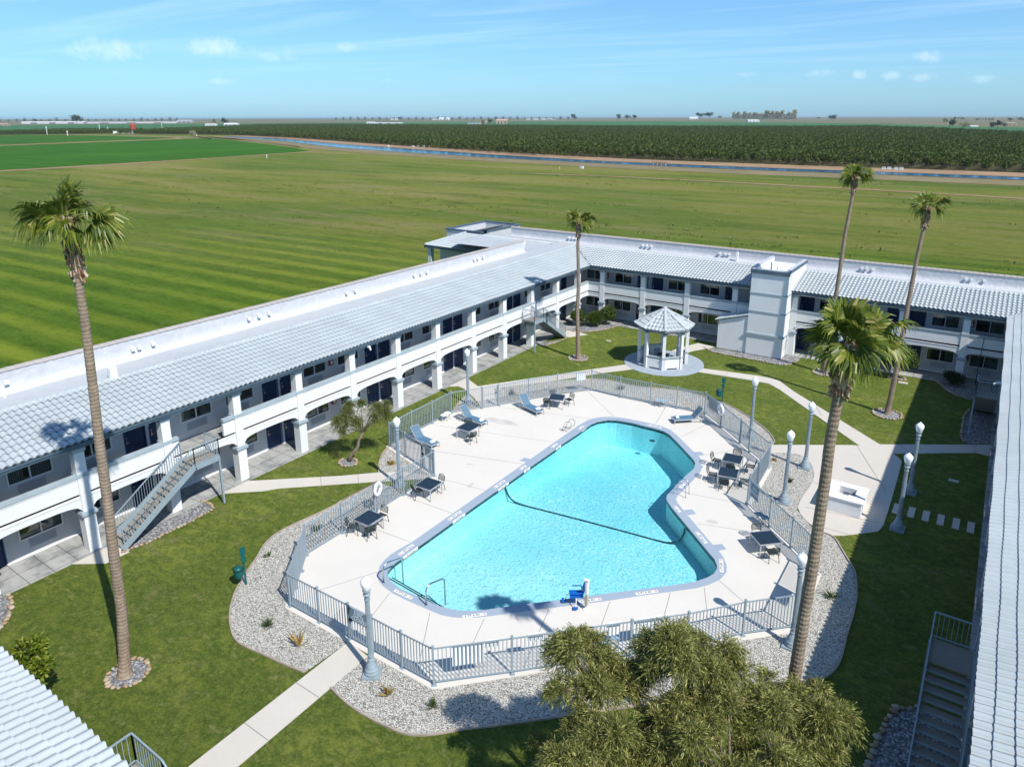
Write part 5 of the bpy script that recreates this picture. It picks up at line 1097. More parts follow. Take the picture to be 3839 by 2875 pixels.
# ------------------------------------------------------------------ tables and chairs
def make_table():
    r = empty('patio_table'); s = .53
    b = MB()
    for i in range(14): y = -s+.03+i*(2*s-.06)/13.0; b.box(-s+.03, s-.03, y-.031, y+.031, .715, .735)
    b.build('tabletop', 'tabletop', r)
    b = MB(); 
    for a in (-1, 1): b.box(-s, s, a*s-.02, a*s+.02, .67, .725); b.box(a*s-.02, a*s+.02, -s+.02, s-.02, .67, .725)
    b.build('frame', 'galv', r)
    for a in (-1, 1):
        for c in (-1, 1): b = MB(); b.box(a*(s-.025)-.022, a*(s-.025)+.022, c*(s-.025)-.022, c*(s-.025)+.022, 0, .67); b.build('leg', 'galv', r)
    return r
def make_chair():
    r = empty('patio_chair')
    b = MB()
    for i in range(7): y = -.20+i*.062; b.bar((-.21, y, .44), (.21, y, .44), .045, .014)
    b.tube([(-.22, -.22, .44), (.22, -.22, .44), (.22, .2, .43), (-.22, .2, .43), (-.22, -.22, .44)], .018, 6); b.build('seat', 'chair', r)
    b = MB(); arc = [(-.23, .22, .50), (-.25, .27, .66), (-.22, .31, .80), (-.10, .33, .86), (.10, .33, .86), (.22, .31, .80), (.25, .27, .66), (.23, .22, .50)]
    b.tube(arc, .019, 6)
    for z, y, w_ in ((.54, .24, .23), (.60, .255, .24), (.66, .275, .245), (.72, .29, .24), (.78, .305, .22)): b.bar((-w_, y, z), (w_, y, z), .012, .036)
    b.build('backrest', 'chair', r)
    for sx in (-1, 1):
        b = MB(); b.tube([(sx*.21, -.2, .44), (sx*.25, -.27, 0)], .017, 6); b.build('leg', 'chair', r)
        b = MB(); b.tube([(sx*.22, .2, .46), (sx*.25, .30, 0)], .017, 6); b.build('leg', 'chair', r)
    return r
T0 = make_table(); C0 = make_chair(); usedT = usedC = False
def table(x, y, a, lab):
    global T0, usedT
    t = T0 if not usedT else dup(T0)
    usedT = True; t.location = (x, y, 0); t.rotation_euler = (0, 0, R(a)); tag(t, lab, 'table', 'slatted square tables on the pool deck')
def chair(x, y, a, lab):
    global C0, usedC
    t = C0 if not usedC else dup(C0)
    usedC = True; t.location = (x, y, 0); t.rotation_euler = (0, 0, R(a)); tag(t, lab, 'chair', 'dark green metal chairs at the pool tables')
tl_ = [(-24.47, 41.1, 22, 'dark square table at the far end beyond the loungers'), (-26.6, 33.5, 0, 'dark square table between the two left loungers and the pool'), (-23.80, 26.42, 3, 'dark square table in front of the side gate corner'),
      (-24.0, 22.1, 1, 'dark square table below the left lifebuoy'), (-11.05, 38.75, 8, 'dark square table, further of the close pair on the right deck'), (-10.7, 36.9, 12, 'dark square table, nearer of the close pair on the right deck'), (-7.12, 31.5, -46, 'lone dark square table near the right front of the deck')]
for q in tl_: table(*q)
# a chair faces local -y; angle turns it
chair(-24.95, 40.55, 112+90, 'green metal chair on the near left side of the far-end table'); chair(-23.9, 41.85, -20, 'green metal chair on the right side of the far-end table'); chair(-25.05, 41.75, 70, 'green metal chair on the far side of the far-end table')
chair(-27.1, 34.15, 35, 'green metal chair behind the table between the left loungers'); chair(-25.95, 33.0, -110, 'green metal chair at the near right of the table between the loungers')
chair(-24.15, 25.9, 160, 'green metal chair tucked under the near side of the side-gate table'); chair(-23.75, 27.15, -10, 'green metal chair on the far side of the side-gate table')
chair(-24.45, 21.45, 130, 'green metal chair at the left of the table below the lifebuoy'); chair(-23.5, 21.7, -120, 'green metal chair at the right front of the table below the lifebuoy'); chair(-24.0, 22.95, 0, 'green metal chair behind the table below the left lifebuoy')
chair(-11.95, 38.55, 90, 'green metal chair at the pool side of the further paired table'); chair(-10.05, 38.9, -80, 'green metal chair at the fence side of the further paired table'); chair(-11.1, 39.55, 5, 'green metal chair behind the further paired table'); chair(-10.9, 38.0, 190, 'green metal chair between the two paired tables')
chair(-11.55, 36.75, 100, 'green metal chair at the pool side of the nearer paired table'); chair(-9.8, 37.0, -75, 'green metal chair at the fence side of the nearer paired table'); chair(-10.65, 36.15, 190, 'green metal chair at the near side of the nearer paired table')
chair(-6.65, 30.95, -140, 'green metal chair tucked in at the front of the lone right table'); chair(-7.6, 32.1, 45, 'green metal chair behind the lone right table')
# ------------------------------------------------------------------ loungers
def make_lounger():
    r = empty('sun_lounger'); w_ = .33; L = 2.15  # foot at -x, head at +x
    b = MB()
    for s in (-1, 1): b.box(-L/2, L/2, s*w_-.02, s*w_+.02, .26, .32)
    b.box(-L/2, -L/2+.04, -w_+.02, w_-.02, .26, .32); b.box(L/2-.04, L/2, -w_+.02, w_-.02, .26, .32); b.box(.25, .29, -w_+.02, w_-.02, .26, .31); b.build('frame', 'galv', r)
    b = MB(); b.box(-L/2+.04, .36, -w_+.02, w_-.02, .315, .33); b.build('seat_sling', 'sling', r)
    b = MB(); b.add([(.36, -w_+.02, .33), (.36, w_-.02, .33), (.90, w_-.02, 1.0), (.90, -w_+.02, 1.0), (.372, -w_+.02, .322), (.372, w_-.02, .322), (.912, w_-.02, .99), (.912, -w_+.02, .99)], [(0, 1, 2, 3), (7, 6, 5, 4), (0, 3, 7, 4), (1, 5, 6, 2), (3, 2, 6, 7), (0, 4, 5, 1)]); k = b.build('backrest', 'sling_back', r)
    b = MB()
    for s in (-1, 1): b.bar((.36, s*(w_-.01), .33), (.91, s*(w_-.01), 1.0), .025); b.bar((.72, s*(w_-.05), .76), (.80, s*(w_-.05), .30), .02)
    b.bar((.91, -w_, 1.0), (.91, w_, 1.0), .025); b.build('back_frame', 'galv', k)
    for x in (-L/2+.03, L/2-.25):
        for s in (-1, 1): b = MB(); b.box(x-.02, x+.02, s*w_-.02, s*w_+.02, 0, .26); b.build('leg', 'galv', r)
    return r
def towel(x, y, z, a, lab):
    b = MB()
    for i, (zz, rr) in enumerate(((0, .07), (.0, .065))): 
        pts = [(-.16, (i-.5)*.10, rr), (0, (i-.5)*.10, rr), (.16, (i-.5)*.10, rr)]; b.tube(pts, rr, 10)
    o = b.build('rolled_towel', 'towel', smooth=True); o.location = (x, y, z); o.rotation_euler = (0, 0, R(a)); tag(o, lab, 'towel', 'rolled white towels on the loungers')
lg = [(-25.62, 39.42, 163, 'blue sling lounger furthest from the camera on the left, beside the far-end table'), (-27.75, 35.5, 176, 'blue sling lounger in the middle of the three on the left deck'), (-28.3, 31.15, 174, 'blue sling lounger nearest the side gate on the left deck'), (-15.75, 43.85, 43, 'lone blue sling lounger at the right rear corner of the deck')]
tw = ['furthest left', 'middle left', 'side gate', 'right rear']
G0 = make_lounger(); first = True
for (x, y, a, lab), t_ in zip(lg, tw):
    g = G0 if first else dup(G0); first = False; g.location = (x, y, 0); g.rotation_euler = (0, 0, R(a)); tag(g, lab, 'lounger', 'blue sling sun loungers')
    c, s_ = math.cos(R(a)), math.sin(R(a)); towel(x-c*.78, y-s_*.78, .33, a+80, f'rolled white towel at the foot of the {t_} lounger')
# ------------------------------------------------------------------ lifebuoys on stands
def buoy(x, y, z, ang, lab):
    r = empty('lifebuoy', (x, y, z)); r.rotation_euler = (0, 0, ang)
    b = MB(); n = 28; b.tube([(0.30*math.cos(2*math.pi*i/n), 0, .30*math.sin(2*math.pi*i/n)) for i in range(n+1)], .085, 10, cap=False); b.build('ring', 'white_plastic', r, smooth=True)
    b = MB(); b.tube([(-.3, -.05, .1), (-.1, -.06, -.25), (.1, -.06, .2), (.28, -.05, -.1)], .012, 6); b.tube([(0, -.04, -.3), (-.05, -.02, -1.0), (-.12, 0, -1.15)], .01, 5); b.build('rope', 'galv', r)
    b = MB(); b.box(-.03, .03, .06, .10, -1.35, .45); b.build('mount', 'steel', r)
    tag(r, lab, 'lifebuoy', 'white ring lifebuoys on the pool fence')
buoy(-24.80, 23.60, 1.38, R(90)+.25, 'white ring lifebuoy on the left fence above the slatted table'); buoy(-13.6, 44.0, 1.32, R(-45), 'white ring lifebuoy on the rear right fence by the warning sign')
# ------------------------------------------------------------------ folded side tables / stools
def stools(x, y, a, lab, mat='sling'):
    r = empty('side_table_stack', (x, y, 0), R(a))
    for i, (dx, dy, h) in enumerate(((-.2, 0, .46), (.16, .1, .48), (.2, -.16, .40))[:2 if i_ else 3] if False else ((-.2, 0, .46), (.18, .08, .48))):
        b = MB(); 
        for k in range(5): b.box(dx-.19, dx+.19, dy-.18+k*.08, dy-.12+k*.08, h, h+.02)
        t = b.build('table_top', mat, r)
        for s in (-1, 1): b = MB(); b.bar((dx+s*.15, dy-.16, 0), (dx+s*.15, dy+.15, h), .022); b.bar((dx+s*.15, dy+.16, 0), (dx+s*.15, dy-.15, h), .022); b.build('leg', 'galv', r)
    tag(r, lab, 'side table', 'small blue side tables set by the fence')
i_ = 0
MT['sky_paint'] = plain('light_blue_paint', (0.30, 0.42, 0.52), 0.6, 0.05)
stools(-18.3, 45.2, 0, 'pair of pale blue side tables at the far fence by the gazebo', 'sky_paint'); stools(-7.95, 33.75, -45, 'pair of mid blue side tables by the right fence near the lone table'); stools(-10.2, 21.45, 45, 'pair of blue side tables inside the front fence, behind olive foliage', 'sky_paint'); stools(-29.45, 34.75, 80, 'pair of white-blue side tables in the left fence corner', 'white_plastic')
# ------------------------------------------------------------------ pool rails, ladders, lift
def rail(x, y, lab):
    r = empty('pool_handrail', (x, y, 0)); b = MB()
    b.tube([(0, 0, 0), (0, 0, .62), (0, .06, .78), (0, .22, .88), (.02, .34, .88), (.05, 1.05, .70), (.06, 1.16, .60), (.06, 1.18, -.7)], .034, 8); b.build('tube', 'chrome', r, smooth=True)
    b = MB(); b.lathe([(.06, .008), (.06, .03)], n=14); b.build('flange', 'chrome', r); tag(r, lab, 'handrail', 'bent steel handrails at the pool steps')
rail(-20.42, 19.45, 'left steel handrail at the shallow pool steps, by the gravel side'); rail(-17.85, 19.38, 'right steel handrail at the shallow pool steps, by the depth marker')
def ladder(x, y, a, lab, loop):
    r = empty('pool_ladder', (x, y, 0), R(a))
    for s in (-.25, .25):
        b = MB(); p = [(0, s, 0), (.03, s, .45), (.10, s, .68), (.25, s, .80), (.42, s, .78), (.58, s, .62), (.70, s, .35), (.72, s, -1.0)] 
        if loop: p = [(-.35, s, 0.02), (-.10, s, .55), (.0, s, .72), (.25, s, .78), (.38, s, .65), (.35, s, .40), (.15, s, .22), (-.30, s, .05)]
        b.tube(p, .022, 8); b.build('rail', 'chrome', r, smooth=True)
    b = MB()
    if not loop:
        for z in (-.3, -.6, -.9): b.bar((.72, -.25, z), (.72, .25, z), .06, .02)
    else: b.bar((-.33, -.25, .03), (-.33, .25, .03), .03)
    b.build('tread', 'chrome', r); tag(r, lab, 'ladder')
ladder(-12.07, 34.35, 180-0, 'steel grab-rail ladder on the right side of the pool', False); ladder(-21.75, 38.0, 0, 'looped steel exit rails on the far left pool edge', True)
def lift():
    r = empty('pool_lift', (-12.1, 23.02, 0), 0)
    b = MB(); b.lathe([(.17, .004), (.17, .03), (.08, .04)], n=20); b.build('base_plate', 'white_plastic', r)
    b = MB(); b.bar((0, 0, .03), (0, 0, 1.38), .10, .09); b.bar((-.10, .04, .2), (-.10, .04, 1.34), .035); b.box(-.14, .07, -.05, .08, 1.34, 1.40); b.build('mast', 'white_plastic', r)
    MT['beige'] = plain('beige_box', (0.42, 0.38, 0.27), .6, .05); b = MB(); b.box(-.03, .09, -.14, -.04, .25, .78); b.build('battery_box', 'beige', r)
    b = MB(); b.bar((-.05, 0, .45), (-.35, .02, .45), .04); b.build('arm', 'white_plastic', r)
    s = empty('x'); bpy.data.objects.remove(s)
    b = MB(); c, sn = math.cos(R(35)), math.sin(R(35))
    def Q(x, y, z): return (-.52+x*c-y*sn, -.02+x*sn+y*c, z)
    def qb(b, x0, x1, y0, y1, z0, z1):
        v = [Q(x, y, z) for z in (z0, z1) for x, y in ((x0, y0), (x1, y0), (x1, y1), (x0, y1))]; b.add(v, [(0, 3, 2, 1), (4, 5, 6, 7), (0, 1, 5, 4), (1, 2, 6, 5), (2, 3, 7, 6), (3, 0, 4, 7)])
    qb(b, -.27, .27, -.22, .25, .48, .54); b.build('seat', 'blue_plastic', r)
    b = MB(); v = [Q(.24, -.22, .52), Q(.24, .24, .52), Q(.36, .20, .98), Q(.40, .0, 1.08), Q(.36, -.18, .98), Q(.27, -.22, .52), Q(.27, .24, .52), Q(.40, .20, .98), Q(.44, 0, 1.08), Q(.40, -.18, .98)]
    b.add(v, [(0, 1, 2, 3, 4), (9, 8, 7, 6, 5), (0, 5, 6, 1), (1, 6, 7, 2), (2, 7, 8, 3), (3, 8, 9, 4), (4, 9, 5, 0)]); b.build('backrest', 'blue_plastic', r)
    for y in (-.25, .27): b = MB(); b.tube([Q(.28, y, .60), Q(.25, y, .74), Q(-.15, y, .74)], .025, 8); b.build('armrest', 'blue_plastic', r)
    b = MB(); b.tube([Q(-.26, .16, .48), Q(-.48, .16, .14)], .02, 8); b.tube([Q(.0, -.24, .48), Q(-.03, -.34, .14)], .02, 8); b.build('footrest_arm', 'white_plastic', r)
    b = MB(); qb(b, -.58, -.40, .02, .28, .10, .13); qb(b, -.12, .06, -.46, -.28, .10, .13); b.build('footrest', 'blue_plastic', r)
    tag(r, 'pool hoist with bright blue seat and white mast at the front coping', 'pool lift')
lift()
# ------------------------------------------------------------------ barbecue / fire block on the patio
bq = empty('barbecue_island', (-4.75, 38.1, 0)); 
b = MB(); x0, x1, y0, y1 = -.93, .93, -.98, .98; a0, a1, c0, c1 = -.42, .42, -.30, .50
for q in ((x0, x1, y0, c0), (x0, x1, c1, y1), (x0, a0, c0, c1), (a1, x1, c0, c1)): b.box(q[0]+.06, q[1]-.06 if q[1] == x1 else q[1], q[2]+(.06 if q[2] == y0 else 0), q[3]-(.06 if q[3] == y1 else 0), 0, .78)
b.build('masonry_base', 'masonry', bq)
b = MB()
for q in ((x0, x1, y0, c0), (x0, x1, c1, y1), (x0, a0, c0, c1), (a1, x1, c0, c1)): b.box(*q, .782, .84)
b.build('counter_top', 'masonry', bq)
b = MB(); b.box(a0+.01, a1-.01, c0+.01, c1-.01, .30, .45); b.build('ash_bed', 'soil', bq)
b = MB(); b.box(-.16, .16, -.05, .20, .62, .70); b.box(-.05, .05, -.02, .10, .70, .76); b.build('grill_burner', 'stainless', bq); b = MB(); b.box(-.14, .14, -.42, -.12, .84, .87); b.build('grill_plate', 'stainless', bq)
for x, y in ((.22, .35), (-.1, .42), (.34, .1)): b = MB(); b.lathe([(.02, .44), (.08, .47), (.09, .52), (.03, .58)], (x, y, 0), 7); b.build('rock', 'stone', bq)
tag(bq, 'white masonry barbecue block with square fire opening on the patio', 'barbecue')
# stepping slabs, valve covers
for i, (x, y) in enumerate(((-2.46, 39.36), (-1.76, 39.4), (-1.10, 39.42), (-.43, 39.42), (.25, 39.45), (.89, 39.47))):
    b = MB(); b.box(-.155, .155, -.57, .57, -.05, -.005); o = b.build('stepping_slab', 'path'); o.location = (x, y, 0)
    tag(o, ['pale concrete slab behind the lamp base, first of the row', 'pale concrete slab, second of the row from the patio', 'pale concrete slab, third of the row from the patio', 'pale concrete slab, third of the row from the right wing', 'pale concrete slab, second of the row from the right wing', 'pale concrete slab nearest the right wing, last of the row'][i], 'stepping stone', 'stepping slabs across the shaded lawn')
for x, y, s, lab in ((-4.65, 60.3, .32, 'concrete utility box lid in the sunlit lawn by the leaning palm'), (-.2, 44.5, .25, 'long grey drain lid in the shaded lawn near the right wing'), (-28.6, 57.2, .22, 'small round lid in the lawn near the corner bed')):
    b = MB(); b.box(-s, s, -s*.5, s*.5, -.04, .03); o = b.build('utility_lid', 'path'); o.location = (x, y, 0); tag(o, lab, 'utility cover')
# ------------------------------------------------------------------ gazebo
gx, gy = -22.07, 54.3
gp = [(gx+.1+3.3*math.cos(t), gy+.1+3.3*math.sin(t)) for t in np.linspace(0, 2*math.pi, 64, endpoint=False)]
sheet('gazebo_pad', gp, -0.004, 'pad', thick=.05)
ring_lines('pad_joints', [((gx-3.0+abs(k)*.25, gy+k*.62), (gx+3.0-abs(k)*.25, gy+k*.62)) for k in range(-4, 5)]+[((gx+k*.62, gy-3.0+abs(k)*.25), (gx+k*.62, gy+3.0-abs(k)*.25)) for k in range(-4, 5)], 0.0, 0.018, 'joint')
gz = empty('gazebo', (gx, gy, 0)); GZ = np.array((gx, gy, 0)); tag(gz, 'octagonal white gazebo with pale blue tile roof on a round pad', 'gazebo')
GR_ = 1.96; A0 = math.atan2(53.39-gy, -23.77-gx)
A0 = R(-64.9)
oc = [(GR_*math.cos(A0+k*math.pi/4), GR_*math.sin(A0+k*math.pi/4)) for k in range(8)]
for k, (x, y) in enumerate(oc):
    t = A0+k*math.pi/4; b = MB()
    def rb(h0, h1, e):
        c, s = math.cos(t), math.sin(t); v = [(x+u*c-w_*s, y+u*s+w_*c, z) for z in (h0, h1) for u, w_ in ((-e, -e), (e, -e), (e, e), (-e, e))]
        b.add(v, [(0, 3, 2, 1), (4, 5, 6, 7), (0, 1, 5, 4), (1, 2, 6, 5), (2, 3, 7, 6), (3, 0, 4, 7)])
    rb(0, .98, .13); rb(1.08, 2.96, .125); o = b.build('post', 'white', gz)
    b = MB(); rb(.98, 1.08, .165); rb(2.96, 3.08, .165); b.build('post_trim', 'trim', o)
opens = {1, 4} if True else {}
for k in range(8):
    a, c = np.array(oc[k]), np.array(oc[(k+1) % 8]); d = (c-a)/np.linalg.norm(c-a); L = np.linalg.norm(c-a)
    mid = (a+c)/2; ang = math.degrees(math.atan2(mid[1], mid[0])) % 360
    if 340 < ang or ang < 0: pass
    b = MB(); b.bar((*(a+d*.13), 3.17), (*(c-d*.13), 3.17), .16, .18); b.build('lintel', 'white', gz)
    isopen = abs(ang-228) < 20 or ang < 12 or ang > 348 or abs(ang-90) < 15
    if not isopen:
        b = MB(); b.bar((*(a+d*.13), .50), (*(c-d*.13), .50), .14, .74); b.bar((*(a+d*.13), .06), (*(a+d*.3), .06), .14, .12); b.bar((*(c-d*.3), .06), (*(c-d*.13), .06), .14, .12); b.build('low_wall', 'white', gz)
        b = MB(); b.bar((*(a+d*.15), 1.02), (*(c-d*.15), 1.02), .20, .11); b.build('rail', 'trim', gz)
b = MB()
RE, RZ0, RZ1 = 2.45, 3.38, 4.66
for k in range(8):
    t0, t1 = A0+k*math.pi/4, A0+(k+1)*math.pi/4
    a, c, p = np.array((RE*math.cos(t0), RE*math.sin(t0), RZ0)), np.array((RE*math.cos(t1), RE*math.sin(t1), RZ0)), np.array((0, 0, RZ1))
    U = (c-a)/np.linalg.norm(c-a); mid = (a+c)/2; S = (p-mid); LS = np.linalg.norm(S); S /= LS; Z = np.cross(U, S); Z *= np.sign(Z[2]); half = np.linalg.norm(c-a)/2
    tile_roof(b, a, U, S, Z, 2*half, lambda s: half*s/LS*.98, lambda s: 2*half-half*s/LS*.98, 6, LS/6, amp=.05, lift=.05)
    cap_row(b, a+np.array((0, 0, .07)), p+np.array((0, 0, .07)), .12, .42)
    q = [a-(0, 0, .05), c-(0, 0, .05), p-(0, 0, .05)]; b.add(q, [(0, 1, 2)])
b.lathe([(.20, 0), (.12, .12), (.02, .16)], (0, 0, RZ1+.06), 10)
b.build('roof', ['tile', 'tile_end', 'tile_pan'], gz)
b = MB(); n = 8
for k in range(8):
    t0, t1 = A0+k*math.pi/4, A0+(k+1)*math.pi/4
    b.bar((2.34*math.cos(t0), 2.34*math.sin(t0), 3.28), (2.34*math.cos(t1), 2.34*math.sin(t1), 3.28), .05, .17)
b.build('fascia', 'fascia', gz)
# furniture inside the gazebo
t = dup(T0); t.location = (gx+.1, gy-.1, 0); t.rotation_euler = (0, 0, .3); t['label'] = 'dark slatted table inside the gazebo'; del t['group']
for dx, dy, a, lab in ((-.7, .75, 40, 'dark metal chair at the far left inside the gazebo'), (.95, .35, -70, 'dark metal chair at the right inside the gazebo'), (-.95, -.1, 90, 'dark metal chair at the left inside the gazebo')):
    c = dup(C0); c.location = (gx+dx, gy+dy, 0); c.rotation_euler = (0, 0, R(a)); c['label'] = lab
# ------------------------------------------------------------------ steel staircases
def stair(base, top_dir, name_lab, w_=1.25, H=2.775, run=4.3, land=1.45, closed=False, side=1, land_in=1.35, post=True):
    """straight flight along local +x from z=0 up to a landing; the landing joins the balcony on local +y*side"""
    r = empty('steel_staircase', base, top_dir); tag(r, name_lab, 'staircase', 'blue-grey steel stairs up to the balcony')
    n = 15; 
    for s in (0, w_):
        b = MB(); b.bar((0, s, .0+.12), (run, s, H-.05), .05, .30); b.bar((run, s, H-.10), (run+land, s, H-.10), .05, .30); b.build('stringer', 'steel', r)
    b = MB()
    for i in range(n):
        t = (i+.7)/n; x, z = run*t, H*(i+1)/(n+1); b.box(x-.14, x+.15, .03, w_-.03, z-.045, z)
    b.build('treads', 'tread', r)
    if closed: b = MB(); b.add([(0, .03, -.02), (run, .03, H-.22), (run, w_-.03, H-.22), (0, w_-.03, -.02)], [(0, 1, 2, 3)]); b.build('soffit_panel', 'steel', r)
    else:
        b = MB()
        for i in range(n): t = (i+.7)/n; x, z = run*t, H*(i+1)/(n+1); b.box(x-.15, x-.13, .03, w_-.03, z-.06, z+.01)
        b.build('nosings', 'steel', r)
    b = MB(); b.box(run, run+land, .025 if side < 0 else -land_in*0, w_-.025, H-.05, H)
    if side > 0: b.box(run+.0, run+land, w_, w_+land_in, H-.05, H)
    else: b.box(run, run+land, -land_in, 0, H-.05, H)
    b.build('landing', 'tread', r)
    def railing(pts, gap=.13, h=1.02, nm='railing'):
        b = MB()
        for p, q in zip(pts[:-1], pts[1:]):
            p, q = np.array(p, float), np.array(q, float); up = np.array((0, 0, 1.))
            b.bar(p+up*h, q+up*h, .045, .045); b.bar(p+up*.10, q+up*.10, .035, .035); L = np.linalg.norm((q-p)[:2]); k = max(1, int(L/gap))
            for j in range(k+1): a = p+(q-p)*j/k; w2 = .04 if j in (0, k) else .018; b.bar(a+up*.0, a+up*h, w2)
        b.build(nm, 'steel', r)
    o1 = 0 if side > 0 else w_; o2 = w_-o1
    railing([(0.1, o1, .12), (run, o1, H)]); railing([(run, o1, H), (run+land, o1, H), (run+land, o2+(0.0), H)]); railing([(0.1, o2, .12), (run, o2, H)])
    s2 = w_+land_in if side > 0 else -land_in
    if post: b = MB(); b.bar((run+land-.05, o1, 0), (run+land-.05, o1, H-.1), .10); b.build('post', 'steel', r)
    return r
MT['tread'] = plain('aggregate_tread', (0.26, 0.235, 0.20), .95, .25, 30, bump=.3)
s1 = stair((-32.4, 14.15, 0), R(90), 'steel staircase at the left wing rising away from the camera, behind the tall palm', w_=1.2, run=4.1, land=1.4, side=1, land_in=.33)
s2 = stair((-33.6, 55.9, 0), R(-90), 'far steel staircase at the left wing corner, enclosed underside, descending away', w_=1.2, run=4.05, land=1.45, side=-1, land_in=.12, closed=True)
s3 = stair((1.32, 19.8, 0), R(90), 'near steel staircase in the shade of the right wing, seen from above', w_=1.28, run=4.1, land=1.3, side=-1, land_in=.3)
s4 = stair((.08, 57.3, 0), R(-90), 'far steel staircase in shade at the right wing', w_=1.25, run=4.1, land=1.3, side=1, land_in=.3, closed=True)
s5 = stair((-11.95, 7.1, 0), R(180), 'steel stair railing poking up beyond the front roof corner', w_=1.25, run=4.15, land=1.5, side=1, land_in=.65)
# ------------------------------------------------------------------ plants
def stone_ring(pts, closed, lab, sz=.15, zz=-.02):
    "border of rounded field stones"
    b = MB(); P = [np.array(p, float) for p in pts]
    if closed: P.append(P[0])
    ac = 0; nxt = 0
    for a, c in zip(P[:-1], P[1:]):
        L = np.linalg.norm(c-a)
        while nxt < ac+L:
            q = a+(c-a)*((nxt-ac)/L); s = sz*rng.uniform(.75, 1.25); q = q+rng.normal(0, .025, 2)
            n = 8; th = rng.uniform(0, 6.28); ex = rng.uniform(.8, 1.25); v = []
            for r_, z in ((.35, .0), (.5, .25), (.46, .55), (.22, .75)):
                for k in range(n):
                    t = 2*math.pi*k/n; rr = r_*s*2*.62*(1+.12*math.sin(3*t+th)); v.append((q[0]+rr*ex*math.cos(t+th), q[1]+rr/ex*math.sin(t+th), zz+z*s*.8))
            b.add(v, [(i*n+k, i*n+(k+1) % n, (i+1)*n+(k+1) % n, (i+1)*n+k) for i in range(3) for k in range(n)]+[tuple(3*n+k for k in range(n))])
            nxt += sz*rng.uniform(1.15, 1.5)
        ac += L
    o = b.build('stone_border', 'stone', smooth=True); tag(o, lab, 'stone border', 'field stone borders round trees and beds'); return o
def circ(x, y, r, r2=None, n=24): return [(x+r*math.cos(2*math.pi*i/n), y+(r2 or r)*math.sin(2*math.pi*i/n)) for i in range(n)]
def ring_bed(x, y, r, lab, r2=None):
    bed(circ(x, y, r*.95, (r2 or r)*.95), 'gravel', 'gravel2', -.025); stone_ring(circ(x, y, r, r2), True, lab)
ring_bed(-24.5, 10.15, .72, 'stone border round the foot of the tall left palm'); ring_bed(-28.5, 51.3, .80, 'stone border round the palm near the far corner'); ring_bed(-10.28, 59.3, .80, 'stone border round the palm right of the lift tower')
ring_bed(-4.75, 52.9, .92, 'stone border round the leaning palm near the shade line'); ring_bed(-30.4, 26.65, .55, 'stone border round the curved-trunk tree', .5); ring_bed(-5.2, 61.25, .62, 'stone border round the round-headed tree by the back walkway', .45)
stone_ring(smooth_line([tuple(p) for p in G['bedStairL']], 1), False, 'stone border of the gravel strip under the left staircase')
stone_ring(smooth_line([tuple(p) for p in G['bedCorner'][:-1]], 1), False, 'curved stone border of the shrub bed in the far left corner')
stone_ring(smooth_line([tuple(p) for p in G['bedStairFar'][:-1]], 1), False, 'stone border below the far left staircase')
stone_ring(smooth_line([(-20.6, 60.23), (-19.57, 59.4), (-17.36, 59.29), (-15.41, 59.35), (-13.76, 59.19), (-12.96, 59.73), (-12.68, 61.5)], 1), False, 'stone border of the gravel bed at the lift tower foot')
stone_ring(smooth_line([tuple(p) for p in G['bedR1'][:4]], 1), False, 'dim stone border of the dark bed at the far right corner')
stone_ring(smooth_line([tuple(p) for p in G['bedR2'][:5]], 1), False, 'stone border beside the far right staircase')
stone_ring([(0.0, 25.0), (-.6, 24.5), (-.9, 23.0), (-1.1, 20.5), (-1.2, 18.0)], False, 'stone border of the shaded bed by the near right staircase', .19)
stone_ring([(-33.3, 9.6), (-32.43, 9.4), (-31.5, 8.81), (-30.77, 8.0), (-30.6, 7.0)], False, 'stone border of the small bed at the left picture edge', .18)
def fan(center, axis, up, n=30, spread=105, L=1.05, w_=.055, droop=.35):
    "costapalmate leaf blade: n pointed segments fanned round axis"
    axis = np.array(axis, float); axis /= np.linalg.norm(axis); side = np.cross(axis, up); side /= np.linalg.norm(side); nor = np.cross(side, axis); V = []
    for i in range(n):
        a = math.radians(-spread+2*spread*i/(n-1)); d = axis*math.cos(a)+side*math.sin(a); ll = L*(1-.25*(abs(a)/math.radians(spread))**2)*rng.uniform(.88, 1.1)
        t = np.cross(d, nor); t /= np.linalg.norm(t); fold = nor*.02*(1 if i % 2 else -1)
        c = np.array(center, float); p0 = c+d*.05; p1 = c+d*ll*.55+nor*.06-np.array((0, 0, droop*.15)); p2 = c+d*ll*.85-np.array((0, 0, droop*.5*ll))+rng.normal(0, .02, 3); p3 = c+d*ll*(1.02 if droop < .5 else .95)-np.array((0, 0, droop*1.15*ll))+rng.normal(0, .03, 3)
        w1 = .022+ll*math.radians(2*spread/n)*.27; V.append([p0-t*.008, p1-t*w1+fold, p1+t*w1-fold, p0+t*.008]); V.append([p1-t*w1+fold, p2-t*w1*.5, p2+t*w1*.5, p1+t*w1-fold]); V.append([p2-t*w1*.5, p3-t*.004, p3+t*.004, p2+t*w1*.5])
    return V
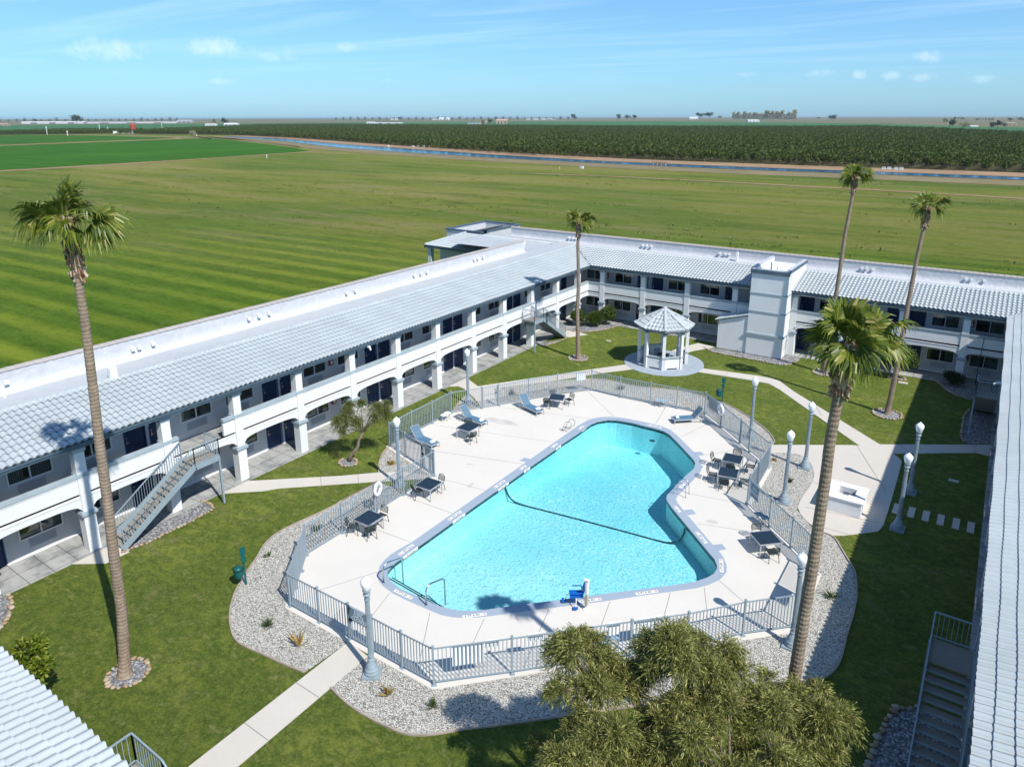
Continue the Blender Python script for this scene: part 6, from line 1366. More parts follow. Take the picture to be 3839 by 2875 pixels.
def palm(path, rad, crown, lab, boots=1.1, fr=14, cs=1.0, seed=1, bulge=1.0, side_only=False):
    global rng
    rs = rng; rng = np.random.default_rng(seed)
    base = np.array(path[0], float); r = empty('palm_tree', tuple(base)); tag(r, lab, 'palm tree', 'tall fan palms in the courtyard')
    P = smooth_line([tuple(p) for p in path], 2) if False else path
    # densify
    pts = [np.array(p, float)-base for p in path]; dense = []
    for a, c in zip(pts[:-1], pts[1:]):
        k = max(2, int(np.linalg.norm(c-a)/.16))
        for i in range(k): dense.append(a+(c-a)*i/k)
    dense.append(pts[-1]); H = dense[-1][2]; rr = []
    for i, q in enumerate(dense):
        t = q[2]/H; x = rad*(1.0-.38*t)*(1+.45*max(0, 1-q[2]/.9)**2); x *= 1+rng.normal(0, .022); rr.append(x)
    for _ in range(3): dense = [dense[0]]+[(dense[i-1]+dense[i]*2+dense[i+1])/4 for i in range(1, len(dense)-1)]+[dense[-1]]
    b = MB(); b.tube(dense, rr, 14); b.build('trunk', 'palm_bark', r, smooth=False)
    top = dense[-1]; d = (dense[-1]-dense[-5]); d /= np.linalg.norm(d)
    # old leaf bases
    b = MB(); prof = [(0, 1.25), (.10, 1.9), (.28, 2.15), (.5, 1.75), (.75, 1.45), (1.0, .95)]
    core = [top-d*boots*(1-t) for t, k in prof]; b.tube(core, [rad*.60*k*bulge*.74 for t, k in prof], 12)
    for i in range(300):
        t = rng.uniform(0, 1); k = np.interp(t, [q_[0] for q_ in prof], [q_[1] for q_ in prof]); a = rng.uniform(0, 6.28); o = np.array((math.cos(a), math.sin(a), 0)); q = top-d*boots*(1-t)+o*rad*.60*k*.66*bulge
        b.bar(q, q+o*rng.uniform(.04, .15)*cs+np.array((0, 0, rng.uniform(.03, .20) if t > .18 else -rng.uniform(0, .22))), rng.uniform(.045, .10)*cs, .025, up=(-o[1], o[0], 0))
    b.build('leaf_bases', 'palm_boot', r)
    V = []; ST = MB()
    for (az, el, L) in crown:
        a = R(az); o = np.array((math.cos(a)*math.cos(R(el)), math.sin(a)*math.cos(R(el)), math.sin(R(el))))
        hub = top+o*L*.70*cs-np.array((0, 0, .03)); ST.tube([top-d*.1, top+o*L*.35*cs+np.array((0, 0, .04)), hub], [.035*cs, .025*cs, .014*cs], 5)
        sg = 1 if len(V) % 4 < 2 else -1; sd_ = np.array((math.cos(a+1.57), math.sin(a+1.57), 0)); upv = np.array((0, 0, 1.))*.75+sd_*sg*rng.uniform(.3, 1.0) if el < 60 else sd_*.8+np.array((-math.cos(a), -math.sin(a), .2))
        ax = o*.8+np.array((0, 0, -.15 if el < 40 else .15))
        V += fan(hub, ax, upv, n=34, spread=98, L=1.0*cs, droop=.40 if el < 30 else .22)
    ST.build('petiole', 'palm_leaf', r, smooth=True); quads('frond', np.array(V), 'palm_leaf', r)
    # loose dry straps under the crown
    rng = rs; return r
def crown_of(n, seed, lo=-25, hi=80, L=(.8, 1.15)):
    g = np.random.default_rng(seed); return [((i*137.5+g.uniform(-15, 15)) % 360, lo+(hi-lo)*((i+.5)/n)**.9+g.uniform(-8, 8), g.uniform(*L)) for i in range(n)]
VA = math.degrees(math.atan2(math.cos(az_), -math.sin(az_)))   # heading away from the camera
def rel(a): return VA-90+a                                     # 0 = towards picture right
palm([(-24.55, 10.05, -.05), (-24.75, 10.4, 2.4), (-24.82, 10.49, 4.74), (-24.80, 10.59, 7.21), (-24.76, 10.63, 9.28), (-24.73, 10.7, 11.0), (-24.69, 10.78, 13.3), (-24.69, 10.8, 15.3), (-24.72, 10.78, 16.85)], .205,
     [(rel(172), 12, 1.45), (rel(187), 24, 1.05), (rel(163), -2, 1.0), (rel(3), 10, 1.42), (rel(-12), 20, 1.1), (rel(12), -6, 1.0), (rel(95), 74, .95), (rel(60), 62, .85), (rel(120), 58, .85), (rel(-80), 45, .5), (rel(-70), 0, .38), (rel(-110), -8, .38), (rel(85), 28, .6)], 'tallest palm at the left, its crown above the distant field', boots=1.9, seed=3)
palm([(-28.45, 51.25, -.05), (-28.60, 51.17, 4.26), (-28.55, 51.2, 6.4), (-28.62, 51.19, 8.25), (-28.68, 51.14, 9.9), (-28.60, 51.15, 11.75)], .19,
     [(rel(165), 52, 1.1), (rel(150), 35, .8), (rel(8), 22, 1.3), (rel(25), 5, .9), (rel(-5), 40, .8), (rel(-15), 5, .9), (rel(-80), 20, .5), (rel(90), 45, .7), (rel(170), 20, .5), (rel(0), -10, .8)], 'palm standing between the far stairs and the gazebo', boots=1.2, seed=5, cs=.85)
palm([(-10.24, 59.42, -.05), (-10.3, 59.4, 1.5), (-10.22, 59.42, 4.2), (-10.04, 59.45, 7.09), (-9.95, 59.47, 11.36), (-9.80, 59.50, 13.6), (-9.72, 59.51, 15.6)], .19,
     [(rel(165), 35, .7), (rel(120), 60, .8), (rel(150), 10, .5), (rel(-5), 34, 1.2), (rel(-15), 14, .9), (rel(60), 65, .7), (rel(-90), 30, .6), (rel(-160), 0, .5), (rel(80), 40, .7), (rel(20), 15, .7)], 'slender palm rising behind the lawn right of the lift tower', boots=1.1, seed=8, cs=.85)
palm([(-4.78, 53.0, -.05), (-4.72, 53.03, .9), (-4.62, 53.06, 3.0), (-4.55, 53.06, 5.8), (-4.5, 53.07, 8.0), (-4.38, 53.09, 11.2), (-4.25, 53.1, 13.0), (-4.2, 53.11, 14.35)], .18,
     [(rel(160), 45, .8), (rel(120), 65, .7), (rel(2), 24, 1.4), (rel(20), 40, .9), (rel(-80), 25, .6), (rel(-150), 5, .6), (rel(175), 15, .6), (rel(-15), 8, .9), (rel(80), 45, .7)], 'leaning palm at the right, left of the shade line', boots=1.3, seed=13, cs=.85)
palm([(-3.02, 17.80, -.05), (-2.95, 17.85, 3.0), (-2.88, 17.88, 6.0), (-2.85, 17.88, 7.35), (-2.80, 17.89, 8.73), (-2.785, 17.89, 9.85), (-2.76, 17.90, 11.18), (-2.765, 17.90, 12.23), (-2.71, 17.91, 13.42), (-2.66, 17.91, 14.1), (-2.62, 17.92, 14.8)], .195,
     [(rel(168), 60, 1.15), (rel(178), 38, .85), (rel(88), 76, 1.0), (rel(60), 60, .9), (rel(8), 24, 1.95), (rel(2), 8, 1.5), (rel(-85), 40, .42), (rel(-60), 12, .55), (rel(40), 42, .85), (rel(110), 40, .6), (rel(-105), -18, .4), (rel(15), 40, 1.1), (rel(170), 5, .45)], 'thick-looking nearest palm in the right foreground, large shining fronds', boots=1.25, seed=21, cs=.76, bulge=1.25)
# ------------------------------------------------------------------ leafy trees and shrubs
def clump_leaves(cl, n, ln, wd, droop=.5, shell=.55, jit=.45):
    C = np.array([c[:3] for c in cl]); Rr = np.array([c[3] for c in cl]); pw = Rr**2; idx = rng.choice(len(cl), n, p=pw/pw.sum())
    u = rng.normal(0, 1, (n, 3)); u /= np.linalg.norm(u, axis=1)[:, None]; rad = Rr[idx]*(shell+(1-shell)*rng.random(n)**.6)*rng.normal(1, .10, n)
    pts = C[idx]+u*rad[:, None]*np.array((1, 1, .85)); d = u*.8+np.array((0, 0, -droop)); return leaves(pts, d, ln, wd, jit)
def spray_leaves(cl, n, ln, wd, per=16, sag=.42):
    C = np.array([c[:3] for c in cl]); Rr = np.array([c[3] for c in cl]); ns_ = n//per; idx = rng.choice(len(cl), ns_, p=Rr**2/(Rr**2).sum())
    ctr = C.mean(0); u = rng.normal(0, 1, (ns_, 3)); u += (C[idx]-ctr)*.55/Rr.mean()*.5; u[:, 2] += .35; u /= np.linalg.norm(u, axis=1)[:, None]
    L = Rr[idx]*rng.uniform(.6, 1.3, ns_); t = np.linspace(.22, 1, per)[None, :]+rng.normal(0, .02, (ns_, per)); dn = np.array((0, 0, -1.))
    pos = C[idx][:, None, :]+u[:, None, :]*(L[:, None]*t)[:, :, None]+dn*((L[:, None]*sag*t**2))[:, :, None]+rng.normal(0, .022, (ns_, per, 3))
    tan = u[:, None, :]+dn*(2*sag*t)[:, :, None]; return leaves(pos.reshape(-1, 3), tan.reshape(-1, 3)*1.0, ln, wd, .38)
def tree(base, trunk_pts, tr, cl, n, ln, wd, mat, lab, cat='tree', droop=.5, group=None, bark_='bark', name='tree', shell=.5, twigs=True, spray=False):
    r = empty(name, base); tag(r, lab, cat, group); B = np.array(base)
    b = MB(); tp = [np.array(p, float) for p in trunk_pts]
    b.tube(tp, [tr*(1-.45*i/(len(tp)-1)) for i in range(len(tp))], 10)
    for c in cl:
        e = np.array(c[:3]); q = tp[-1]; mid = (q+e)/2+np.array((0, 0, .1)); b.tube([q, mid, e], [tr*.42, tr*.25, tr*.10], 6)
        if twigs:
            for _ in range(4): u = rng.normal(0, 1, 3); u /= np.linalg.norm(u); b.tube([e, e+u*c[3]*.5, e+u*c[3]*.9], [tr*.10, tr*.06, tr*.02], 4)
    b.build('trunk', bark_, r, smooth=True)
    quads('crown', spray_leaves(cl, n, ln, wd) if spray else clump_leaves(cl, n, ln, wd, droop, shell), mat, r); return r
def blobs(cx, cy, cz, rx, ry, rz, k, r0, seed):
    g = np.random.default_rng(seed); out = []
    for i in range(k):
        u = g.normal(0, 1, 3); u /= np.linalg.norm(u); s = g.random()**.4; out.append((cx+u[0]*rx*s, cy+u[1]*ry*s, cz+u[2]*rz*s, r0*g.uniform(.75, 1.2)))
    return out
def willow(x, y, top, rx, ry, k, r0, n, seed, lab):
    n = int(n*1.4)
    q_ = .84; x, y, top, rx, ry, r0 = x*q_, y*q_, 20-(20-top)*q_, rx*q_, ry*q_, r0*q_; r0 *= 1.1
    cl = blobs(0, 0, top-rx*.75, rx, ry, rx*.62, k, r0, seed); cl = [c for c in cl if c[2] > .5]
    # hanging outer sprays
    g = np.random.default_rng(seed+1)
    for i in range(k):
        a = g.uniform(0, 6.28); rr = g.uniform(.8, 1.05); cl.append((rx*rr*math.cos(a), ry*rr*math.sin(a), top-rx*.75-g.uniform(.0, .8), r0*g.uniform(.45, .75)))
    return tree((x, y, -.04), [(0, 0, 0), (.05, .02, .6), (0, .1, 1.3), (.05, .05, top-rx*1.3)], .13, cl, n, .135, .021, 'willow', lab, droop=.75, group='olive-leaved trees in the foreground', shell=.35, spray=True)
willow(-8.6, 16.9, 4.15, 1.25, 1.35, 13, .62, 26000, 41, 'olive-leaved tree at the left of the foreground group, in front of the white boards')
willow(-6.2, 18.6, 4.75, 1.35, 1.3, 13, .68, 28000, 42, 'tallest olive-leaved tree in the middle foreground, over the front fence')
willow(-3.4, 19.4, 4.0, 1.7, 1.5, 15, .66, 30000, 43, 'olive-leaved tree at the right of the foreground group, below the thick palm')
willow(-4.2, 16.9, 4.1, 1.7, 1.3, 14, .64, 28000, 44, 'lowest olive-leaved tree at the bottom picture edge, reaching into the shade')
willow(-5.7, 17.2, 3.4, .9, .9, 7, .5, 11000, 46, 'olive-leaved tree filling the middle of the foreground group, lower than its neighbours')
willow(-6.3, 15.9, 3.3, 1.2, 1.0, 9, .55, 16000, 47, 'low olive-leaved tree at the bottom centre, half hidden by its neighbours')
willow(-7.3, 14.8, 3.6, 1.5, 1.1, 10, .55, 18000, 45, 'partial olive-leaved tree cut by the bottom picture edge at the left')
tree((-30.5, 26.8, -.03), [(0, 0, 0), (.12, .14, .45), (.38, .44, .9), (.45, .55, 1.4), (.62, .72, 1.8)], .13,
     [(.15, .05, 3.1, .62), (-.25, -.25, 2.7, .55), (.1, .3, 3.5, .5), (-.1, -.1, 2.1, .45), (.5, .4, 2.6, .5), (1.2, 1.3, 3.3, .62), (1.5, 1.7, 2.9, .58), (1.1, 1.2, 2.7, .45), (.6, .7, 3.6, .5), (1.6, 1.7, 3.5, .42)], 24000, .10, .022, 'olive', 'small tree with curved trunk and twin olive crowns beside the side gate', group=None, shell=.3, spray=True)
tree((-5.2, 61.25, -.03), [(0, 0, 0), (.02, 0, .6), (0, 0, 1.1)], .06, [(-.5, -.1, 1.9, .75), (.5, .1, 1.9, .7), (0, 0, 2.3, .65), (-.9, 0, 1.5, .5), (.9, 0, 1.5, .45), (0, -.2, 1.4, .6)], 6000, .14, .08, 'shrub', 'round-headed glossy tree in front of the back wing, behind the palm trunks', droop=.2)
def shrub(x, y, rx, h, n, ln, wd, mat, lab, k=7, seed=1, name='shrub', up=False, cat='shrub', z0=.25):
    cl = blobs(0, 0, h*.58, rx*.62, rx*.62, h*.28, k, rx*.52, seed); r = empty(name, (x, y, -.03)); tag(r, lab, cat)
    b = MB()
    for c in cl[:6]: b.tube([(0, 0, 0), (c[0]*.4, c[1]*.4, h*.3), c[:3]], [.03, .02, .01], 5)
    b.build('stems', 'bark', r)
    V = clump_leaves(cl, n, ln, wd, -.5 if up else .1, .4, .5); quads('foliage', V, mat, r); return r
shrub(-33.2, 60.0, .95, 1.75, 5200, .12, .07, 'shrub', 'rounded reddish green shrub at the far left corner', seed=51); shrub(-32.1, 60.9, .9, 1.35, 7000, .26, .025, 'shrub', 'spiky upright green shrub between two round shrubs', seed=52, up=True)
shrub(-31.3, 61.9, .95, 1.95, 5000, .12, .07, 'shrub', 'round shrub on bare stems right of the spiky shrub', seed=53); shrub(-1.6, 62.1, .85, 1.05, 4500, .09, .05, 'darkshrub', 'dark clipped shrub in the shade at the far right column', seed=54)
def citrus():
    cl = [(0, 0, 1.5, .5), (-.2, .3, 2.0, .45), (.3, -.2, 1.2, .55), (.6, -.5, 1.0, .5), (-.1, .1, 2.5, .3), (.25, .35, 1.7, .4), (.9, -.8, .8, .42), (-.5, .2, 1.3, .5), (-.4, .6, 2.2, .3)]
    tree((-25.5, 7.35, -.03), [(0, 0, 0), (.05, 0, .5), (0, 0, .9)], .06, cl, 5200, .15, .10, 'citrus', 'yellow-green citrus shrub beside the front roof corner', 'shrub', .15, name='citrus_shrub')
citrus()
def tuft(x, y, h, n, spread, mat, lab, wd=.03, name='small_plant'):
    a = rng.uniform(0, 6.28, n); el = rng.uniform(.3, 1.3, n); d = np.stack([np.cos(a)*np.cos(el), np.sin(a)*np.cos(el), np.sin(el)], 1); p = np.stack([rng.normal(0, spread*.15, n), rng.normal(0, spread*.15, n), np.zeros(n)], 1)
    V = leaves(p, d, h, wd, .08); o = quads(name, V, mat); o.location = (x, y, -.03); tag(o, lab, 'plant', 'small plants in the gravel beds')
MT['dryleaf'] = leafmat('dry_yellow_leaves', [(0, (.10, .10, .02)), (.5, (.30, .22, .05)), (1, (.45, .25, .06))])
tuft(-22.34, 14.78, .42, 120, .3, 'shrub', 'grassy tuft in the front left gravel bed', .018); tuft(-20.38, 14.75, .55, 14, .2, 'dryleaf', 'yellowing broad-leaved plant in the front left gravel bed', .09); tuft(-15.78, 14.92, .42, 24, .25, 'dryleaf', 'reddish withered plant right of the front path', .06)
tuft(-14.08, 15.4, .35, 90, .3, 'shrub', 'small green tuft in the front right gravel bed', .018); tuft(-3.72, 29.64, .45, 34, .2, 'shrub', 'young sago-like plant in the bed right of the thick palm', .05); tuft(-7.84, 39.14, .45, 26, .2, 'darkshrub', 'small spiky plant in the gravel by the patio', .05)
tuft(-9.32, 41.35, .30, 20, .2, 'dryleaf', 'orange withered plant in the gravel near the rear right gate', .06); tuft(-26.35, 17.88, .30, 24, .3, 'shrub', 'sparse weed near the left bend of the gravel bed', .04); tuft(-28.53, 41.32, .50, 40, .25, 'shrub', 'spiky plant in the gravel behind the far gate', .05)
tuft(-28.11, 27.92, .42, 26, .25, 'dryleaf', 'brown-green fern-like plant by the side gate lamp', .06); tuft(-22.19, 46.73, .50, 60, .3, 'olive', 'pale bushy plant behind the rear fence post', .03); tuft(-26.22, 20.64, .45, 70, .3, 'darkshrub', 'dark tuft outside the left fence by the slatted table', .03)
tuft(-27.2, 27.2, .25, 60, .5, 'olive', 'low grey-green ground plant beside the curved-trunk tree ring', .03) if False else None
shrub(-31.6, 26.9, .42, .30, 700, .08, .03, 'olive', 'low grey-green plant in the grass left of the curved-trunk tree', seed=61, cat='plant')
shrub(-9.9, 16.0, .45, .75, 1600, .12, .03, 'olive', 'small olive bush at the gravel edge left of the foreground trees', seed=62)
# ------------------------------------------------------------------ dog waste stations
def station(x, y, a, lab):
    r = empty('waste_station', (x, y, 0), R(a)); b = MB(); b.box(-.04, .04, -.03, .03, -.04, 1.85); b.build('post', 'green_paint', r)
    b = MB(); b.lathe([(.16, .42), (.20, .50), (.20, .85), (.17, .92), (.05, .95)], (-.26, 0, 0), 20); b.build('bin', 'green_paint', r, smooth=True)
    b = MB(); b.tube([(-.26+.205*math.cos(t), .205*math.sin(t), .83) for t in np.linspace(0, 6.28, 18)], .03, 6); b.build('bag_rim', 'dark', r)
    b = MB(); b.box(-.10, .10, -.12, -.03, 1.15, 1.45); b.build('bag_dispenser', 'green_paint', r); b = MB(); b.box(-.12, .12, -.045, -.03, 1.5, 1.85); b.build('sign_plate', 'green_paint', r)
    tag(r, lab, 'dog waste station', 'green dog waste stations')
station(-25.45, 15.95, 65, 'green dog waste station with round bin on the left lawn'); station(-15.0, 48.62, 20, 'dark green dog waste station behind the rear fence')
# ------------------------------------------------------------------ grassland weeds and far things
def weeds_field(n=900):
    V = []
    for i in range(n):
        d = rng.uniform(95, 270); a = R(VA)+rng.uniform(-R(37), R(35)); x, y = d*math.cos(a), d*math.sin(a)
        if not (y > 75 and (rng.random() < .25 or math.sin(y*.07+x*.012) > .8)): continue
        k = 8; p = np.stack([x+rng.normal(0, .7, k), y+rng.normal(0, .5, k), np.full(k, -.03)], 1); V.append(leaves(p, np.tile((0, 0, 1.), (k, 1)), rng.uniform(.15, .4), .30, .6))
    o = quads('field_weeds', np.concatenate(V), 'olive'); o['kind'] = 'stuff'
weeds_field()
# far trees, sheds and poles: (kind, x, y, width, height, material, label), all on the plain
FAR = [
('tree', -2446, 1143, 48.9, 33.2, '', 'large dark eucalyptus standing alone on the far left plain'),
('tree', -1779, 1180, 15.6, 18.4, '', 'bare grey tree left of the white farm shed'),
('tree', -1818, 1242, 35.6, 19.9, '', 'pair of bushy trees behind the white farm shed'),
('tree', -716, 449, 9.1, 8.0, '', 'leafless grey shrub at the head of the canal'),
('tree', -3514, 3746, 31.0, 22.1, '', 'small dark tree beside the tiny white farmhouse'),
('tree', -1322, 1769, 12.4, 14.3, '', 'bare brown tree left of the brown barn'),
('tree', -1301, 1776, 18.0, 15.2, '', 'dark conifer clump beside the brown barn'),
('tree', -17178, 23810, 215.1, 113.9, '', 'round dark trees on the far plain beyond the brown barn'),
('tree', -27571, 48050, 334.3, 429.8, '', 'tall dark tree rising over the distant tree line'),
('tree', -1900, 3823, 33.1, 35.0, '', 'round dark tree at the left of the far roadside group'),
('tree', -1846, 3826, 45.8, 30.2, '', 'middle trees of the far roadside group'),
('tree', -1809, 3828, 40.1, 32.8, '', 'right dark tree of the far roadside group'),
('tree', -1783, 4803, 66.3, 46.4, '', 'left half of the dense dark grove beyond the crop'),
('tree', -1712, 4798, 83.4, 48.3, '', 'right half of the dense dark grove beyond the crop'),
('tree', -1727, 5039, 39.0, 27.6, '', 'low tree between the dark grove and the bare poplars'),
('tree', -632, 3182, 29.4, 26.6, '', 'solitary ragged tree right of the poplar belt'),
('tree', -1180, 5485, 29.0, 16.9, '', 'faint round tree on the plain left of the solitary tree'),
('tree', -105, 1506, 23.4, 16.3, '', 'broad olive-grey tree at the far edge of the orchard'),
('tree', -74, 1356, 17.6, 11.7, '', 'thin pale tree next to the broad orchard-edge tree'),
('tree', -30, 1314, 24.4, 14.7, '', 'large spreading grey tree at the far right beyond the orchard'),
('tree', -1, 1184, 15.3, 2.6, '', 'low dark bushes at the far right edge of the orchard'),
('tree', -209, 3341, 64.9, 15.9, '', 'row of dark trees on the far right plain'),
('tree', -136, 3351, 43.4, 11.6, '', 'left dark clump on the far right plain'),
('tree', -101, 3175, 34.2, 11.0, '', 'middle dark clump on the far right plain'),
('tree', -40, 3102, 22.7, 12.0, '', 'small dark tree near the long tan barn'),
('tree', -6, 3108, 33.5, 14.7, '', 'dark trees at the far right edge of the picture'),
('tree', -4042, 1693, 20.8, 17.0, '', 'small dark tree left of the eucalyptus'),
('shed', -3039, 1331, 235.9, 7.1, 'barn_white', 'long white feed shed left of the eucalyptus'),
('shed', -2838, 1526, 347.2, 4.9, 'barn_white', 'very long low white shed on the left plain'),
('shed', -3124, 1921, 66.4, 10.3, 'barn_grey', 'taller grey roofed barn on the left plain'),
('shed', -1637, 1130, 32.6, 6.9, 'barn_white', 'white farm shed with bare trees behind'),
('shed', -1690, 1109, 26.1, 5.2, 'barn_white', 'small white outbuilding by the grey tree'),
('shed', -973, 516, 11.9, 3.6, 'barn_grey', 'pale grey metal shed beside the red tank'),
('shed', -2282, 874, 23.2, 6.3, 'barn_tan', 'tan shed at the far left edge'),
('shed', -1755, 1734, 26.6, 5.3, 'barn_white', 'small white shed behind the orchard on the left'),
('shed', -1654, 1712, 84.7, 3.6, 'barn_white', 'long low white shed behind the orchard'),
('shed', -3562, 3744, 44.5, 8.9, 'barn_white', 'tiny white farmhouse on the plain'),
('shed', -1214, 1584, 35.3, 4.3, 'barn_grey', 'long pale blue shed left of the brown barn'),
('shed', -1321, 1770, 20.9, 7.6, 'barn_tan', 'tan farmhouse left of the brown barn'),
('shed', -1296, 1827, 33.8, 13.5, 'barn_tan', 'brown steep-roofed barn behind the orchard'),
('shed', -137554, 165211, 3057.9, 648.6, 'barn_white', 'white factory building on the horizon'),
('shed', -208263, 244459, 2768.5, 415.3, 'barn_white', 'low white factory annexe on the horizon'),
('shed', -24150, 38113, 1750.4, 48.6, 'barn_white', 'long pale sheds under the distant tree line'),
('shed', -783, 2642, 39.2, 7.7, 'barn_white', 'white house in front of the bare poplars'),
('shed', -2150, 5656, 65.2, 18.3, 'barn_white', 'white shed left of the dark grove'),
('shed', -23, 1977, 32.4, 4.3, 'barn_tan', 'long tan barn on the far right'),
('shed', -72, 1605, 13.9, 2.4, 'barn_white', 'white shed between the far right trees'),
('pole', -928, 421, 2.2, 5.7, '', 'white cylindrical pump pipe beside the upper green field'),
('pole', -1005, 432, 1.7, 10.4, '', 'grey pole with white box left of the pump pipe'),
('pole', -1060, 524, 1.5, 11.2, '', 'thin pole with white top right of the pump pipe'),
('pole', -1457, 846, 1.8, 12.3, '', 'utility pole at the edge of the left orchard'),
('pole', -696, 440, 1.6, 3.2, '', 'white post beside the leafless canal shrub'),
('pole', -314, 236, 0.7, 2.0, '', 'short white marker post in the grassland'),
('pole', -148, 248, 0.3, 1.0, '', 'white marker post near the canal on the right'),
('pole', -1049, 530, 1.0, 8.6, '', 'thin leaning pole beside the white vehicle'),
('pole', -117, 3172, 2.1, 17.8, '', 'faint mast on the far right plain'),
('pole', -81, 3178, 2.1, 23.3, '', 'tallest faint mast on the far right plain'),
]
def far_tree(x, y, w_, h, lab, mat='eucalypt', name='tree', group='trees scattered over the far plain'):
    g = np.random.default_rng(int(abs(x)*7+y) % 99991); k = 9 if w_ < h*2 else 14; cl = [(g.uniform(-.38, .38)*w_, g.uniform(-.3, .3)*w_*.6, h*g.uniform(.42, .80), min(w_, h)*g.uniform(.16, .26)) for _ in range(k)]
    r = empty(name, (x, y, 0)); tag(r, lab, 'tree', group)
    b = MB(); b.tube([(0, 0, 0), (0, 0, h*.5)], [h*.03, h*.02], 6); b.build('trunk', 'bark', r)
    global rng; rs = rng; rng = g; V = clump_leaves(cl, 700, h*.10, h*.07, .1, .3, .8); rng = rs; quads('crown', V, mat, r)
def shed(x, y, w_, h, mat, lab):
    r = empty('shed', (x, y, 0), R(VA-90)); tag(r, lab, 'shed', 'farm buildings on the far plain'); dp = min(w_*.6, 25)
    roofm = 'barn_tan' if mat == 'barn_tan' else 'barn_grey'
    b = MB(); b.box(-w_/2, w_/2, 0, dp, 0, h*.68); b.build('wall', mat, r)
    b = MB(); v = [(-w_/2*1.02, -dp*.04, h*.66), (w_/2*1.02, -dp*.04, h*.66), (w_/2*1.02, dp*1.04, h*.66), (-w_/2*1.02, dp*1.04, h*.66), (-w_/2*1.02, dp/2, h), (w_/2*1.02, dp/2, h)]; b.add(v, [(0, 1, 5, 4), (2, 3, 4, 5), (1, 2, 5), (3, 0, 4)]); b.build('roof', 'barn_white' if mat == 'barn_white' else roofm, r)
    b = MB(); k = 3
    for i in range(k): b.box(-w_*.35+i*w_*.3, -w_*.25+i*w_*.3, -.05, 0, h*.05, h*.42)
    b.build('opening', 'dark', r)
def pole(x, y, w_, h, lab):
    b = MB(); b.tube([(0, 0, 0), (0, 0, h)], max(w_*.22, .05), 8); b.box(-w_*.35, w_*.35, -w_*.2, w_*.2, h*.72, h); o = b.build('pole', 'barn_white'); o.location = (x, y, 0); tag(o, lab, 'pole')
for kind, x, y, w_, h, mat, lab in FAR:
    d = math.hypot(x, y); k = min(1, 5200/d); x, y, w_, h = x*k, y*k, w_*k, h*k
    if kind == 'tree': far_tree(x, y, w_, h, lab, 'baretree' if ('bare' in lab or 'leafless' in lab or 'thin pale' in lab) else 'eucalypt')
    elif kind == 'shed': shed(x, y, w_, h, mat, lab)
    else: pole(x, y, w_, h, lab)
# belt of bare poplars and the distant tree line: rows of separate trees
g_ = np.random.default_rng(77)
def far_row(p0, p1, n, h, mat, lab, grp, wr=.35):
    proto = None
    for i in range(n):
        t = (i+.5)/n; x, y = p0[0]+(p1[0]-p0[0])*t, p0[1]+(p1[1]-p0[1])*t
        if proto is None:
            hh = h; cl = [(g_.uniform(-.3, .3)*hh*wr, g_.uniform(-.3, .3)*hh*wr, hh*(.25+.65*j/7), hh*wr*.35) for j in range(8)]
            r = empty('tree', (x, y, 0)); b = MB(); b.tube([(0, 0, 0), (0, 0, hh*.6)], hh*.02, 5); b.build('trunk', 'bark', r)
            quads('crown', clump_leaves(cl, 500, hh*.10, hh*.05, -.2, .3, .6), mat, r); proto = r
        else: r = dup(proto); r.location = (x, y, 0)
        s = g_.uniform(.7, 1.15); r.scale = (s*g_.uniform(.8, 1.3), s, s); r.rotation_euler = (0, 0, g_.uniform(0, 6)); tag(r, lab, 'tree', grp)
far_row((-1421, 4364), (-880, 3620), 30, 44, 'baretree', 'bare pale poplar in the long belt right of the dark grove', 'bare poplars in the far belt')
far_row((-3850, 3450), (-2480, 4400), 34, 22, 'eucalypt', 'small dark tree in the hazy tree line in the middle distance', 'trees of the distant tree line', .8)
far_row((-4800, 1720), (-4350, 2650), 26, 20, 'eucalypt', 'faint tree in the hazy line on the far left', 'trees of the far left line', .9)
b = MB(); b.lathe([(3.0, 0), (3.0, 11), (2.2, 12.4), (.3, 13)], n=20); o = b.build('tank', 'tank_red'); o.location = (-1013, 546, 0); tag(o, 'tall rusty red tank standing beside the left orchard', 'tank')
b = MB(); b.box(-4, 1.5, -1.3, 1.3, .9, 3.4); b.box(1.7, 3.8, -1.2, 1.2, .8, 3.0); 
for xx in (-3, -1.5, 2.8): b.tube([(xx, -1.35, .5), (xx, 1.35, .5)], .5, 10)
o = b.build('truck', 'barn_white'); o.location = (-976, 503, 0); o.rotation_euler = (0, 0, R(VA-90)); tag(o, 'small white truck parked left of the pale grey shed', 'truck')
for i, (x, y) in enumerate([(-41.5, 312.2), (-39.7, 313), (-37.2, 312), (-35.5, 313), (-343.9, 379), (-342.4, 383), (-341, 386.9), (-339.5, 390), (-364.5, 376), (-141.4, 254)]):
    b = MB(); b.box(-.6, .6, -.5, .5, .1, .9); b.box(-.65, .65, -.55, .55, .9, 1.0); o = b.build('white_crate', 'barn_white'); o.location = (x, y, .06)
    grp = 'white boxes at the foot of the orchard'
    ords = ['first', 'second', 'third', 'fourth']
    lab = (f'{ords[i]} white bee box from the left on the canal bank by the palm' if i < 4 else f'{ords[i-4]} white bee box from the right at the left orchard foot') if i < 8 else ('single white box further left on the canal bank' if i == 8 else 'white tank lying in the weeds this side of the canal'); tag(o, lab, 'crate', grp if i < 8 else None)
b = MB(); 
for i in range(4): b.box(-3.4+i*1.9, -3.0+i*1.9, -.5, 1.0, -.2, 1.2)
b.box(-3.4, 3.0, .3, .6, .8, 1.1); o = b.build('canal_weir', 'bank'); o.location = (-126, 295, 0); tag(o, 'small concrete canal gate with upright piers', 'canal gate')
b = MB(); b.bar((-700, 441, 1.2), (-640, 420, .6), .8); o = b.build('pipe', 'bankdark'); tag(o, 'long dark pipe at the head of the canal', 'pipe')
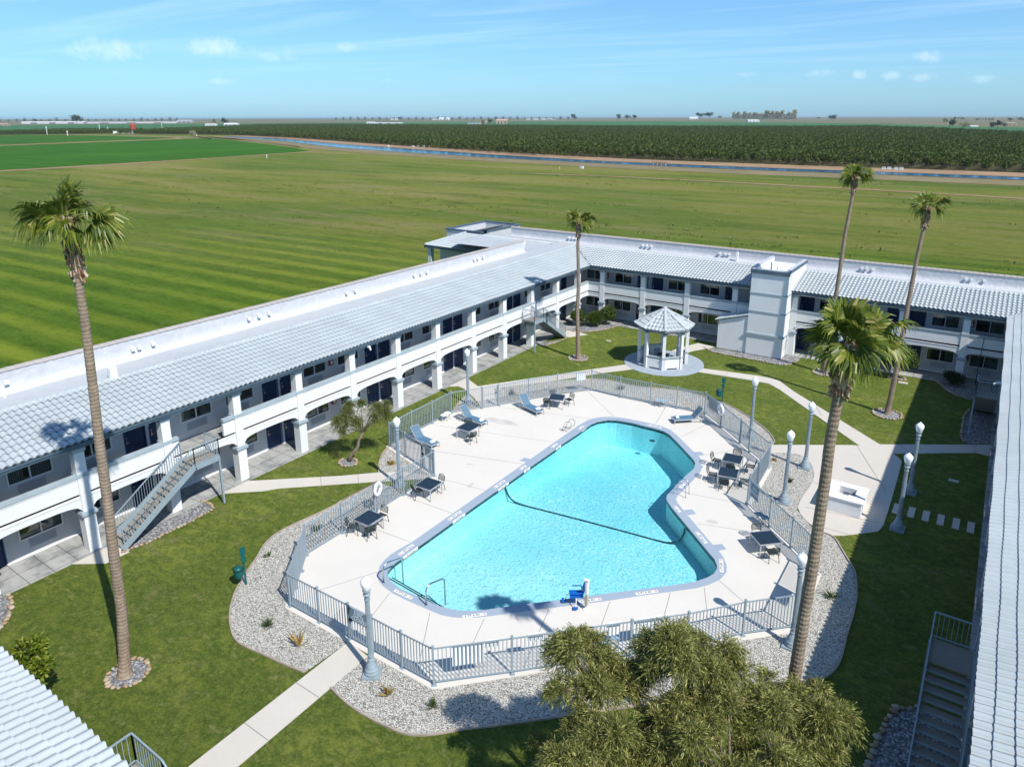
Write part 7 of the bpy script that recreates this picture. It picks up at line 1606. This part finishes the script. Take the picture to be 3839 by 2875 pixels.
# ------------------------------------------------------------------ orchard
def orchard():
    near = [(-1000, 528), (-931, 512), (-769, 535), (-480, 441), (-329, 376), (-228, 333), (-167, 327), (-92, 326), (3, 323), (120, 320)]
    fl = [(-1160, 700), (-1530, 1165), (-1372, 1257), (-471, 1192), (-356, 1238), (-202, 1366), (-86, 1134), (2, 893), (120, 760)]
    poly = near+fl[::-1]
    left = [(-1015, 384), (-978, 494), (-957, 515), (-1120, 620), (-1230, 560), (-1080, 400)]
    def ins(poly, x, y):
        c = np.zeros(len(x), bool); n = len(poly)
        for i in range(n):
            x0, y0 = poly[i]; x1, y1 = poly[(i+1) % n]; k = ((y0 > y) != (y1 > y)); c ^= k & (x < (x1-x0)*(y-y0)/((y1-y0) if y1 != y0 else 1e-9)+x0)
        return c
    g = np.random.default_rng(5); sp = 6.4; U, V = np.meshgrid(np.arange(-260, 60), np.arange(40, 230)); a = R(-4)
    x = (U*np.cos(a)-V*np.sin(a)).ravel()*sp; y = (U*np.sin(a)+V*np.cos(a)).ravel()*sp
    m_ = ins(poly, x, y) | ins(left, x, y); x, y = x[m_], y[m_]; x = x+g.normal(0, .35, len(x)); y = y+g.normal(0, .35, len(y))
    vis = np.abs(((np.arctan2(y, x)-R(VA)+np.pi) % (2*np.pi))-np.pi) < R(39); x, y = x[vis], y[vis]
    d = np.hypot(x, y); o_ = np.argsort(d); x, y, d = x[o_], y[o_], d[o_]
    protos = []
    for s in range(3):
        cl = [(g.uniform(-1.3, 1.3), g.uniform(-1.3, 1.3), g.uniform(2.0, 3.6), g.uniform(.9, 1.25)) for _ in range(7)]
        Vq = clump_leaves(cl, 240, .9, .55, -.3, .35, .9); b = MB(); b.tube([(0, 0, -.1), (0, 0, 1.3)], .16, 5); b.tube([(0, 0, 1.1), (.7, .3, 2.3)], .09, 4); b.tube([(0, 0, 1.1), (-.6, -.4, 2.4)], .09, 4)
        for q in Vq: b.add(q, [(0, 1, 2, 3)], 1)
        protos.append(mesh_of(b, 'orchard_tree', ['bark', 'orchard_leaf']))
    N = 300; near_i = np.arange(N)
    for i in near_i:
        o = bpy.data.objects.new('orchard_tree', protos[i % 3]); COL.objects.link(o); o.location = (x[i], y[i], 0); s = g.uniform(.85, 1.15); o.scale = (s, s, s*g.uniform(.9, 1.1)); o.rotation_euler = (0, 0, g.uniform(0, 6.28))
        tag(o, 'low bushy orchard tree in the front rows beyond the canal bank', 'tree', 'orchard trees beyond the canal')
    xs, ys = x[N:], y[N:]
    me = bpy.data.meshes.new('orchard_points'); me.from_pydata(np.stack([xs, ys, np.zeros(len(xs))], 1).tolist(), [], []); ob = bpy.data.objects.new('orchard_rows', me); COL.objects.link(ob); ob['kind'] = 'stuff'
    ng = bpy.data.node_groups.new('orchard_scatter', 'GeometryNodeTree'); ng.interface.new_socket('Geometry', in_out='INPUT', socket_type='NodeSocketGeometry'); ng.interface.new_socket('Geometry', in_out='OUTPUT', socket_type='NodeSocketGeometry')
    gi, go = ng.nodes.new('NodeGroupInput'), ng.nodes.new('NodeGroupOutput'); src = bpy.data.objects.new('orchard_tree_model', protos[0]); 
    oi = ng.nodes.new('GeometryNodeObjectInfo'); oi.inputs['Object'].default_value = src; ip = ng.nodes.new('GeometryNodeInstanceOnPoints'); rv = ng.nodes.new('FunctionNodeRandomValue'); rv.data_type = 'FLOAT_VECTOR'
    rv.inputs[0].default_value = (0, 0, 0); rv.inputs[1].default_value = (0, 0, 6.28); sc = ng.nodes.new('FunctionNodeRandomValue'); sc.data_type = 'FLOAT'; sc.inputs[2].default_value = .8; sc.inputs[3].default_value = 1.2; sc.inputs['Seed'].default_value = 3
    ng.links.new(gi.outputs[0], ip.inputs['Points']); ng.links.new(oi.outputs['Geometry'], ip.inputs['Instance']); ng.links.new(rv.outputs[0], ip.inputs['Rotation']); ng.links.new(sc.outputs[1], ip.inputs['Scale']); ng.links.new(ip.outputs[0], go.inputs[0])
    md = ob.modifiers.new('scatter', 'NODES'); md.node_group = ng
    sheet('orchard_floor', poly, 0.035, 'orchard_soil')
MT['orchard_soil'] = dirt('orchard_soil', (0.055, 0.050, 0.025), (0.085, 0.075, 0.035))
orchard()

# ------------------------------------------------------------------ air
b = MB(); b.box(-13500, 13500, -3000, 13500, -1.05, 26); hzo = b.build('haze', 'dark'); hzo['kind'] = 'stuff'
hm = bpy.data.materials.new('pale_air'); hm.use_nodes = True; t = hm.node_tree; t.nodes.clear(); o_ = t.nodes.new('ShaderNodeOutputMaterial'); pv = t.nodes.new('ShaderNodeVolumePrincipled')
pv.inputs['Color'].default_value = (0.72, 0.88, 1.0, 1); pv.inputs['Density'].default_value = 0.00005; pv.inputs['Anisotropy'].default_value = 0.2; t.links.new(pv.outputs[0], o_.inputs['Volume']); hzo.data.materials.clear(); hzo.data.materials.append(hm)
